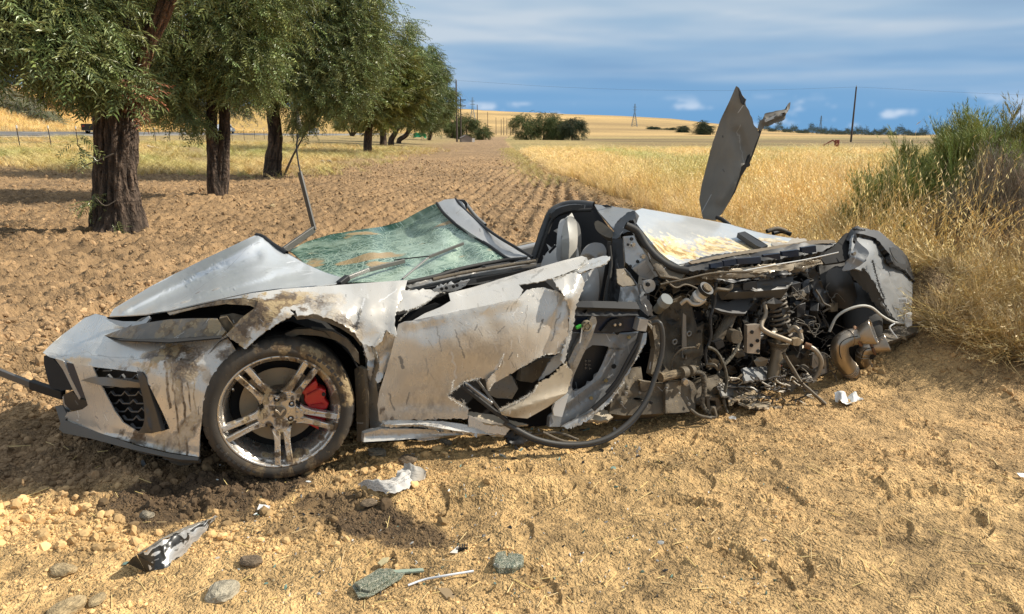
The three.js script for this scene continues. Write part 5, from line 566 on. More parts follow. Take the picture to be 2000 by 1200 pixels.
panel(car, 'lower_intake', BLACKP, [122, 772, 140, 764, 152, 778, 168, 783, 171, 792, 158, 800, 138, 802, 126, 790], [122, 772, 0.75, 168, 783, 0.52, 138, 802, 0.68], { t: 0.03, ...tile() });
panel(car, 'lower_intake_rim', LIGHTM, [121, 776, 128, 772, 134, 786, 143, 801, 131, 804, 124, 792], [121, 776, 0.74, 143, 801, 0.64], { t: 0.01, ...tile() });
panel(car, 'front_splitter', std(0.085, 0.078, 0.066, 0.55), [107, 794, 121, 792, 133, 815, 126, 821, 160, 834, 205, 850, 270, 872, 330, 886, 388, 894, 386, 900, 350, 898, 300, 888, 240, 874, 180, 858, 122, 846, 114, 838, 118, 828], [107, 794, 0.80, 121, 792, 0.76, 126, 821, 0.66, 205, 850, 0.32, 300, 888, 0.10, 386, 900, 0.02, 122, 846, 0.62], { t: 0.03, dent: 0.006 });
panel(car, 'underbody_bracket', DIRTY, [330, 893, 374, 898, 374, 908, 350, 910, 330, 903], 0.2, { t: 0.06, ...tile() });
mesh('loose_trim_strip', barGeo(C(-70, 700, 1.1), C(62, 752, 0.92), 0.035, 0.02), std(0.13, 0.125, 0.12, 0.4, 0.4), car); mesh('loose_trim_strip', barGeo(C(60, 751, 0.92), C(124, 772, 0.80), 0.05, 0.03), BLACK, car);
// ---- hood, headlight, fender
panel(car, 'hood', HOODP, [222, 603, 250, 586, 293, 560, 345, 533, 395, 508, 450, 482, 488, 464, 503, 458, 511, 461, 545, 484, 590, 512, 634, 532, 663, 541, 671, 544, 655, 554, 620, 558, 550, 563, 490, 571, 430, 584, 380, 595, 330, 607, 285, 614, 240, 617, 213, 618],
  [222, 603, 1.05, 293, 560, 1.28, 395, 508, 1.25, 503, 458, 1.15, 545, 484, 0.98, 590, 512, 0.78, 634, 532, 0.58, 671, 544, 0.40, 620, 558, 0.20, 550, 563, 0.14, 430, 584, 0.20, 330, 607, 0.40, 285, 614, 0.52, 213, 618, 0.86, 450, 530, 0.72, 360, 565, 0.85],
  { cr: [[240, 608, 508, 470, -0.06, 9], [262, 608, 500, 500, 0.05, 14], [330, 600, 590, 530, 0.04, 16], [300, 606, 520, 540, -0.03, 12], [505, 470, 650, 548, 0.03, 20]], seg: 4, dent: 0.02, ds: 0.012, u0: -0.95, su: 1.6, v0: 0.6, sv: 1.6 });
mesh('hood_edge', mergeGeometries([hoseGeo([500, 459, 1.16, 512, 462, 1.12, 527, 473, 1.06, 547, 486, 0.97, 560, 494, 0.92], 0.012, 6)]), BLACK, car);
panel(car, 'hood_front_lip', LIGHTM, [205, 622, 240, 628, 275, 628, 290, 617, 292, 622, 283, 634, 246, 641, 225, 634], [205, 622, 0.72, 290, 617, 0.46, 246, 641, 0.54], { t: 0.01, dent: 0.01, ...tile() });
panel(car, 'hood_latch_cavity', MATT, [200, 620, 290, 612, 340, 604, 440, 580, 505, 572, 560, 590, 520, 640, 437, 655, 330, 668, 200, 660], [200, 620, 0.95, 440, 580, 0.62, 560, 590, 0.45, 437, 655, 0.4, 200, 660, 0.9], {});
panel(car, 'headlight', paint(512, 256, -1, 0.4, 0.9, 0.9, { base: [0.13, 0.11, 0.085], dust: 0.15, da: 0.8, dustc: [0.27, 0.2, 0.115], metal: 0.1, rough: 0.3, seed: 71, scratch: 80, sa: 0.2, sl: 60, blobs: [[410, 645, 0.13, 34, 0.85], [330, 645, 0.24, 26, 0.7], [370, 640, 0.2, 22, 0.8], [260, 655, 0.4, 22, 0.5]], coat: 0.3, pv: 0.5 }), [203, 656, 245, 640, 290, 630, 330, 624, 375, 622, 424, 622, 440, 648, 432, 657, 385, 662, 330, 666, 280, 666, 240, 663], [203, 656, 0.60, 290, 630, 0.36, 424, 622, 0.14, 440, 648, 0.09, 330, 666, 0.21, 240, 663, 0.42, 340, 645, 0.22], { t: 0.02, dent: 0.012, u0: -1, v0: 0.4, su: 0.9, sv: 0.9 });
panel(car, 'headlight_edge', MATT, [207, 657, 330, 662, 433, 655, 431, 660, 330, 669, 236, 665], [207, 657, 0.585, 330, 662, 0.20, 433, 655, 0.085], {});
panel(car, 'headlight_bezel', METAL, [246, 641, 276, 622, 290, 618, 291, 628, 280, 634], [246, 641, 0.52, 290, 618, 0.42], { ...tile() });
panel(car, 'fender_strip', paint(512, 256, -0.9, 0.3, 1, 1, { base: SILVER, dust: 0.6, da: 0.8, metal: 0.3, seed: 77, scratch: 20, blobs: [[400, 600, 0.1, 90, 0.7], [480, 590, 0.1, 40, 0.9]] }), [326, 611, 376, 600, 424, 588, 470, 583, 504, 589, 500, 603, 488, 597, 440, 594, 390, 601, 345, 612, 331, 616], [326, 611, 0.34, 424, 588, 0.16, 504, 589, 0.07, 440, 594, 0.13], { u0: -0.9, v0: 0.3, su: 1, sv: 1, t: 0.01, dent: 0.01 });
panel(car, 'headlight_module', DIRTY, [430, 616, 455, 612, 488, 622, 478, 636, 470, 652, 446, 650, 430, 640], [430, 616, 0.2, 488, 622, 0.16, 446, 650, 0.16], { t: 0.05, dent: 0.02, ...tile() }); panel(car, 'connector_block', TANM, [428, 624, 443, 620, 456, 640, 444, 648, 431, 640], 0.13, { t: 0.05 });
panel(car, 'front_fender', PAINT, [441, 654, 470, 622, 500, 600, 504, 588, 470, 582, 430, 586, 490, 573, 550, 565, 620, 560, 672, 556, 740, 551, 796, 547, 788, 575, 776, 600, 771, 630, 776, 660, 768, 658, 753, 645, 745, 668, 731, 679, 708, 672, 694, 652, 670, 634, 640, 621, 612, 614, 580, 618, 577, 606, 566, 604, 574, 614, 545, 630, 510, 654, 477, 682],
  [441, 654, 0.06, 477, 682, 0.0, 504, 588, 0.07, 430, 586, 0.18, 550, 565, 0.14, 620, 560, 0.18, 672, 556, 0.22, 796, 547, 0.20, 771, 630, 0.02, 776, 660, -0.02, 731, 679, -0.02, 694, 652, -0.02, 640, 621, -0.02, 580, 618, -0.02, 510, 654, -0.01, 650, 585, 0.06, 720, 600, 0.03, 540, 600, 0.03], { dent: 0.008, ds: 0.02, crum: 0.1, torn: [[12, 36]], jag: 1.6, seed: 9, cr: [[690, 640, 705, 590, 0.02, 10], [776, 560, 768, 650, -0.02, 14], [590, 614, 690, 648, -0.012, 8]] });
panel(car, 'fender_flap', PAINT, [731, 676, 747, 660, 756, 645, 770, 656, 773, 690, 758, 712, 748, 738, 737, 749, 733, 742, 741, 715, 738, 694], [731, 676, 0.03, 756, 645, 0.0, 773, 690, 0.03, 737, 749, 0.02], { dent: 0.02, ds: 0.03, jag: 1.2, crum: 0.5 });
panel(car, 'wheel_arch_liner', DIRTY, [556, 652, 575, 644, 610, 642, 650, 648, 680, 664, 700, 690, 702, 712, 693, 705, 680, 682, 655, 665, 620, 656, 585, 654, 560, 661], [556, 652, 0.10, 610, 642, 0.08, 680, 664, 0.05, 702, 712, 0.05], { t: 0.03, dent: 0.01, ...tile() });
panel(car, 'arch_lip_edge', DIRTY, [575, 618, 612, 614, 640, 621, 670, 634, 694, 652, 708, 672, 704, 676, 690, 658, 664, 641, 636, 629, 610, 622, 580, 625], [575, 618, -0.01, 640, 621, -0.015, 708, 672, -0.01], { t: 0.04, dent: 0.006, ...tile() });
panel(car, 'wheel_liner_strip', DIRTY, [692, 722, 700, 716, 710, 722, 714, 770, 714, 830, 712, 862, 697, 863, 696, 800], [692, 722, 0.10, 710, 722, 0.04, 714, 830, 0.05, 697, 863, 0.09], { t: 0.02, dent: 0.012, ...tile() });
panel(car, 'hinge_pillar', METAL, [710, 660, 732, 678, 742, 720, 735, 750, 742, 800, 746, 838, 722, 836, 716, 770, 714, 715], [710, 660, 0.08, 742, 720, 0.08, 746, 838, 0.09, 722, 836, 0.12], { t: 0.02, dent: 0.015, jag: 1, ...tile() });
panel(car, 'wing_bracket', LIGHTM, [708, 672, 722, 676, 732, 700, 724, 745, 716, 735, 718, 706], 0.06, { t: 0.012, jag: 1, dent: 0.02, ds: 0.05, ...tile() });
fray(car, FIBRE, [700, 640, 0.0, 705, 600, 0.03, 760, 648, -0.01, 776, 660, -0.02, 731, 679, -0.02, 753, 645, -0.01], 5, 0.5, 3);
// ---- door
panel(car, 'door_void', MATT, [880, 560, 1060, 545, 1120, 600, 1110, 700, 1120, 830, 990, 835, 880, 790, 770, 700, 770, 640], [880, 560, 0.36, 1120, 600, 0.34, 1120, 830, 0.30, 770, 640, 0.3], {});
panel(car, 'door_shell', PAINT, [803, 627, 850, 617, 910, 605, 960, 595, 1013, 583, 1030, 566, 1058, 562, 1080, 567, 1100, 575, 1112, 587, 1114, 612, 1110, 640, 1106, 662, 1096, 688, 1084, 694, 1063, 692, 1040, 706, 1013, 721, 985, 738, 963, 749, 953, 765, 950, 750, 957, 738, 968, 720, 955, 742, 930, 738, 907, 746, 890, 760, 874, 772, 900, 785, 915, 800, 913, 818, 860, 819, 800, 821, 740, 822, 737, 790, 741, 765, 752, 730, 761, 700, 770, 664, 778, 634, 790, 628],
  [803, 627, 0.0, 910, 605, -0.01, 1013, 583, 0.0, 1058, 562, 0.06, 1112, 587, 0.04, 1106, 662, 0.02, 1063, 692, 0.02, 953, 765, 0.03, 907, 746, 0.03, 874, 772, 0.035, 913, 818, 0.05, 740, 822, 0.05, 741, 765, 0.02, 778, 634, 0.0, 900, 690, -0.03, 1010, 650, -0.02, 830, 720, -0.015], { jag: 2.0, torn: [[5, 34]], dent: 0.012, ds: 0.012, seed: 10, cr: [[770, 790, 910, 790, 0.012, 16], [1100, 590, 1060, 690, 0.012, 10], [800, 632, 1013, 588, -0.008, 12]] });
panel(car, 'door_shoulder', PAINT, [803, 628, 830, 612, 860, 600, 880, 588, 876, 573, 913, 564, 980, 544, 1047, 524, 1100, 509, 1137, 500, 1146, 503, 1150, 513, 1128, 526, 1085, 541, 1050, 552, 1013, 556, 1022, 566, 1013, 584, 960, 596, 910, 606, 850, 618], [803, 628, 0.005, 913, 564, 0.12, 1047, 524, 0.17, 1137, 500, 0.20, 1146, 513, 0.16, 1050, 552, 0.07, 1013, 584, 0.005, 910, 606, -0.005, 880, 588, 0.05], { jag: 1.4, torn: [[9, 20]], dent: 0.006, ds: 0.02, cr: [[900, 575, 1140, 508, 0.012, 10]] });
panel(car, 'door_mirror_base', PAINT, [779, 567, 810, 566, 842, 566, 858, 572, 842, 586, 820, 598, 795, 606, 773, 608], [779, 567, 0.14, 842, 566, 0.15, 773, 608, 0.03, 842, 586, 0.08], { jag: 1.6, dent: 0.02, ds: 0.03 });
panel(car, 'door_top_flap', PAINT, [1118, 528, 1150, 508, 1178, 500, 1192, 501, 1190, 508, 1172, 521, 1150, 527, 1132, 533], [1118, 528, 0.16, 1150, 508, 0.20, 1192, 501, 0.16, 1150, 527, 0.10], { jag: 1.2, cr: [[1130, 530, 1185, 512, -0.03, 8]], t: 0.008, dent: 0.01 });
panel(car, 'door_torn_triangle', PAINT, [1077, 543, 1098, 540, 1123, 532, 1153, 528, 1140, 560, 1128, 592, 1120, 622, 1112, 640, 1114, 606, 1104, 580, 1092, 565], [1077, 543, 0.08, 1153, 528, 0.14, 1120, 622, 0.06, 1104, 580, -0.01, 1112, 640, 0.03], { jag: 2.0, dent: 0.006, ds: 0.05, cr: [[1130, 540, 1115, 620, -0.03, 14]] });
panel(car, 'door_edge_strip', LIGHTM, [1114, 604, 1124, 612, 1116, 655, 1107, 690, 1103, 712, 1096, 705, 1101, 684, 1110, 650], [1114, 604, 0.02, 1124, 612, 0.06, 1103, 712, 0.02], { jag: 1.6, dent: 0.01, ds: 0.06, t: 0.008, ...tile() });
panel(car, 'door_inner_edge', GREYP, [1109, 655, 1104, 690, 1098, 710, 1080, 726, 1052, 745, 1066, 720, 1078, 700, 1094, 690], 0.05, { t: 0.01, jag: 1, ...tile() });
panel(car, 'door_lower_shard', TAN, [976, 801, 1010, 785, 1042, 768, 1047, 753, 1075, 737, 1098, 716, 1107, 706, 1118, 726, 1113, 748, 1107, 768, 1070, 795, 1030, 818, 1000, 815, 980, 811], [976, 801, -0.01, 1047, 753, 0.01, 1107, 706, 0.05, 1118, 726, 0.05, 1107, 768, 0.03, 1030, 818, -0.02], { jag: 2.6, torn: [[0, 9]], cr: [[985, 806, 1108, 768, -0.015, 14]], dent: 0.004, t: 0.008, ...tile() });
panel(car, 'door_lower_shard', std(0.26, 0.19, 0.11, 0.7), [978, 806, 1040, 790, 1106, 770, 1070, 796, 1030, 818, 1000, 816], [978, 806, -0.025, 1106, 770, 0.015, 1030, 818, -0.005], { t: 0.008, ...tile() });
panel(car, 'door_hole_flap', PAINT, [950, 748, 958, 736, 975, 716, 986, 686, 983, 705, 1000, 716, 1012, 722, 985, 738, 966, 748, 954, 764], [950, 748, 0.0, 986, 686, -0.02, 1012, 722, 0.02, 954, 764, 0.01], { jag: 1.4, dent: 0.01, ds: 0.05 });
panel(car, 'door_frame_member', METAL, [948, 742, 962, 728, 1000, 735, 1012, 760, 1000, 780, 970, 778, 952, 770], 0.16, { t: 0.05, dent: 0.02, ...tile() }); panel(car, 'door_frame_member', DIRTY, [1018, 722, 1060, 700, 1085, 700, 1078, 730, 1040, 748, 1016, 745], 0.15, { t: 0.04, dent: 0.02, ...tile() });
mesh('door_beam', barGeo(C(900, 752, 0.03), C(992, 824, 0.0), 0.018, 0.03), RUBBER, car); mesh('door_beam', barGeo(C(905, 748, 0.07), C(960, 790, 0.05), 0.03, 0.03), STEEL, car); mesh('door_beam', barGeo(C(930, 740, 0.12), C(990, 820, 0.1), 0.012, 0.02), METAL, car);
fray(car, FIBRE, [874, 772, 0.0, 907, 746, 0.0, 907, 746, 0.0, 940, 738, 0.0, 886, 744, -0.02, 880, 770, -0.01, 876, 775, 0.0, 915, 800, 0.02, 905, 782, 0.02, 912, 812, 0.03], 11, 1.3, 5);
fray(car, FIBRE, [976, 801, -0.02, 1010, 785, -0.01, 1010, 785, -0.01, 1042, 766, 0.0, 1042, 766, 0.0, 1050, 752, 0.0], 9, 2.2, 7); fray(car, FIBRE, [1080, 546, 0.06, 1105, 538, 0.09, 1105, 538, 0.1, 1128, 528, 0.11, 1128, 528, 0.14, 1146, 505, 0.17, 1150, 520, 0.12, 1175, 512, 0.14], 10, 1.7, 9); fray(car, FIBRE, [1055, 562, 0.04, 1098, 575, 0.03, 1114, 600, 0.02, 1120, 560, 0.06, 1122, 612, 0.05, 1104, 700, 0.03], 6, 0.8, 11);
fray(car, FIBRE, [1060, 694, 0.01, 1095, 688, 0.0, 985, 690, -0.02, 975, 718, -0.01, 955, 765, 0, 962, 745, 0, 1010, 722, 0.01, 1060, 694, 0.01, 842, 586, 0.05, 812, 604, 0.03, 835, 570, 0.12, 870, 572, 0.1, 1104, 712, 0.04, 1116, 724, 0.04, 1012, 700, -0.02, 1010, 690, -0.02], 5, 0.9, 13); fray(car, FIBRE, [778, 628, 0.0, 800, 606, 0.03, 800, 606, 0.03, 840, 586, 0.07], 4, 0.8, 15);
panel(car, 'door_gap', MATT, [772, 618, 800, 610, 850, 592, 862, 596, 830, 612, 800, 626, 780, 632, 772, 650], 0.09, {});
// ---- sill
panel(car, 'door_sill', PAINT, [742, 821, 800, 821, 860, 823, 913, 830, 915, 836, 990, 842, 986, 851, 940, 848, 880, 840, 820, 830, 752, 830], [742, 821, 0.05, 913, 830, 0.04, 986, 851, 0.03, 752, 830, 0.03], { t: 0.02, jag: 0.6, dent: 0.006 }); panel(car, 'rocker_panel', PAINT, [711, 847, 745, 838, 800, 838, 870, 840, 920, 848, 860, 853, 780, 860, 710, 864], [711, 847, 0.03, 800, 838, 0.04, 920, 848, 0.06, 780, 860, 0.03], { t: 0.02, cr: [[720, 852, 900, 846, 0.02, 8]] });
panel(car, 'sill_shadow_panel', DIRTY, [742, 832, 800, 832, 880, 842, 915, 846, 850, 846, 760, 842], 0.08, { ...tile() }); panel(car, 'rocker_shard', TAN, [913, 804, 960, 810, 1000, 822, 1032, 830, 995, 834, 950, 828, 915, 815], [913, 804, 0.08, 1032, 830, 0.04, 915, 815, 0.05], { t: 0.012, jag: 0.8, ...tile() }); panel(car, 'rocker_shard', PAINT, [915, 812, 960, 824, 1001, 832, 988, 850, 950, 846, 914, 838], [915, 812, 0.04, 1001, 832, 0.02, 914, 838, 0.03], { t: 0.012, jag: 1 });
panel(car, 'sill_scrap', BLACKP, [985, 848, 1010, 838, 1040, 852, 1030, 866, 1008, 872, 992, 862], 0.06, { jag: 3, jstep: 3, t: 0.02, dent: 0.04, ds: 0.06, ...tile() });
// ---- inner door
panel(car, 'inner_door_panel', GREYP, [1098, 650, 1150, 652, 1218, 653, 1252, 650, 1240, 688, 1224, 722, 1204, 756, 1186, 784, 1150, 812, 1112, 834, 1072, 834, 1074, 815, 1100, 795, 1108, 760, 1104, 700], [1098, 650, 0.14, 1252, 650, 0.14, 1186, 784, 0.12, 1072, 834, 0.08, 1104, 700, 0.13], { t: 0.03, holes: [[1149, 674, 1187, 676, 1190, 682, 1163, 738, 1140, 756, 1120, 766, 1116, 755, 1124, 720]], hch: 1, cr: [[1200, 668, 1172, 742, -0.018, 7], [1172, 742, 1105, 790, -0.018, 7], [1215, 664, 1186, 745, 0.014, 6], [1186, 745, 1105, 806, 0.014, 6]], seed: 7, hjag: 0, ...tile() });
panel(car, 'speaker_cavity', BLACKP, [1140, 668, 1196, 670, 1192, 690, 1168, 745, 1140, 765, 1100, 785, 1100, 740], 0.19, tile());
for (const [x, y] of [[1229, 659], [1184, 744], [1102, 808], [1155, 838 - 60]]) bolt(car, std(0.5, 0.4, 0.2, 0.4, 0.6), x, y, 0.115, 0.011); for (const [x, y, r] of [[1199, 716, 0.013], [1206, 650, 0.012]]) { const p = C(x, y, 0.112), g = new THREE.CylinderGeometry(r, r, 0.004, 18); g.rotateX(Math.PI / 2); g.translate(p.x, p.y, p.z); mesh('hole', g, MATT, car); }
panel(car, 'window_rail', BLACK, [1119, 600, 1160, 601, 1250, 604, 1249, 617, 1200, 619, 1114, 617], 0.09, { t: 0.05, cr: [[1119, 608, 1250, 610, 0.02, 4]] }); panel(car, 'window_carrier', BLUEB, [1114, 618, 1200, 619, 1248, 619, 1246, 646, 1212, 648, 1206, 640, 1196, 652, 1150, 650, 1108, 648], 0.12, { t: 0.03 });
panel(car, 'carrier_bracket', BLACK, [1172, 650, 1180, 640, 1192, 626, 1206, 622, 1218, 626, 1220, 642, 1212, 650], 0.10, { t: 0.03, ch: 1 }); for (const [x, y] of [[1201, 635], [1211, 634], [1246, 631]]) bolt(car, STEEL, x, y, 0.095, 0.009);
panel(car, 'window_regulator_arm', METAL, [1150, 628, 1156, 618, 1164, 620, 1166, 630, 1156, 660, 1138, 695, 1118, 740, 1115, 738, 1110, 706, 1122, 680, 1140, 648], 0.085, { t: 0.03, cr: [[1158, 640, 1114, 720, -0.015, 4]], ...tile() }); { const p = C(1146, 637, 0.07), g = new THREE.CylinderGeometry(0.026, 0.028, 0.022, 28); g.rotateX(Math.PI / 2); g.translate(p.x, p.y, p.z); mesh('regulator_pulley', g, std(0.34, 0.29, 0.2, 0.5, 0.3), car); const h = new THREE.TorusGeometry(0.014, 0.003, 6, 16); h.translate(p.x, p.y, p.z + 0.012); mesh('pulley_ring', h, DIRTY, car); } for (let i = 0; i < 6; i++) { const a = i * 1.05, p = C(1146 + 7 * Math.cos(a), 637 + 7 * Math.sin(a), 0.058), g = new THREE.SphereGeometry(0.004, 6, 4); g.translate(p.x, p.y, p.z); mesh('pulley_hole', g, MATT, car); }
mesh('green_clip', barGeo(C(1125, 641, 0.07), C(1135, 636, 0.07), 0.016, 0.016), std(0.05, 0.42, 0.05, 0.5), car); hose(car, 'pull_cord', WHITE, [1132, 670, 0.075, 1136, 650, 0.07, 1137, 640, 0.07], 0.004);
panel(car, 'latch_bracket', WHITE, [1084, 788, 1111, 771, 1108, 782, 1098, 815, 1082, 812, 1080, 800], 0.06, { t: 0.02, ...tile() }); panel(car, 'corner_block', LIGHTM, [1250, 623, 1267, 625, 1262, 648, 1244, 646], 0.07, { t: 0.05, ...tile() }); { const L = [[1142, 705], [1149, 705], [1142, 712], [1149, 713], [1142, 719], [1150, 720]], q = []; for (const [x, y] of L) { q.push(barGeo(C(x, y, 0.183), C(x + 5, y + 0.4, 0.183), 0.004, 0.004), barGeo(C(x + 1, y - 2, 0.183), C(x + 1.2, y + 3, 0.183), 0.003, 0.004)); } mesh('moulded_lettering', mergeGeometries(q), std(0.16, 0.14, 0.11, 0.7), car, true); }
panel(car, 'inner_door_rim', LIGHTM, [1252, 652, 1264, 650, 1262, 668, 1240, 708, 1214, 752, 1188, 790, 1150, 820, 1116, 838, 1098, 834, 1150, 808, 1188, 780, 1222, 730, 1244, 690], [1252, 652, 0.11, 1262, 668, 0.09, 1188, 790, 0.07, 1098, 834, 0.05], { t: 0.02, jag: 2.4, torn: [[2, 8]], dent: 0.01, ds: 0.05, ...tile() }); fray(car, FIBRE, [1262, 660, 0.07, 1240, 706, 0.06, 1220, 745, 0.05, 1190, 788, 0.04, 1190, 788, 0.04, 1115, 836, 0.03, 1198, 730, 0.08, 1188, 738, 0.08], 8, 0.9, 17);
hose(car, 'door_seal', RUBBER, [1252, 650, 0.075, 1240, 690, 0.07, 1214, 735, 0.06, 1190, 770, 0.05, 1158, 800, 0.05], 0.014); hose(car, 'door_seal', BLACK, [1246, 668, 0.06, 1228, 700, 0.055, 1205, 742, 0.05, 1184, 768, 0.05], 0.008);
panel(car, 'sill_inner', TAN, [1140, 820, 1160, 796, 1186, 802, 1198, 815, 1188, 822, 1140, 821], [1140, 820, 0.08, 1160, 796, 0.14, 1198, 815, 0.08], { t: 0.02, jag: 1.6, ...tile() });
hose(car, 'loose_weatherstrip', std(0.05, 0.046, 0.04, 0.5), [985, 826, 0.02, 1003, 836, 0.0, 1047, 858, -0.04, 1113, 869, -0.06, 1180, 858, -0.06, 1230, 824, -0.03, 1262, 782, 0.0, 1280, 735, 0.03, 1293, 687, 0.05, 1293, 645, 0.06, 1286, 629, 0.07, 1274, 632, 0.09], 0.0135, 10); hose(car, 'weatherstrip_lip', BLACK, [1003, 841, -0.005, 1047, 863, -0.045, 1113, 874, -0.065, 1180, 863, -0.065, 1234, 828, -0.035, 1266, 784, -0.005], 0.009, 8);
for (const [f, n] of [[[1040, 850, 0.1, 1090, 846, 0.06, 1130, 860, 0.02], 1], [[1060, 845, 0.05, 1100, 862, 0.02, 1140, 866, 0.0], 2]]) hose(car, 'trim_clip_strip', DIRTY, f, 0.008);
// ---- windshield, roof header, dash
const GLASS = (() => {   // crazed laminated glass: white crack web over green, some sand lying on it
  const W = 1024, H = 1024, cr = new Float32Array(W * H), r = RNG(71);
  const line = (x, y, a, n, k) => { for (let t = 0; t < n; t++) { x += Math.cos(a); y += Math.sin(a); a += (r() - 0.5) * 0.25; const X = Math.round(x), Y = Math.round(y); if (X < 1 || Y < 1 || X >= W - 1 || Y >= H - 1) return; for (const q of [0, 1, W, W + 1]) cr[Y * W + X + q] = Math.max(cr[Y * W + X + q], q ? k * 0.85 : k); } };
  const HUB = [[300, 330], [640, 560], [150, 250], [800, 420], [460, 250], [560, 730], [350, 600], [740, 720]]; for (const [hx, hy] of HUB) { for (let i = 0; i < 90; i++) { const a = r() * TAU; line(hx + Math.cos(a) * 12 * r(), hy + Math.sin(a) * 12 * r(), a, 60 + r() * 330, 0.45 + 0.5 * r()); } for (let q = 1; q < 16; q++) for (let s = 0; s < 10; s++) { const a = r() * TAU, rad = q * q * 1.3 + 8; line(hx + Math.cos(a) * rad, hy + Math.sin(a) * rad, a + Math.PI / 2, rad * 0.8, 0.5 + 0.4 * r()); } }
  for (let i = 0; i < 5200; i++) line(r() * W, r() * H, r() * TAU, 5 + r() * 26, 0.25 + 0.6 * r());
  const map = dataTex(W, H, (x, y) => { const u = x / W * 6, v = y / H * 6, f = fbm(u * 1.2, v * 1.2, 4), g = fbm(u * 4 + 9, v * 4, 4), c = cr[y * W + x], haze = clamp(0.38 + 1.7 * f + 0.9 * g), sand = sstep(0.30, 0.42, fbm(u * 0.9 + 33, v * 1.6, 4)), k = Math.max(haze * 0.55, c * 0.85); let q = [mix(0.03, 0.60, k), mix(0.145, 0.70, k), mix(0.105, 0.55, k)]; q = [mix(q[0], 0.42, sand * 0.9), mix(q[1], 0.28, sand * 0.9), mix(q[2], 0.13, sand * 0.9)]; return q.map(toS); }, true, false);
  const tr = dataTex(W, H, (x, y) => { const u = x / W * 6, v = y / H * 6, f = fbm(u * 1.2, v * 1.2, 4), g = fbm(u * 4 + 9, v * 4, 4), c = cr[y * W + x], sand = sstep(0.30, 0.42, fbm(u * 0.9 + 33, v * 1.6, 4)), k = clamp(0.75 - 0.8 * f - 0.5 * g) * (1 - c) * (1 - sand); return [k, k, k]; });
  const bm = dataTex(W, H, (x, y) => { const k = 0.5 - 0.4 * cr[y * W + x] + 0.3 * fbm(x / W * 60, y / H * 60, 2); return [k, k, k]; });
  return phys(1, 1, 1, 0.22, 0, { map, transmission: 0.55, transmissionMap: tr, thickness: 0, bumpMap: bm, bumpScale: 0.004, ior: 1.5 });
})();
panel(car, 'windshield', GLASS, [565, 489, 600, 472, 645, 458, 700, 449, 745, 443, 785, 432, 815, 415, 840, 402, 853, 397, 868, 419, 900, 445, 950, 476, 988, 502, 960, 511, 905, 520, 870, 527, 841, 545, 785, 550, 730, 551, 680, 552, 640, 543, 600, 520, 578, 500],
  [565, 489, 1.35, 645, 458, 1.62, 745, 443, 1.68, 815, 415, 1.62, 853, 397, 1.45, 900, 445, 0.95, 950, 476, 0.66, 988, 502, 0.48, 905, 520, 0.42, 841, 545, 0.27, 730, 551, 0.36, 680, 552, 0.42, 600, 520, 0.9, 720, 480, 1.08, 760, 505, 0.76, 840, 460, 0.98, 660, 490, 1.18, 860, 490, 0.66], { cr: [[575, 492, 870, 486, -0.09, 26], [750, 448, 900, 500, 0.05, 26]], dent: 0.05, ds: 0.016, crum: 0.3, u0: -0.1, su: 1.7, v0: 0.8, sv: 1.7, seed: 7, t: 0.004 });
panel(car, 'dashboard', std(0.03, 0.03, 0.03, 0.8), [590, 500, 700, 470, 860, 440, 985, 505, 840, 552, 680, 556, 620, 540], [590, 500, 1.6, 700, 470, 1.85, 860, 440, 1.5, 985, 505, 0.62, 840, 552, 0.42, 680, 556, 0.6], {});
panel(car, 'roof_header', LIGHTM, [853, 397, 868, 390, 888, 388, 902, 394, 912, 412, 936, 438, 968, 463, 1000, 483, 1030, 499, 1036, 506, 1012, 509, 992, 503, 958, 480, 918, 455, 885, 432, 868, 418], [853, 397, 1.44, 888, 388, 1.42, 936, 438, 0.86, 1030, 499, 0.38, 1012, 509, 0.36, 958, 480, 0.60, 885, 432, 1.02], { t: 0.025, dent: 0.006, cr: [[895, 396, 1030, 500, 0.03, 6], [880, 400, 1000, 495, -0.012, 6]], ...tile() });
hose(car, 'header_seal', BLACK, [853, 397, 1.42, 869, 419, 1.12, 900, 446, 0.92, 952, 478, 0.62, 990, 504, 0.44, 1012, 511, 0.36], 0.009); hose(car, 'header_seal', BLACK, [890, 389, 1.42, 906, 408, 1.2, 934, 434, 0.9, 970, 461, 0.64, 1010, 485, 0.45, 1040, 503, 0.36], 0.008);
panel(car, 'header_end_clip', BLACK, [894, 391, 908, 391, 913, 398, 911, 412, 904, 408], 1.38, { t: 0.05 }); hose(car, 'far_header_rail', METAL, [908, 396, 1.5, 930, 424, 1.3, 948, 440, 1.2], 0.012);
panel(car, 'windshield_pillar', METAL, [790, 557, 840, 545, 900, 530, 960, 520, 1036, 507, 1048, 514, 990, 525, 920, 537, 860, 550, 800, 563], [790, 557, 0.22, 900, 530, 0.30, 1048, 514, 0.33, 860, 550, 0.22], { t: 0.025, dent: 0.012, ds: 0.04, cr: [[800, 558, 1040, 511, 0.025, 4]], ...tile() });
panel(car, 'pillar_trim', BLACK, [788, 561, 860, 546, 940, 529, 1044, 512, 1056, 520, 1000, 532, 930, 545, 870, 556, 800, 569], [788, 561, 0.24, 1056, 520, 0.32, 930, 545, 0.24], { t: 0.02, dent: 0.01 }); hose(car, 'pillar_seal', RUBBER, [795, 552, 0.22, 850, 540, 0.27, 905, 524, 0.34, 985, 509, 0.40, 1030, 505, 0.34], 0.010); hose(car, 'pillar_seal', DIRTY, [845, 546, 0.2, 900, 534, 0.24, 970, 522, 0.28, 1046, 510, 0.30], 0.009);
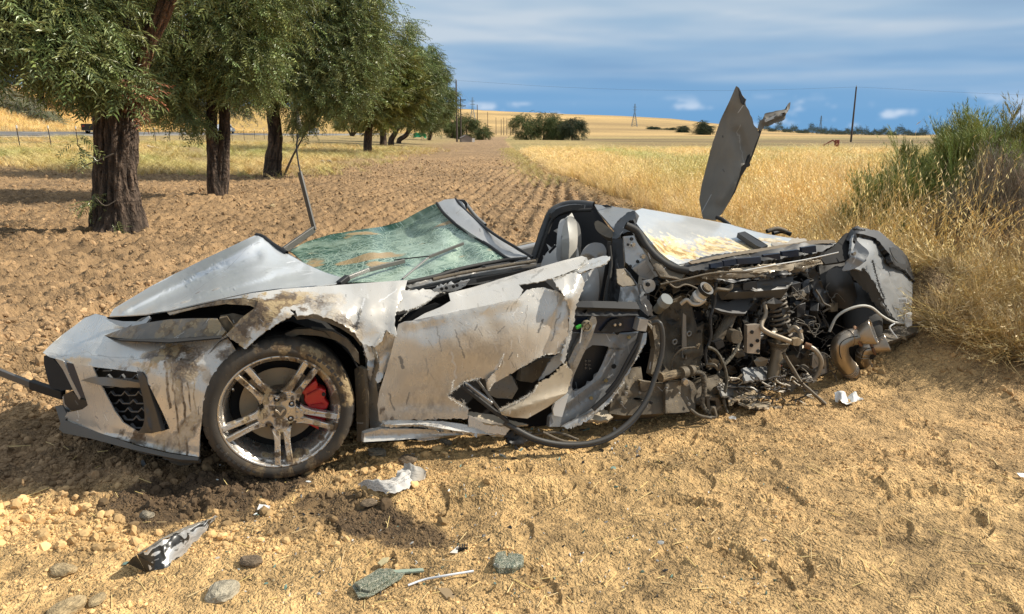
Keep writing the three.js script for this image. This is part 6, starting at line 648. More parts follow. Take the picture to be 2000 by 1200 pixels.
panel(car, 'mirror_bracket', LIGHTM, [845, 566, 880, 556, 918, 547, 910, 558, 890, 569, 850, 571], 0.18, { t: 0.02, dent: 0.015, jag: 0.8, ...tile() }); for (const [x, y] of [[863, 565], [872, 563], [886, 560], [893, 558]]) bolt(car, MATT, x, y, 0.165, 0.009); for (const [x, y] of [[893, 533], [945, 523]]) bolt(car, BLACK, x, y, 0.27, 0.012);
// wipers and the bent trim that sticks up
mesh('wiper', barGeo(C(672, 546, 0.34), C(720, 527, 0.44), 0.02, 0.014), METAL, car); mesh('wiper', barGeo(C(718, 528, 0.44), C(790, 510, 0.56), 0.022, 0.012), std(0.13, 0.125, 0.11, 0.5, 0.3), car); mesh('wiper_arm', barGeo(C(786, 545, 0.26), C(838, 502, 0.48), 0.008, 0.01), METAL, car); mesh('wiper_arm', barGeo(C(836, 503, 0.47), C(905, 476, 0.68), 0.016, 0.01), std(0.08, 0.075, 0.065, 0.5), car); mesh('wiper_arm', barGeo(C(770, 508, 0.62), C(842, 500, 0.50), 0.006, 0.008), BLACK, car); mesh('wiper_pivot', barGeo(C(661, 556, 0.30), C(679, 542, 0.36), 0.03, 0.03), BLACK, car);
mesh('bent_trim', barGeo(C(585, 336, 1.45), C(614, 450, 1.35), 0.034, 0.014), std(0.075, 0.07, 0.062, 0.45, 0.3), car); mesh('bent_trim', barGeo(C(613, 448, 1.35), C(553, 490, 1.15), 0.04, 0.018), std(0.10, 0.092, 0.08, 0.45, 0.3), car); hose(car, 'loose_wire', BLACK, [588, 345, 1.45, 583, 320, 1.48, 579, 290, 1.5, 582, 262, 1.5], 0.005);
// ---- cabin
panel(car, 'rear_bulkhead', std(0.012, 0.012, 0.013, 0.85), [1042, 520, 1058, 480, 1076, 420, 1100, 402, 1158, 400, 1200, 460, 1250, 520, 1240, 610, 1110, 610, 1050, 560], [1042, 520, 1.42, 1076, 420, 1.45, 1158, 400, 1.35, 1240, 610, 0.9, 1110, 610, 1.08], { });
panel(car, 'cabin_floor', std(0.02, 0.02, 0.02, 0.9), [860, 550, 1060, 512, 1240, 560, 1250, 640, 880, 640], [860, 550, 0.6, 1060, 512, 1.3, 1240, 560, 0.8, 1250, 640, 0.5, 880, 640, 0.4], {});
mesh('roll_hoop', mergeGeometries([hoseGeo([1038, 520, 1.2, 1052, 480, 1.22, 1066, 440, 1.25, 1077, 416, 1.25, 1098, 403, 1.25, 1124, 399, 1.2, 1160, 402, 1.12], 0.026, 10)]), std(0.05, 0.049, 0.047, 0.45), car); panel(car, 'hoop_trim', BLACKP, [1074, 420, 1090, 406, 1120, 399, 1160, 402, 1160, 411, 1124, 410, 1096, 416, 1080, 428], 1.1, { t: 0.04, ch: 1, ...tile() }); hose(car, 'rear_window_seal', RUBBER, [1052, 505, 1.16, 1068, 458, 1.18, 1082, 426, 1.18, 1110, 414, 1.14, 1156, 410, 1.06], 0.012);
panel(car, 'far_door_top', TANM, [994, 488, 1020, 478, 1048, 472, 1046, 494, 1030, 500, 1008, 492], 1.7, { t: 0.05, ch: 1 });
const seatPanel = (name, mat, f, c, o = {}) => panel(car, name, mat, f, c, { t: 0.06, ch: 2, seed: 6, ...o });
seatPanel('passenger_seat_back', LEATHER, [1054, 526, 1060, 506, 1070, 490, 1088, 476, 1112, 470, 1130, 480, 1132, 526], [1054, 526, 0.95, 1088, 476, 0.95, 1130, 480, 0.9, 1095, 505, 0.86]); seatPanel('headrest_side', LEATHERD, [1112, 520, 1114, 440, 1122, 428, 1132, 438, 1136, 462, 1135, 490, 1130, 520], [1112, 520, 0.88, 1122, 428, 0.9, 1136, 462, 0.9]); seatPanel('passenger_headrest', LEATHER, [1086, 514, 1087, 470, 1090, 442, 1094, 430, 1103, 426, 1111, 432, 1114, 470, 1112, 516], [1086, 514, 0.84, 1094, 430, 0.86, 1111, 432, 0.84, 1112, 516, 0.8, 1100, 470, 0.80]); seatPanel('headrest_bolster', std(0.48, 0.455, 0.40, 0.5), [1107, 428, 1112, 422, 1121, 424, 1127, 434, 1129, 462, 1126, 500, 1120, 514, 1110, 514, 1113, 470], [1107, 428, 0.80, 1121, 424, 0.8, 1129, 462, 0.80, 1115, 512, 0.76, 1118, 465, 0.75], { }); panel(car, 'belt_slot', BLACK, [1071, 492, 1085, 478, 1087, 482, 1074, 496], 0.86, { t: 0.004 });
seatPanel('driver_seat', paint(256, 256, 1, 0.8, 1, 1, { base: [0.21, 0.205, 0.20], dust: 0.2, da: 0.5, metal: 0, rough: 0.6, seed: 81, blobs: [[1165, 478, 0.5, 26, 0.8], [1180, 480, 0.5, 20, 0.6]], coat: 0 }), [1100, 602, 1118, 550, 1132, 500, 1144, 480, 1160, 473, 1180, 476, 1188, 500, 1186, 560, 1182, 602], [1100, 602, 0.55, 1144, 480, 0.66, 1180, 476, 0.62, 1182, 602, 0.46, 1155, 540, 0.48], { u0: 1, v0: 0.8, su: 1, sv: 1 }); seatPanel('seat_side', LEATHER, [1118, 602, 1136, 560, 1150, 530, 1168, 520, 1172, 560, 1166, 602], [1118, 602, 0.44, 1150, 530, 0.44, 1172, 560, 0.42, 1145, 570, 0.39], { cr: [[1128, 595, 1160, 530, 0.014, 3]] });
panel(car, 'seat_label', std(0.55, 0.43, 0.37, 0.7), [1156, 600, 1172, 587, 1181, 601], 0.38, { t: 0.006 }); panel(car, 'seat_belt', BLACK, [1187, 472, 1194, 472, 1190, 520, 1180, 570, 1176, 602, 1168, 602, 1176, 560, 1184, 510], 0.36, { t: 0.006 });
panel(car, 'pillar_post', BLACKP, [1196, 468, 1216, 466, 1219, 520, 1208, 600, 1188, 602, 1198, 540], [1196, 468, 0.40, 1216, 466, 0.36, 1188, 602, 0.30], { t: 0.05, cr: [[1206, 470, 1198, 600, -0.02, 4]], ...tile() }); hose(car, 'pillar_seal', RUBBER, [1190, 480, 0.36, 1193, 520, 0.34, 1187, 560, 0.30, 1182, 602, 0.26], 0.011);
panel(car, 'foam_roll', DIRTY, [1160, 434, 1170, 430, 1199, 452, 1196, 466, 1180, 462, 1164, 450], [1160, 434, 0.9, 1199, 452, 0.6, 1196, 466, 0.55], { t: 0.06, ch: 1, ...tile() });
panel(car, 'deck_quarter', GREYP, [1160, 399, 1190, 402, 1228, 408, 1240, 411, 1218, 424, 1204, 438, 1198, 447, 1182, 428, 1170, 415], [1160, 399, 1.15, 1240, 411, 0.85, 1198, 447, 0.62, 1182, 428, 0.85], { t: 0.012, ...tile() }); panel(car, 'deck_quarter_badge', BLACK, [1176, 401, 1186, 400, 1196, 404, 1184, 406], 1.02, { t: 0.01 });
panel(car, 'quarter_glass_surround', BLACKP, [1196, 466, 1200, 444, 1212, 426, 1228, 414, 1240, 412, 1242, 424, 1226, 434, 1244, 440, 1234, 452, 1214, 456, 1206, 466], [1196, 466, 0.42, 1240, 412, 0.60, 1234, 452, 0.34], { t: 0.03, jag: 2, dent: 0.03, ds: 0.05, ...tile() });
panel(car, 'pillar_bracket', LIGHTM, [1218, 462, 1238, 460, 1242, 470, 1256, 490, 1262, 502, 1254, 512, 1236, 524, 1222, 512], [1218, 462, 0.30, 1242, 470, 0.28, 1262, 502, 0.24, 1222, 512, 0.27], { t: 0.02, cr: [[1222, 475, 1258, 512, 0.01, 4]], ...tile() }); for (const [x, y, r] of [[1234, 467, 0.011], [1227, 478, 0.008], [1237, 478, 0.014], [1256, 501, 0.016], [1246, 511, 0.010], [1232, 520, 0.008]]) bolt(car, r > 0.012 ? STEEL : BLACK, x, y, 0.245, r);
panel(car, 'pillar_bracket', GREYP, [1236, 526, 1260, 508, 1280, 540, 1272, 548, 1250, 540], 0.22, { t: 0.02, dent: 0.01, ...tile() }); panel(car, 'hinge_plate', LIGHTM, [1258, 548, 1276, 546, 1281, 556, 1278, 568, 1262, 574, 1256, 560], 0.17, { t: 0.015, ch: 1, ...tile() }); bolt(car, MATT, 1266, 556, 0.155, 0.013); bolt(car, BLACK, 1261, 576, 0.155, 0.008);
panel(car, 'quarter_structure', LIGHTM, [1206, 602, 1212, 560, 1208, 530, 1216, 524, 1226, 534, 1244, 556, 1250, 580, 1262, 600, 1266, 618, 1250, 604], [1206, 602, 0.24, 1212, 560, 0.28, 1226, 534, 0.26, 1266, 618, 0.14, 1232, 575, 0.2], { t: 0.02, dent: 0.02, ds: 0.04, cr: [[1215, 560, 1222, 602, -0.02, 5], [1236, 570, 1246, 602, 0.02, 5]], ...tile() }); panel(car, 'quarter_gusset', DIRTY, [1204, 526, 1220, 524, 1232, 540, 1244, 556, 1216, 560, 1206, 552], [1204, 526, 0.22, 1220, 524, 0.26, 1244, 556, 0.2], { dent: 0.02, ds: 0.06, jag: 0.8, ...tile() }); panel(car, 'quarter_structure', GREYP, [1250, 556, 1262, 576, 1274, 600, 1276, 618, 1264, 612, 1252, 590], 0.16, { t: 0.02, jag: 1.2, dent: 0.015, ...tile() }); panel(car, 'label_scrap', WHITE, [1226, 586, 1236, 588, 1230, 600, 1224, 600], 0.19, {});
// ---- rear deck
panel(car, 'rear_deck', DECKP, [1233, 424, 1240, 412, 1254, 407, 1300, 415, 1362, 426, 1425, 438, 1487, 455, 1530, 463, 1563, 470, 1545, 474, 1500, 484, 1450, 493, 1400, 501, 1350, 512, 1325, 517, 1305, 506, 1288, 492, 1270, 470, 1250, 445], [1233, 424, 0.60, 1254, 407, 0.92, 1362, 426, 1.12, 1487, 455, 1.15, 1563, 470, 1.05, 1545, 474, 0.8, 1450, 493, 0.40, 1350, 512, 0.24, 1325, 517, 0.20, 1288, 492, 0.25, 1250, 445, 0.42, 1340, 470, 0.52, 1420, 466, 0.78], { u0: 1.7, su: 2, v0: 1.0, sv: 2, dent: 0.02, ds: 0.015, t: 0.01, cr: [[1236, 418, 1480, 462, -0.03, 12], [1300, 480, 1470, 468, 0.03, 16], [1275, 476, 1330, 514, -0.02, 10]] });
panel(car, 'deck_vent_strip', BLACK, [1441, 455, 1455, 452, 1500, 479, 1488, 484, 1478, 480], [1441, 455, 0.82, 1455, 452, 0.88, 1500, 479, 0.5, 1488, 484, 0.44], { t: 0.03 }); panel(car, 'deck_scrap', TAN, [1500, 468, 1530, 463, 1566, 466, 1580, 472, 1556, 478, 1510, 480], [1500, 468, 0.9, 1530, 463, 1.0, 1580, 472, 0.95, 1510, 480, 0.6], { jag: 2, dent: 0.03, ds: 0.05, ...tile() });
for (const [f, m] of [[[1498, 452, 1.2, 1518, 447, 1.2, 1536, 452, 1.2], DIRTY], [[1400, 424, 1.45, 1412, 430, 1.4, 1425, 440, 1.35], RUBBER], [[1510, 456, 1.25, 1528, 452, 1.25, 1545, 458, 1.2], BLACK]]) hose(car, 'deck_edge_rod', m, f, 0.016);
panel(car, 'deck_side_rail', BLACKP, [1338, 514, 1380, 500, 1440, 492, 1520, 481, 1600, 469, 1628, 470, 1634, 476, 1606, 492, 1560, 500, 1500, 508, 1440, 518, 1390, 526, 1350, 530, 1340, 524], [1338, 514, 0.18, 1440, 492, 0.32, 1600, 469, 0.5, 1634, 476, 0.5, 1500, 508, 0.24, 1340, 524, 0.14], { t: 0.03, dent: 0.02, ds: 0.03, jag: 1.6, ...tile() });
panel(car, 'rail_edge', std(0.17, 0.13, 0.085, 0.8), [1345, 512, 1420, 496, 1500, 483, 1590, 469, 1630, 470, 1634, 474, 1600, 476, 1510, 488, 1430, 500, 1352, 516], [1345, 512, 0.16, 1500, 483, 0.35, 1634, 474, 0.48], { t: 0.01, dent: 0.012, jag: 0.8, ...tile() });
for (const [a, b, c, d] of [[1388, 514, 1412, 524], [1414, 508, 1438, 520], [1440, 504, 1486, 517], [1492, 497, 1524, 511], [1528, 490, 1560, 504], [1566, 482, 1594, 496]]) panel(car, 'rail_insert', BLUEB, [a, b + 2, c, b - 2, c + 1, d - 3, a + 1, d], mix(0.13, 0.36, (a - 1380) / 200), { t: 0.02, dent: 0.008 });
for (const [f, w1, m] of [[[1386, 532, 1440, 524, 1520, 518, 1604, 508, 1608, 516, 1540, 528, 1470, 534, 1400, 541], 0.15, TAN], [[1370, 536, 1420, 534, 1500, 528, 1590, 520, 1560, 532, 1480, 542, 1410, 548, 1372, 545], 0.13, DIRTY], [[1300, 548, 1360, 540, 1400, 546, 1460, 548, 1420, 556, 1360, 556, 1310, 558], 0.16, DIRTY], [[1392, 544, 1450, 538, 1540, 528, 1580, 530, 1500, 544, 1430, 552], 0.17, BLACKP]]) panel(car, 'torn_rail_strip', m, f, [f[0], f[1], w1, f[4], f[5], w1 + 0.08, f[f.length - 2], f[f.length - 1], w1], { jag: 1.6, dent: 0.03, ds: 0.04, t: 0.014, ...tile() });
fray(car, DIRTY, [1570, 512, 0.16, 1606, 504, 0.2, 1560, 520, 0.15, 1605, 512, 0.18], 9, 2, 21); hose(car, 'wire_strand', WHITE, [1420, 536, 0.1, 1500, 520, 0.1, 1580, 506, 0.1, 1638, 493, 0.08], 0.0035, 5); hose(car, 'wire_strand', DIRTY, [1290, 556, 0.12, 1340, 545, 0.1, 1390, 534, 0.1, 1470, 530, 0.09], 0.006, 5);
hose(car, 'deck_seal', RUBBER, [1222, 440, 0.32, 1244, 452, 0.30, 1262, 480, 0.26, 1284, 504, 0.22, 1312, 522, 0.18, 1345, 530, 0.14], 0.02); panel(car, 'deck_side_trim', DIRTY, [1240, 458, 1256, 470, 1280, 500, 1316, 526, 1340, 534, 1330, 546, 1290, 540, 1276, 520, 1262, 496], [1240, 458, 0.3, 1340, 534, 0.15, 1290, 540, 0.16], { t: 0.02, dent: 0.025, ds: 0.04, ...tile() });
// ---- standing panel torn up on the far side
panel(car, 'standing_body_panel', paint(512, 512, 2.6, 2.0, 1.3, 1.8, { base: [0.185, 0.165, 0.135], dust: 0.1, da: 0.3, metal: 0, rough: 0.7, scratch: 60, sa: 1.3, sl: 70, seed: 97, blobs: [[1420, 400, 1.7, 14, 0.3]], lines: [[1418, 255, 1.7, 1419, 258, 1.7, 2, 1], [1440, 250, 1.7, 1462, 316, 1.6, 1.5, -0.3]], coat: 0, speck: 0.95 }), [1438, 168, 1444, 172, 1450, 186, 1458, 194, 1457, 206, 1464, 218, 1470, 232, 1474, 246, 1480, 252, 1484, 262, 1474, 285, 1466, 305, 1458, 318, 1448, 325, 1444, 345, 1434, 374, 1424, 396, 1410, 416, 1398, 431, 1373, 427, 1366, 390, 1371, 360, 1379, 330, 1392, 283, 1408, 235, 1424, 200], [1438, 168, 1.70, 1366, 390, 1.76, 1398, 431, 1.66, 1484, 262, 1.60, 1420, 300, 1.70, 1458, 318, 1.62], { t: 0.01, jag: 0.9, torn: [[0, 9]], cr: [[1440, 260, 1462, 316, 0.03, 14], [1410, 390, 1450, 330, -0.03, 14], [1425, 225, 1390, 400, 0.02, 24]], dent: 0.014, ds: 0.015, u0: 2.6, su: 1.3, v0: 2.0, sv: 1.8 });
panel(car, 'panel_edge_trim', BLACK, [1484, 258, 1490, 250, 1476, 290, 1466, 316, 1448, 345, 1436, 376, 1412, 416, 1402, 426, 1424, 394, 1434, 372, 1444, 344, 1448, 324, 1458, 317, 1474, 284], [1484, 258, 1.61, 1436, 376, 1.66, 1402, 426, 1.67], { t: 0.02 }); panel(car, 'panel_bracket', std(0.16, 0.142, 0.115, 0.7, 0.0), [1480, 252, 1484, 236, 1490, 232, 1494, 222, 1500, 220, 1534, 213, 1538, 206, 1544, 199, 1543, 212, 1536, 222, 1532, 234, 1524, 236, 1510, 242, 1494, 246, 1487, 256], [1480, 252, 1.60, 1544, 199, 1.58, 1494, 246, 1.58, 1500, 220, 1.6], { t: 0.012, jag: 0.8, cr: [[1492, 236, 1536, 220, -0.05, 6]] }); panel(car, 'panel_bracket_ridge', LIGHTM, [1494, 234, 1533, 218, 1535, 222, 1495, 239], 1.54, { t: 0.006, ...tile() }); panel(car, 'panel_tear_edge', BLACK, [1442, 172, 1450, 186, 1457, 195, 1455, 206, 1448, 200], 1.66, { jag: 1 }); bolt(car, BLACK, 1461, 322, 1.66, 0.02);
// ---- engine bay and suspension
panel(car, 'engine_bay_wall', MATT, [1270, 545, 1340, 520, 1500, 500, 1640, 480, 1720, 560, 1730, 640, 1660, 740, 1560, 770, 1420, 800, 1270, 800], [1270, 545, 0.62, 1500, 500, 0.85, 1640, 480, 0.95, 1730, 640, 1.0, 1420, 800, 0.6, 1270, 800, 0.5], { dent: 0.1, ds: 0.03, crum: 0.5 });
panel(car, 'bay_panel', DIRTY, [1282, 640, 1300, 600, 1330, 580, 1352, 600, 1362, 640, 1376, 632, 1374, 690, 1360, 728, 1320, 738, 1288, 730], [1282, 640, 0.3, 1330, 580, 0.36, 1376, 632, 0.34, 1320, 738, 0.26], { t: 0.03, dent: 0.05, ds: 0.03, crum: 0.4, cr: [[1336, 640, 1338, 700, -0.03, 4]], ...tile() }); panel(car, 'bay_panel', METAL, [1334, 612, 1340, 616, 1342, 702, 1332, 700], 0.27, { t: 0.012, ...tile() }); for (const [x, y] of [[1346, 652], [1318, 668]]) { const p = C(x, y, 0.27), g = new THREE.TorusGeometry(0.013, 0.005, 6, 14); g.translate(p.x, p.y, p.z); mesh('ring', g, METAL, car); }
panel(car, 'pillar_brace', DIRTY, [1262, 628, 1284, 618, 1300, 640, 1296, 700, 1284, 740, 1272, 730, 1280, 680, 1276, 650], [1262, 628, 0.16, 1300, 640, 0.22, 1272, 730, 0.16], { t: 0.03, dent: 0.03, ds: 0.05, ...tile() });
panel(car, 'frame_rail_box', DIRTY, [1196, 770, 1222, 720, 1252, 716, 1256, 745, 1250, 760, 1298, 756, 1298, 808, 1218, 812, 1190, 808], [1196, 770, 0.10, 1256, 745, 0.14, 1298, 808, 0.06, 1190, 808, 0.08], { t: 0.14, dent: 0.02, cr: [[1230, 764, 1298, 760, -0.02, 3], [1225, 778, 1296, 776, 0.014, 3], [1242, 725, 1210, 790, -0.02, 3]], ...tile() }); panel(car, 'frame_rail_box', DIRTY, [1300, 748, 1345, 742, 1362, 752, 1358, 802, 1340, 806, 1300, 808], [1300, 748, 0.08, 1362, 752, 0.12, 1340, 806, 0.05], { t: 0.14, dent: 0.012, cr: [[1302, 778, 1358, 776, 0.016, 4], [1306, 752, 1306, 806, -0.01, 3]], ...tile() });
panel(car, 'frame_plate', DIRTY, [1250, 744, 1298, 752, 1300, 764, 1252, 764], 0.11, { t: 0.03, ...tile() }); panel(car, 'frame_end_casting', DIRTY, [1356, 760, 1376, 742, 1400, 732, 1412, 742, 1412, 762, 1396, 770, 1392, 784, 1372, 792, 1360, 790], [1356, 760, 0.14, 1412, 742, 0.2, 1360, 790, 0.12], { t: 0.12, dent: 0.03, ds: 0.05, holes: [[1392, 758, 1402, 754, 1402, 772, 1392, 774]], ...tile() }); panel(car, 'frame_end_casting', DIRTY, [1380, 776, 1404, 778, 1412, 800, 1396, 806, 1382, 800], 0.12, { t: 0.08, dent: 0.03, holes: [[1386, 782, 1398, 783, 1400, 794, 1388, 796]], ...tile() });
for (const [x, y, w, r] of [[1223, 770, 0.085, 0.012], [1225, 757, 0.1, 0.009], [1214, 788, 0.07, 0.010], [1272, 787, 0.06, 0.011], [1303, 765, 0.07, 0.008], [1303, 800, 0.05, 0.008], [1352, 764, 0.08, 0.01], [1346, 790, 0.055, 0.01], [1340, 748, 0.07, 0.022], [1250, 768, 0.09, 0.008], [1396, 796, 0.1, 0.01]]) bolt(car, r === 0.011 ? MATT : METAL, x, y, w, r);
cyl(car, 'frame_tube', TANM, [1290, 738, 0.08, 1362, 722, 0.14], 0.026, 0.022); mesh('tube_collar', mergeGeometries([cylGeo(C(1330, 729, 0.09), C(1340, 727, 0.1), 0.032), cylGeo(C(1346, 725, 0.11), C(1352, 724, 0.12), 0.031)]), DIRTY, car, true); bolt(car, STEEL, 1338, 746, 0.05, 0.02);
panel(car, 'wheel_housing', std(0.048, 0.046, 0.044, 0.65), [1392, 572, 1420, 572, 1470, 570, 1504, 567, 1488, 582, 1466, 600, 1456, 613, 1430, 612, 1408, 608, 1394, 602], [1392, 572, 0.3, 1504, 567, 0.4, 1456, 613, 0.22, 1394, 602, 0.22], { t: 0.02, dent: 0.012 }); panel(car, 'upper_rail', std(0.062, 0.058, 0.052, 0.5), [1424, 556, 1470, 550, 1520, 544, 1550, 540, 1548, 554, 1538, 564, 1480, 569, 1424, 571, 1416, 562], [1424, 556, 0.22, 1550, 540, 0.30, 1538, 564, 0.24, 1424, 571, 0.2], { t: 0.07, cr: [[1425, 564, 1545, 556, 0.02, 4]], dent: 0.008 }); panel(car, 'rail_patch', BLACK, [1452, 553, 1478, 550, 1480, 566, 1452, 567], 0.2, { t: 0.012 }); mesh('clip', barGeo(C(1470, 563, 0.18), C(1480, 568, 0.18), 0.006, 0.006), WHITE, car);
{ // coil-over strut
  const a = C(1514, 572, 0.34), b = C(1528, 656, 0.30), ax = b.clone().sub(a), L = ax.length(), d = ax.clone().normalize(), e = V(1, 0, 0).cross(d).normalize(), f = d.clone().cross(e), P = []; for (let i = 0; i <= 200; i++) { const t = i / 200, th = t * TAU * 9.5, r = 0.052; P.push(a.clone().addScaledVector(d, L * t).addScaledVector(e, Math.cos(th) * r).addScaledVector(f, Math.sin(th) * r)); }
  mesh('coil_spring', new THREE.TubeGeometry(new THREE.CatmullRomCurve3(P), 420, 0.0085, 7), std(0.15, 0.125, 0.095, 0.55, 0.2), car); mesh('bump_stop', cylGeo(a, a.clone().lerp(b, 0.9), 0.032, 0.03), std(0.03, 0.028, 0.025, 0.7), car); mesh('strut_body', cylGeo(C(1524, 660, 0.30), C(1508, 745, 0.26), 0.034, 0.036), std(0.22, 0.17, 0.11, 0.55, 0.4), car); mesh('spring_seat', mergeGeometries([cylGeo(C(1522, 668, 0.3), C(1521, 676, 0.3), 0.066, 0.052), cylGeo(C(1521, 676, 0.3), C(1518, 690, 0.295), 0.05, 0.04)]), DIRTY, car); mesh('strut_label', cylGeo(C(1516, 705, 0.283), C(1514, 714, 0.28), 0.0372, 0.0372), std(0.5, 0.06, 0.05, 0.5), car); mesh('strut_label', cylGeo(C(1513, 718, 0.279), C(1509, 740, 0.272), 0.0374, 0.0374), std(0.42, 0.38, 0.3, 0.6), car); mesh('strut_mount', cylGeo(C(1512, 562, 0.35), C(1514, 572, 0.34), 0.06, 0.056), BLACK, car);
}
mesh('control_arm', mergeGeometries([hoseGeo([1488, 628, 0.22, 1487, 640, 0.2, 1500, 650, 0.18, 1525, 660, 0.15, 1548, 668, 0.14, 1566, 666, 0.15], 0.015, 8), hoseGeo([1494, 596, 0.26, 1496, 612, 0.24, 1489, 630, 0.22, 1487, 640, 0.2], 0.012, 8), hoseGeo([1540, 648, 0.22, 1552, 640, 0.2, 1562, 650, 0.17, 1566, 664, 0.15], 0.014, 8)]), std(0.30, 0.245, 0.175, 0.5, 0.3), car); panel(car, 'arm_end', TANM, [1548, 664, 1562, 660, 1568, 667, 1562, 676, 1550, 676], 0.12, { t: 0.03, ch: 1 }); cyl(car, 'arm_bushing', STEEL, [1536, 646, 0.24, 1566, 644, 0.18], 0.013); bolt(car, STEEL, 1564, 647, 0.16, 0.016);
panel(car, 'perforated_plate', std(0.42, 0.36, 0.29, 0.45, 0.4), [1460, 636, 1487, 634, 1484, 692, 1459, 690], 0.2, { t: 0.03 }); for (const [x, y] of [[1469, 649], [1480, 666], [1468, 675], [1481, 686]]) { const p = C(x, y, 0.197), g = new THREE.CylinderGeometry(0.0105, 0.0105, 0.006, 18); g.rotateX(Math.PI / 2); g.translate(p.x, p.y, p.z); mesh('hole', g, MATT, car); }
for (const [f, r, m] of [[[1448, 620, 0.42, 1446, 700, 0.38], 0.022, DIRTY], [[1456, 618, 0.36, 1454, 700, 0.34], 0.02, BLACKP], [[1432, 610, 0.3, 1398, 668, 0.26], 0.03, DIRTY], [[1440, 600, 0.3, 1424, 640, 0.26], 0.016, DIRTY], [[1496, 575, 0.5, 1470, 640, 0.5], 0.016, METAL]]) { const [a, b] = triples(f); mesh('bay_pipe', cylGeo(a, b, r), m, car); }
// hoses and harness
for (const [f, r, m] of [[[1398, 552, 0.16, 1396, 590, 0.16, 1388, 620, 0.15, 1388, 660, 0.14, 1378, 690, 0.14, 1380, 712, 0.13], 0.011, BLACKP], [[1430, 555, 0.14, 1425, 566, 0.13, 1400, 566, 0.14, 1394, 575, 0.15], 0.012, DIRTY], [[1382, 678, 0.12, 1396, 684, 0.11, 1410, 704, 0.1, 1420, 740, 0.09, 1414, 780, 0.08, 1420, 806, 0.07], 0.012, std(0.13, 0.115, 0.085, 0.8)], [[1354, 728, 0.1, 1372, 732, 0.08, 1376, 760, 0.07, 1372, 790, 0.06, 1386, 812, 0.04], 0.018, std(0.16, 0.135, 0.10, 0.85)], [[1378, 712, 0.12, 1396, 714, 0.12, 1404, 722, 0.12, 1410, 712, 0.11], 0.012, DIRTY], [[1312, 726, 0.16, 1314, 702, 0.15, 1330, 684, 0.14, 1360, 678, 0.13], 0.007, DIRTY], [[1360, 676, 0.13, 1366, 672, 0.13, 1362, 682, 0.13], 0.007, TANM], [[1422, 740, 0.16, 1436, 742, 0.14, 1450, 732, 0.14], 0.009, TANM], [[1424, 746, 0.15, 1440, 748, 0.14, 1456, 730, 0.15], 0.006, TANM], [[1424, 756, 0.16, 1470, 758, 0.16, 1480, 766, 0.14], 0.008, METAL], [[1442, 640, 0.2, 1446, 660, 0.18, 1434, 690, 0.15, 1414, 714, 0.12], 0.013, std(0.17, 0.15, 0.11, 0.8)], [[1530, 690, 0.16, 1548, 720, 0.14, 1566, 748, 0.1, 1590, 770, 0.05, 1612, 790, 0.02], 0.014, DIRTY], [[1366, 566, 0.14, 1340, 556, 0.14, 1320, 562, 0.13, 1300, 548, 0.14], 0.007, DIRTY], [[1348, 800, 0.05, 1366, 812, 0.02, 1390, 818, 0.0], 0.012, DIRTY], [[1384, 808, 0.03, 1392, 796, 0.03, 1398, 814, 0.02, 1386, 816, 0.02], 0.011, DIRTY]]) hose(car, 'hose', m, f, r * 0.78);
hose(car, 'parking_sensor_cable', std(0.55, 0.52, 0.45, 0.6), [1620, 648, 0.42, 1634, 620, 0.4, 1650, 608, 0.38, 1680, 598, 0.36, 1700, 600, 0.36, 1724, 618, 0.38, 1748, 630, 0.42, 1776, 632, 0.46], 0.0085); hose(car, 'parking_sensor_cable', std(0.5, 0.48, 0.44, 0.6), [1794, 632, 0.5, 1808, 628, 0.5, 1809, 638, 0.5, 1800, 646, 0.5], 0.008); hose(car, 'parking_sensor_cable', WHITE, [1748, 632, 0.4, 1738, 640, 0.39, 1744, 650, 0.38, 1752, 660, 0.37], 0.005);
panel(car, 'connector', DIRTY, [1428, 655, 1434, 645, 1448, 648, 1452, 662, 1444, 672, 1430, 670], 0.16, { t: 0.05, ch: 1, ...tile() }); panel(car, 'connector', BLACKP, [1396, 670, 1412, 664, 1416, 676, 1402, 684], 0.16, { t: 0.04, ...tile() });
{ const a = C(1358, 588, 0.12), b = C(1378, 566, 0.07), s = mesh('shock_canister', cylGeo(a, b, 0.034, 0.036), std(0.46, 0.44, 0.40, 0.35, 0.5), car); mesh('canister_cap', cylGeo(C(1376, 568, 0.075), C(1381, 563, 0.06), 0.04), BLACK, car); mesh('canister_band', cylGeo(C(1364, 581, 0.1), C(1368, 577, 0.09), 0.0372), WHITE, car); mesh('canister_core', cylGeo(C(1380, 564, 0.062), C(1383, 561, 0.054), 0.026), TANM, car); mesh('canister_bracket', hoseGeo([1330, 594, 0.12, 1342, 586, 0.1, 1352, 594, 0.09, 1366, 594, 0.08, 1378, 586, 0.07], 0.011, 8), std(0.45, 0.4, 0.33, 0.4, 0.4), car); mesh('solenoid', cylGeo(C(1284, 606, 0.14), C(1300, 588, 0.08), 0.026, 0.03), std(0.16, 0.15, 0.12, 0.5, 0.3), car); mesh('solenoid_ring', cylGeo(C(1295, 593, 0.098), C(1303, 584, 0.07), 0.034), std(0.22, 0.23, 0.22, 0.9, 0), car); }
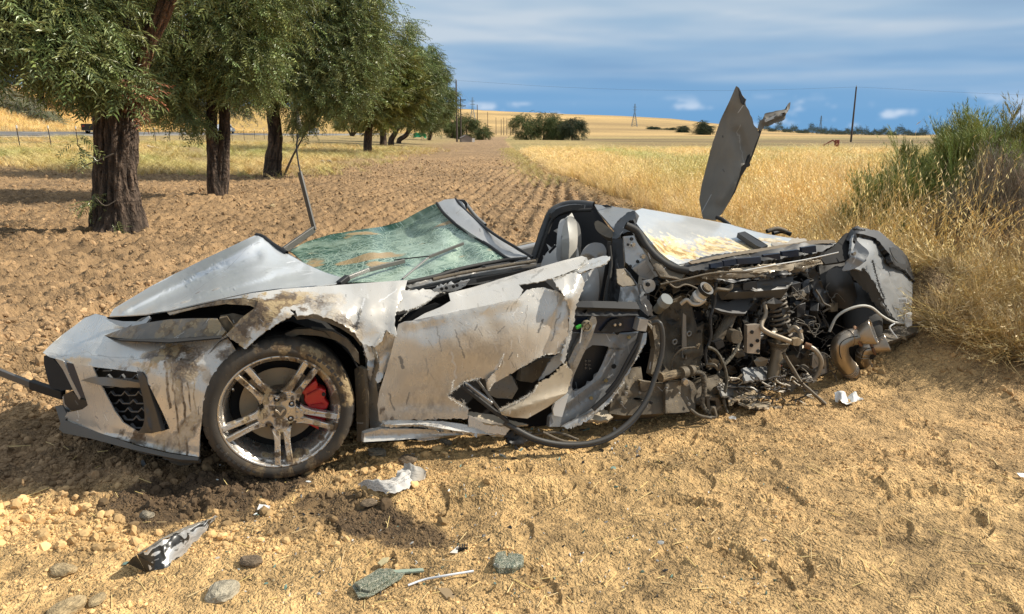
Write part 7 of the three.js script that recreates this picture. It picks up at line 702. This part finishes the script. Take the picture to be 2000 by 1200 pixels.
{ // torn wiring and small broken pieces inside the bay, too small to pick apart
  const r = RNG(61), A = [], B = []; for (let i = 0; i < 430; i++) { const x = 1272 + 370 * r(), y = 548 + 235 * r() - Math.max(0, (x - 1560) * 0.12), w = 0.28 + 0.4 * r(); const n = 3 + Math.floor(3 * r()), f = []; let X = x, Y = y, Wd = w; for (let k = 0; k < n; k++) { f.push(X, Y, Wd); X += (r() - 0.5) * 44; Y += (r() - 0.35) * 34; Wd += (r() - 0.5) * 0.08; } A.push(hoseGeo(f, 0.002 + 0.005 * r() * r(), 5)); }
  for (let i = 0; i < 130; i++) { const x = 1275 + 340 * r(), y = 560 + 220 * r() - Math.max(0, (x - 1560) * 0.14), p = C(x, y, 0.35 + 0.35 * r()), g = new RoundedBoxGeometry(0.02 + 0.09 * r(), 0.02 + 0.08 * r(), 0.02 + 0.05 * r(), 1, 0.004); g.rotateZ(r() * 3); g.rotateY(r()); g.translate(p.x, p.y, p.z); B.push(g); }
  mesh('torn_wiring', mergeGeometries(A), std(0.10, 0.085, 0.065, 0.75), car, true); mesh('broken_fittings', mergeGeometries(B), BLACKP, car, true);
  const Q = [], Q2 = []; for (let i = 0; i < 190; i++) { const x = 1284 + 290 * r(), y = 556 + 205 * r() - Math.max(0, (x - 1540) * 0.2), w = 0.22 + 0.3 * r(), n = 4 + Math.floor(r() * 3), a0 = r() * TAU, R0 = 4 + 13 * r() * r(), v = []; for (let k = 0; k < n; k++) { const a = a0 + k / n * TAU, q = R0 * (0.5 + 0.8 * r()); v.push(C(x + Math.cos(a) * q * 1.3, y + Math.sin(a) * q, w + (r() - 0.5) * 0.07)); } const P = []; const c = v.reduce((s, q) => s.add(q), V(0, 0, 0)).multiplyScalar(1 / n); c.z += 0.012 * r(); for (let k = 0; k < n; k++) P.push(...c.toArray(), ...v[k].toArray(), ...v[(k + 1) % n].toArray()); (i % 3 ? Q : Q2).push(tris(P)); } mesh('torn_brackets', mergeGeometries(Q), std(0.055, 0.05, 0.043, 0.5, 0.3), car, true); mesh('bent_bracket_metal', mergeGeometries(Q2), std(0.24, 0.205, 0.155, 0.5, 0.4), car, true);
  const D = [], E2 = []; for (let i = 0; i < 90; i++) { const x = 1400 + 200 * r(), y = 735 + 50 * r(), w = 0.05 + 0.25 * r(), f = []; let X = x, Y = y, Wd = w; for (let k = 0; k < 4; k++) { f.push(X, Y, Wd); X += (r() - 0.4) * 26; Y += (r() - 0.4) * 14; Wd += (r() - 0.5) * 0.06; } (i % 4 ? D : E2).push(hoseGeo(f, 0.0025 + 0.003 * r(), 5)); } mesh('trailing_wires', mergeGeometries(D), std(0.07, 0.06, 0.05, 0.7), car, true); mesh('bright_wires', mergeGeometries(E2), std(0.45, 0.4, 0.32, 0.5, 0.2), car, true);
  for (const [f, m] of [[[1420, 770, 1450, 755, 1476, 758, 1492, 772, 1470, 786, 1440, 782, 1424, 790], TANM], [[1440, 784, 1480, 776, 1530, 782, 1560, 790, 1510, 796, 1460, 794], TAN], [[1404, 748, 1450, 752, 1450, 770, 1412, 774], METAL], [[1450, 720, 1500, 716, 1502, 742, 1456, 744], GREYP]]) panel(car, 'undertray_scrap', m, f, [f[0], f[1], 0.16, f[4], f[5], 0.26, f[f.length - 2], f[f.length - 1], 0.04], { t: 0.012, jag: 1.4, dent: 0.05, ds: 0.04, ...tile() });
}
panel(car, 'cradle_bracket', DIRTY, [1545, 700, 1566, 688, 1600, 684, 1618, 696, 1620, 736, 1600, 738, 1560, 720], 0.45, { t: 0.06, dent: 0.03, ...tile() }); panel(car, 'cradle_plate', METAL, [1588, 690, 1612, 692, 1616, 728, 1600, 734, 1586, 716], 0.36, { t: 0.02, dent: 0.02, ...tile() }); mesh('curved_link', hoseGeo([1578, 676, 0.24, 1592, 684, 0.22, 1604, 704, 0.22, 1600, 726, 0.24, 1588, 742, 0.26, 1574, 746, 0.28], 0.014, 8), std(0.33, 0.29, 0.23, 0.45, 0.4), car); cyl(car, 'link_joint', RUST, [1572, 674, 0.24, 1584, 678, 0.22], 0.018);
mesh('support_lattice', mergeGeometries([[1553, 560, 1542, 660], [1565, 545, 1620, 640], [1556, 590, 1580, 600], [1548, 616, 1592, 622], [1540, 630, 1612, 650], [1580, 562, 1604, 640], [1556, 562, 1590, 660]].map(([a, b, c, d]) => barGeo(C(a, b, 0.55), C(c, d, 0.52), 0.008, 0.012))), std(0.055, 0.05, 0.045, 0.6), car, true); panel(car, 'rear_strut_post', BLACKP, [1546, 556, 1556, 552, 1552, 610, 1546, 652, 1538, 652], 0.42, { t: 0.03, ...tile() });
// ---- rear end
panel(car, 'rear_bumper_inner', std(0.035, 0.030, 0.024, 0.75), [1600, 520, 1640, 500, 1690, 530, 1712, 590, 1716, 640, 1660, 650, 1622, 622, 1606, 580], [1600, 520, 0.8, 1690, 530, 0.8, 1716, 640, 0.75, 1622, 622, 0.72, 1655, 575, 0.62], { t: 0.02, dent: 0.05, ds: 0.03, cr: [[1690, 540, 1700, 640, -0.04, 8]] }); panel(car, 'muffler_shield', std(0.055, 0.044, 0.032, 0.6, 0.2), [1612, 530, 1640, 520, 1668, 545, 1676, 590, 1660, 606, 1630, 600, 1616, 570], [1612, 530, 0.7, 1668, 545, 0.62, 1630, 600, 0.55, 1645, 560, 0.5], { t: 0.02, ch: 1 }); panel(car, 'torn_flap', BLACKP, [1576, 520, 1592, 524, 1608, 560, 1616, 590, 1606, 602, 1594, 584, 1584, 556], [1576, 520, 0.4, 1616, 590, 0.36], { jag: 2.4, dent: 0.03, ds: 0.06, ...tile() }); panel(car, 'bracket_tab', TANM, [1622, 594, 1637, 592, 1637, 608, 1623, 610], 0.5, { t: 0.02 });
panel(car, 'rear_bumper', GREYP, [1671, 452, 1690, 454, 1716, 460, 1730, 476, 1744, 492, 1758, 506, 1774, 524, 1786, 548, 1794, 580, 1798, 622, 1780, 632, 1752, 628, 1736, 610, 1718, 580, 1704, 556, 1690, 532, 1668, 524, 1662, 500, 1664, 470], [1671, 452, 0.55, 1716, 460, 0.75, 1774, 524, 0.9, 1798, 622, 0.78, 1752, 628, 0.46, 1704, 556, 0.40, 1662, 500, 0.42, 1735, 545, 0.52, 1700, 490, 0.5], { t: 0.015, jag: 1.2, dent: 0.015, ds: 0.02, cr: [[1738, 530, 1782, 628, 0.025, 4], [1716, 500, 1738, 560, 0.02, 4], [1690, 460, 1740, 500, -0.02, 8]], ...tile() });
panel(car, 'rear_bumper_lining', std(0.05, 0.052, 0.053, 0.65), [1660, 520, 1690, 528, 1706, 548, 1722, 580, 1740, 612, 1756, 630, 1728, 634, 1716, 606, 1694, 572, 1664, 540], [1660, 520, 0.44, 1706, 548, 0.37, 1756, 630, 0.43, 1694, 572, 0.42], { t: 0.012, jag: 1.6, dent: 0.012 }); fray(car, MATT, [1704, 508, 0.42, 1718, 560, 0.36, 1718, 560, 0.36, 1728, 585, 0.38, 1716, 498, 0.45, 1740, 512, 0.5, 1665, 448, 0.5, 1690, 450, 0.5], 8, 2.2, 31);
panel(car, 'bumper_edge_trim', BLACKP, [1655, 458, 1664, 447, 1674, 441, 1692, 446, 1718, 452, 1732, 464, 1746, 476, 1764, 490, 1776, 508, 1782, 530, 1791, 546, 1786, 550, 1768, 528, 1752, 520, 1742, 510, 1738, 496, 1724, 480, 1712, 466, 1688, 458, 1672, 456, 1670, 470, 1654, 470], [1655, 458, 0.6, 1674, 441, 0.62, 1718, 452, 0.74, 1776, 508, 0.9, 1791, 546, 0.9, 1742, 510, 0.52, 1672, 456, 0.52], { t: 0.03, jag: 1.2, dent: 0.012, ...tile() }); panel(car, 'bumper_window', GREYP, [1738, 484, 1746, 482, 1762, 498, 1772, 516, 1758, 516, 1746, 504], [1738, 484, 0.55, 1772, 516, 0.68], { t: 0.01, ch: 1, ...tile() });
panel(car, 'rear_corner_shell', MATT, [1600, 500, 1622, 488, 1640, 470, 1652, 456, 1668, 452, 1666, 480, 1660, 506, 1640, 512, 1612, 516], [1600, 500, 0.42, 1652, 456, 0.58, 1660, 506, 0.42], { t: 0.02, dent: 0.03, ds: 0.03, ...tile() }); panel(car, 'bumper_fin', GREYP, [1673, 468, 1680, 476, 1697, 490, 1698, 498, 1684, 518, 1662, 528, 1643, 530, 1652, 516, 1664, 498], [1673, 468, 0.40, 1698, 498, 0.33, 1643, 530, 0.38, 1664, 498, 0.38], { t: 0.008, ch: 1, cr: [[1664, 500, 1690, 512, -0.02, 12]], ...tile() }); bolt(car, STEEL, 1668, 495, 0.315, 0.016);
panel(car, 'barcode_sticker', std(0.72, 0.72, 0.70, 0.6), [1755, 583, 1771, 581, 1772, 591, 1756, 593], 0.47, { t: 0.002 }); for (let i = 0; i < 6; i++) mesh('barcode_line', barGeo(C(1757.5 + i * 2.3, 585, 0.466), C(1758 + i * 2.3, 590.5, 0.466), 0.0025, 0.002, V(0, 0, 1)), BLACK, car);
panel(car, 'white_clip', WHITE, [1768, 614, 1782, 611, 1782, 636, 1772, 640, 1768, 630], 0.42, { t: 0.02, dent: 0.02, ds: 0.1 }); panel(car, 'bumper_bottom', DIRTY, [1718, 652, 1740, 640, 1770, 636, 1798, 634, 1806, 640, 1790, 650, 1760, 660, 1736, 668, 1722, 664], [1718, 652, 0.42, 1798, 634, 0.55, 1760, 660, 0.40], { t: 0.03, jag: 1.4, dent: 0.02, ...tile() }); panel(car, 'crash_beam_end', BLACKP, [1756, 668, 1786, 660, 1788, 688, 1764, 690], 0.55, { t: 0.12, holes: [[1768, 672, 1784, 668, 1785, 682, 1768, 684]], ...tile() }); panel(car, 'beam_scrap', TANM, [1756, 656, 1768, 658, 1774, 666, 1762, 662], 0.4, { t: 0.006 });
for (const [f, r] of [[[1720, 700, 0.6, 1730, 690, 0.58, 1750, 700, 0.58, 1766, 698, 0.6], 0.014], [[1716, 690, 0.5, 1720, 704, 0.48, 1728, 714, 0.46], 0.012], [[1736, 712, 0.5, 1752, 706, 0.5, 1764, 712, 0.52], 0.01]]) hose(car, 'bracket_rod', DIRTY, f, r);
{ // twin exhaust outlets
  const EX = paint(512, 512, 2.5, 0.2, 1.6, 1.6, { base: [0.37, 0.31, 0.245], tile: true, dust: 0.25, da: 0.5, metal: 0.88, rough: 0.28, seed: 91, blobs: [], coat: 0, pv: 0.3 }), uvs = (g) => { const p = g.attributes.position, uv = new Float32Array(p.count * 2); for (let i = 0; i < p.count; i++) { uv[2 * i] = (p.getX(i) - 2.5) / 0.8; uv[2 * i + 1] = (p.getY(i) - p.getZ(i)) / 0.8; } g.setAttribute('uv', new THREE.BufferAttribute(uv, 2)); return g; };
  const pipe = (f, r, tip, mouth, rings) => {
    const eg = new THREE.Group(); eg.name = 'exhaust_outlet'; car.add(eg); mesh('exhaust_pipe', uvs(hoseGeo(f, r, 24)), EX, eg);
    const a = C(...tip), b = C(...mouth), d = b.clone().sub(a), L = d.length(), q = new THREE.Quaternion().setFromUnitVectors(V(0, 0, 1), d.clone().normalize()), pos = [], idx = [], N = 40, ST = [[0, 1, 0], [0.2, 1.08, 0.1], [0.55, 1.28, 0.6], [0.95, 1.46, 1], [1, 1.43, 1], [0.97, 1.34, 1], [0.6, 1.18, 0.6], [0.15, 1, 0.1]];
    ST.forEach(([t, s, sq]) => { for (let i = 0; i <= N; i++) { const th = i / N * TAU, c = Math.cos(th), e = Math.sin(th), k = Math.pow(Math.pow(Math.abs(c), 2 + 2.4 * sq) + Math.pow(Math.abs(e), 2 + 2.4 * sq), -1 / (2 + 2.4 * sq)), v = V(c * k * r * s * (1 - 0.22 * sq), e * k * r * s, L * t).applyQuaternion(q).add(a); pos.push(v.x, v.y, v.z); } }); for (let j = 0; j < ST.length - 1; j++) for (let i = 0; i < N; i++) { const o = j * (N + 1) + i; idx.push(o, o + N + 1, o + N + 2, o, o + N + 2, o + 1); }
    const g = new THREE.BufferGeometry(); g.setAttribute('position', new THREE.Float32BufferAttribute(pos, 3)); g.setIndex(idx); g.computeVertexNormals(); mesh('exhaust_tip', uvs(g), EX, eg); const c0 = new THREE.CircleGeometry(r * 1.0, 20); c0.applyQuaternion(q); const cc = a.clone().lerp(b, 0.2); c0.translate(cc.x, cc.y, cc.z); mesh('tip_throat', c0, MATT, eg);
    const curve = new THREE.CatmullRomCurve3(triples(f), false, 'centripetal'); for (const t of rings) { const p = curve.getPointAt(t), tg = curve.getTangentAt(t), tr = new THREE.TorusGeometry(r * 1.02, 0.0035, 8, 30); tr.applyQuaternion(new THREE.Quaternion().setFromUnitVectors(V(0, 0, 1), tg)); tr.translate(p.x, p.y, p.z); mesh('weld_bead', tr, EX, eg); }
    const col = new THREE.TorusGeometry(r * 1.12, 0.009, 8, 26); col.applyQuaternion(q); col.translate(a.x, a.y, a.z); mesh('pipe_clamp', col, RUST, eg); hose(eg, 'weld_seam', MATT, f.map((v, i) => i % 3 === 2 ? v - r * 0.96 : v), 0.003, 5);
  };
  pipe([1664, 728, 0.34, 1654, 716, 0.30, 1641, 693, 0.27, 1642, 672, 0.26, 1656, 661, 0.26, 1676, 657, 0.26], 0.052, [1676, 657, 0.26], [1707, 648, 0.20], [0.1, 0.15, 0.2, 0.85]); pipe([1696, 726, 0.44, 1690, 714, 0.40, 1684, 698, 0.37, 1690, 684, 0.35, 1706, 679, 0.34], 0.040, [1704, 679, 0.34], [1734, 669, 0.29], [0.2, 0.27, 0.7, 0.76]);
  panel(car, 'exhaust_heat_shield', std(0.13, 0.085, 0.055, 0.5, 0.4), [1706, 690, 1724, 686, 1730, 700, 1722, 720, 1706, 722, 1700, 706], 0.66, { t: 0.03, dent: 0.02 });
}
{ // rear tyre on the far side, showing under the outlets
  const g = new THREE.TorusGeometry(0.20, 0.095, 20, 90); { const q = g.attributes.position; for (let i = 0; i < q.count; i++) { const a = Math.atan2(q.getY(i), q.getX(i)), z = q.getZ(i); const r = Math.hypot(q.getX(i), q.getY(i)), k = r > 0.30 ? 1 - 0.02 * (Math.round(a * 40) % 2 ? 1 : 0) : 1; q.setXYZ(i, q.getX(i) * k, q.getY(i) * k, z * 1.25); } g.computeVertexNormals(); } g.rotateY(Math.PI / 2 - 0.35); { const c = C(1672, 738, 0.56); g.translate(c.x, 0.265, c.z - 0.1); } const rw = mesh('rear_tyre', g, RUBBER, car); }
// ------------------------------------------------------------------ things lying on the ground
const G3 = (px, py, h = 0) => { const p = ground(px, py), d = ray(px, py), t = (p.y + h - EYE) / d.y; return V(d.x * t, p.y + h, d.z * t); };
function loftGeo(A, B, n, m, amp, seed, bow = 0) { const ca = new THREE.CatmullRomCurve3(A), cb = new THREE.CatmullRomCurve3(B), pos = [], uv = [], idx = []; for (let j = 0; j <= m; j++) for (let i = 0; i <= n; i++) { const a = ca.getPoint(i / n), b = cb.getPoint(i / n), p = a.lerp(b, j / m), k = Math.sin(j / m * Math.PI); p.y += bow * k; p.x += amp * n3(p.x * 30 + seed, p.z * 30, 1) * 0.7; p.y += Math.abs(amp * n3(p.x * 34 + seed, p.z * 34, 5)) + amp * 0.7 * n3(p.x * 70, p.z * 70, seed); p.z += amp * n3(p.x * 30, p.z * 30 + seed, 9) * 0.7; pos.push(p.x, p.y, p.z); uv.push(i / n, j / m); } for (let j = 0; j < m; j++) for (let i = 0; i < n; i++) { const a = j * (n + 1) + i; idx.push(a, a + 1, a + n + 2, a, a + n + 2, a + n + 1); } const g = new THREE.BufferGeometry(); g.setAttribute('position', new THREE.Float32BufferAttribute(pos, 3)); g.setAttribute('uv', new THREE.Float32BufferAttribute(uv, 2)); g.setIndex(idx); g.computeVertexNormals(); return g; }
const local = (o, g) => { g.translate(-o.position.x, -o.position.y, -o.position.z); return g; };
{ // long wedge of black plastic wrapped in torn silver film
  const b = G3(300, 1095), t = thing('trim_fragment', 'long black plastic wedge with crumpled silver film lying at lower left', 'car fragment', b.toArray());
  const film = paint(512, 256, 0, 0, 1, 1, { base: [0.62, 0.62, 0.62], dust: 0, da: 0.2, metal: 0.45, rough: 0.3, scratch: 10, seed: 131, blobs: [], coat: 0, speck: 2 }); const ft = dataTex(256, 128, (x, y) => { const f = fbm(x * 0.022 + 3, y * 0.03, 4), k = f > 0.17 || x < 16 ? 0.03 : f > 0.1 ? 0.22 : 0.48 + 0.5 * f; return [k, k, k * 0.98].map(toS); }, true); film.map = ft; film.clearcoat = 0.2;
  mesh('film', local(t, loftGeo([G3(268, 1086, 0.085), G3(330, 1050, 0.07), G3(390, 1024, 0.045), G3(424, 1011, 0.015)], [G3(285, 1118, 0.0), G3(322, 1112, 0.0), G3(380, 1062, 0.0), G3(422, 1016, 0.005)], 34, 10, 0.010, 4, 0.012)), film, t);
  mesh('top_edge', local(t, loftGeo([G3(250, 1099, 0.03), G3(300, 1062, 0.085), G3(370, 1028, 0.055), G3(426, 1010, 0.02)], [G3(268, 1086, 0.088), G3(330, 1050, 0.073), G3(390, 1024, 0.048), G3(424, 1011, 0.018)], 20, 4, 0.003, 7, 0.004)), std(0.16, 0.145, 0.12, 0.5), t);
  const e = tris([G3(247, 1101, 0.005), G3(266, 1085, 0.088), G3(284, 1118, 0.0), G3(268, 1086, 0.085), G3(285, 1118, 0.0), G3(300, 1102, 0.03)].flatMap((p) => p.toArray())); mesh('end_face', local(t, e), std(0.02, 0.021, 0.024, 0.35), t);
}
{ // sheet of crumpled printed paper
  const b = G3(768, 955), t = thing('crumpled_paper', 'crumpled white printed paper on the dust below the door', 'paper', b.toArray()), cv = document.createElement('canvas'); cv.width = 512; cv.height = 256; const c = cv.getContext('2d'); c.fillStyle = '#e2ded6'; c.fillRect(0, 0, 512, 256); const r = RNG(5); c.fillStyle = '#57524b'; for (let y = 22; y < 240; y += 15) { let x = 20 + (r() < 0.3 ? 60 : 0); while (x < 480) { const w = 6 + 26 * r(); c.fillRect(x, y, w, y % 45 < 16 ? 6 : 4); x += w + 5 + 4 * r(); if (r() < 0.06) break; } } const tx = new THREE.CanvasTexture(cv); tx.colorSpace = THREE.SRGBColorSpace; const PM = std(0.72, 0.71, 0.70, 0.85, 0, { map: tx });
  mesh('sheet', local(t, loftGeo([G3(697, 950, 0.02), G3(725, 940, 0.05), G3(755, 943, 0.025), G3(792, 915, 0.075), G3(834, 920, 0.05)], [G3(705, 961, 0.0), G3(735, 960, 0.0), G3(772, 965, 0.0), G3(805, 953, 0.0), G3(828, 936, 0.0)], 44, 16, 0.011, 2, 0.02)), PM, t); const P2 = std(0.55, 0.53, 0.50, 0.85, 0, { map: tx }); mesh('folded_corner', local(t, loftGeo([G3(790, 906, 0.09), G3(808, 908, 0.095), G3(832, 922, 0.06)], [G3(786, 935, 0.02), G3(806, 942, 0.02), G3(826, 940, 0.01)], 18, 10, 0.008, 6, 0.0)), P2, t);
}
const CRUMB = (() => { const W = 256, f = tileFbm(W, 4, 24, 77), f2 = tileFbm(W, 3, 60, 78); const bm = dataTex(W, W, (x, y) => { const k = 0.5 + 0.7 * f2[y * W + x]; return [k, k, k]; }, false, true), map = dataTex(W, W, (x, y) => { const k = clamp(0.42 + 0.8 * f[y * W + x] + 0.7 * f2[y * W + x]); return [mix(0.09, 0.50, k), mix(0.13, 0.47, k), mix(0.09, 0.34, k)].map(toS); }, true, true); return phys(1, 1, 1, 0.25, 0, { map, bumpMap: bm, bumpScale: 0.006, clearcoat: 0.5 }); })();
function slabThing(name, label, cat, list, mat, h, amp, part) { const c = list.reduce((a, [x, y]) => [a[0] + x / list.length, a[1] + y / list.length], [0, 0]), b = G3(c[0], c[1]), t = thing(name, label, cat, b.toArray()), P = list.map(([x, y, e = 0]) => G3(x, y, h + e)), sh = new THREE.Shape(P.map((p) => new THREE.Vector2(p.x - b.x, -(p.z - b.z)))); let g = new THREE.ExtrudeGeometry(sh, { depth: h, bevelSize: h * 0.2, bevelThickness: h * 0.2, bevelSegments: 1, steps: 1 }); g = new TessellateModifier(0.014, 6).modify(g); g.rotateX(-Math.PI / 2); const p = g.attributes.position, uv = new Float32Array(p.count * 2); for (let i = 0; i < p.count; i++) { const x = p.getX(i), y = p.getY(i), z = p.getZ(i); p.setXYZ(i, x + amp * n3(x * 60, y * 60, z * 60), y + height(x + b.x, z + b.z, false) - b.y + h * 0.1 + amp * n3(x * 50 + 3, y * 50, z * 50), z + amp * n3(x * 60 + 9, y * 60, z * 60)); uv[2 * i] = x * 8; uv[2 * i + 1] = (z + y) * 8; } g.setAttribute('uv', new THREE.BufferAttribute(uv, 2)); g.computeVertexNormals(); mesh(part || 'slab', g, mat, t); return t; }
{ const t = slabThing('glass_chunk', 'dark green chunk of crumbled glass with a deep notch', 'glass', [[972, 1070], [985, 1066], [990, 1078], [996, 1066], [1018, 1067], [1019, 1084], [1000, 1096], [975, 1099], [966, 1092]], CRUMB, 0.034, 0.004); }
{ const t = slabThing('glass_slab', 'long grey-green slab of laminated broken glass at bottom centre', 'glass', [[688, 1150], [694, 1143], [716, 1136], [762, 1117], [790, 1122], [781, 1137], [752, 1152], [722, 1169], [700, 1170]], CRUMB, 0.005, 0.0014), o = t.position; for (const [l, h] of [[[[700, 1158], [755, 1128], [776, 1128], [760, 1142], [722, 1162]], 0.006], [[[694, 1148], [742, 1126], [764, 1120], [770, 1126], [730, 1144], [704, 1158]], 0.011]]) { const u = slabThing('tmp', '', '', l, CRUMB, h, 0.0015, 'layer'), m = u.children[0]; m.position.set(u.position.x - o.x, u.position.y - o.y + 0.008, u.position.z - o.z); t.add(m); scene.remove(u); } } slabThing('glass_strip', 'narrow teal strip lying across the end of the glass slab', 'glass strip', [[763, 1117], [826, 1117], [828, 1121], [764, 1124]], std(0.30, 0.36, 0.28, 0.5), 0.006, 0.001); slabThing('plastic_chip', 'beige oval chip just above the broken glass slab', 'plastic chip', [[738, 1108], [748, 1098], [760, 1098], [756, 1108], [744, 1114]], std(0.42, 0.36, 0.2, 0.7), 0.006, 0.0015); slabThing('cardboard_strip', 'flat tan strip lying diagonally at the bottom edge', 'plastic strip', [[850, 1142], [868, 1136], [880, 1150], [905, 1182], [914, 1193], [898, 1197], [884, 1190], [872, 1168]], std(0.30, 0.21, 0.115, 0.85), 0.006, 0.001);
{ const a = G3(797, 1144, 0.008), t = thing('white_tube', 'thin white slightly bent tube right of the glass slab', 'tube', a.toArray()); const c = new THREE.CatmullRomCurve3([G3(797, 1144, 0.008), G3(828, 1133, 0.014), G3(870, 1125, 0.02), G3(925, 1116, 0.016)].map((p) => p.sub(a))); mesh('tube', new THREE.TubeGeometry(c, 24, 0.0042, 8), std(0.72, 0.74, 0.76, 0.45), t); }
{ const b = G3(895, 1080), t = thing('comb_clip', 'small black ribbed clip with a white triangular tip', 'car fragment', b.toArray()); for (let i = 0; i < 5; i++) { const g = new THREE.BoxGeometry(0.004, 0.010, 0.03); g.translate(-0.004 + i * 0.009, 0.014, -0.012 - i * 0.002); mesh('rib', g, std(0.02, 0.02, 0.022, 0.5), t); } const e = tris([-0.03, 0.012, 0.02, 0.0, 0.022, -0.012, -0.002, 0.006, 0.014]); mesh('white_tip', e, std(0.6, 0.56, 0.5, 0.6), t); mesh('backing', (() => { const g = new THREE.BoxGeometry(0.05, 0.006, 0.02); g.translate(0.012, 0.005, -0.014); return g; })(), std(0.02, 0.02, 0.022, 0.5), t); }
const SB = (() => { const W = 256, f = tileFbm(W, 5, 8, 301), f2 = tileFbm(W, 3, 40, 302); return [dataTex(W, W, (x, y) => { const k = 0.5 + 0.6 * f[y * W + x] + 0.3 * f2[y * W + x]; return [k, k, k]; }, false, true), dataTex(W, W, (x, y) => { const k = toS(clamp(0.78 + 0.5 * f[y * W + x] + 0.35 * f2[y * W + x])); return [k, k, k * 0.98]; }, true, true)]; })();
const STONE = [[0.47, 0.41, 0.31], [0.52, 0.385, 0.215], [0.22, 0.16, 0.105], [0.34, 0.29, 0.22]].map(([a, b, c]) => std(a, b, c, 0.95, 0, { map: SB[1], bumpMap: SB[0], bumpScale: 0.006 }));
for (const [px, py, w, h, m, l] of [[435, 1162, 58, 34, 0, 'round grey river stone, largest one, at the lower left'], [437, 1170, 22, 14, 1, 'small tan pebble leaning against the large round stone'], [125, 1117, 44, 20, 1, 'pale oval stone left of the plastic wedge'], [130, 1192, 54, 26, 1, 'pale flat stone in the bottom left corner'], [190, 1174, 36, 14, 1, 'sand-coloured flat stone right of the corner stone'], [490, 1100, 36, 24, 2, 'dark brown stone between the wedge and the paper'], [795, 900, 34, 20, 2, 'dark stone in the shade below the door sill'], [735, 888, 40, 22, 3, 'grey cobble under the car just behind the wheel'], [870, 868, 26, 18, 3, 'mossy stone deep under the sill'], [532, 404, 12, 9, 1, 'small light stone on the ploughed soil behind the hood'], [720, 985, 36, 14, 2, 'dark flat stone beside the crumpled paper'], [285, 1010, 30, 16, 3, 'grey stone at the edge of the oil stain'], ]) {
  const b = G3(px, py), s = b.clone().sub(EYEV).length() / FOCAL, t = thing('stone', l, 'stone', b.toArray(), px), g = rockGeo(px, w / 2 * s, h / 2 * s * 0.8, w / 2 * s * 0.75, 4, 0.2); g.translate(0, h / 2 * s * 0.3, 0); mesh('stone_body', g, STONE[m], t); }
for (const [px, py, w, l, c] of [[515, 997, 22, 'small torn white scrap on the wet soil by the wheel', WHITE], [1662, 787, 52, 'white crumpled scrap on the ground below the exhaust outlets', WHITE], [1996, 935, 14, 'tiny white scrap at the right edge of the picture', WHITE], [1430, 822, 14, 'small pale scrap in front of the chassis', LIGHTM], [1222, 822, 24, 'brown clod-like lump of foam by the chassis rail', TANM]]) { const b = G3(px, py), s = b.clone().sub(EYEV).length() / FOCAL, t = thing('litter_scrap', l, 'litter', b.toArray()); const g = new THREE.PlaneGeometry(w * s, w * s * 0.7, 14, 10); g.rotateX(-1.25); const p = g.attributes.position; for (let i = 0; i < p.count; i++) { const x = p.getX(i), z = p.getZ(i); p.setY(i, p.getY(i) + 0.014 + 0.2 * w * s * n2(x / s * 0.12 + px, z / s * 0.12)); p.setX(i, x * (1 - 0.4 * Math.abs(z) / (w * s))); } g.computeVertexNormals(); mesh('scrap', g, c, t); }
{ // splinters and glass grains scattered about
  const r = RNG(55), M = [], Cc = [], g = lump(9, 0, 0.5); for (let i = 0; i < 900; i++) { const px = 420 + 1100 * r(), py = 880 + 300 * r(), p = G3(px, py), s = 0.0018 + 0.004 * r() * r(); M.push(placed(V(p.x, p.y + s, p.z), r() * 3, r() * 6, r() * 3, V(s * (1 + 2 * r()), s, s))); const k = r(); Cc.push(k < 0.25 ? new THREE.Color().setRGB(0.65, 0.66, 0.63) : k < 0.45 ? new THREE.Color().setRGB(0.12, 0.22, 0.18) : k < 0.7 ? new THREE.Color().setRGB(0.03, 0.03, 0.03) : new THREE.Color().setRGB(0.4, 0.3, 0.16)); } tag(inst('debris_grains', g, std(1, 1, 1, 0.5), M, null, Cc), 'tiny glass and paint splinters scattered over the dust');
  const H2 = [], HC = []; for (let i = 0; i < 150; i++) { const u = r(), p = u < 0.5 ? G3(940 + 330 * r(), 838 + 60 * r()) : G3(240 + 1300 * r(), 830 + 320 * r()), s = 0.004 + 0.010 * r() * r(); H2.push(placed(V(p.x, p.y + s * 0.5, p.z), r() * 3, r() * 6, r() * 3, V(s * (1 + 1.5 * r()), s * 0.25, s))); const k = r(); HC.push(k < 0.6 ? new THREE.Color().setRGB(0.03, 0.03, 0.03) : k < 0.8 ? new THREE.Color().setRGB(0.5, 0.48, 0.43) : new THREE.Color().setRGB(0.14, 0.22, 0.18)); } tag(inst('broken_shards', lump(5, 0, 0.6), std(1, 1, 1, 0.45), H2, null, HC), 'small broken plastic and glass shards strewn round the sill');
  const S = [], SC = []; for (let i = 0; i < 240; i++) { const p = G3(20 + 1960 * r(), 860 + 330 * r()); S.push(placed(V(p.x, p.y + 0.004, p.z), 1.45 + 0.2 * (r() - 0.5), r() * TAU, 0, V(0.9, 0.03 + 0.07 * r(), 1))); SC.push(gold(r, 0)); } tag(inst('straw_bits', (() => { const q = new THREE.BoxGeometry(0.0022, 1, 0.0022); return q; })(), std(1, 1, 1, 0.8), S, null, SC), 'short bits of straw lying on the dust');
}
renderer.render(scene, camera);
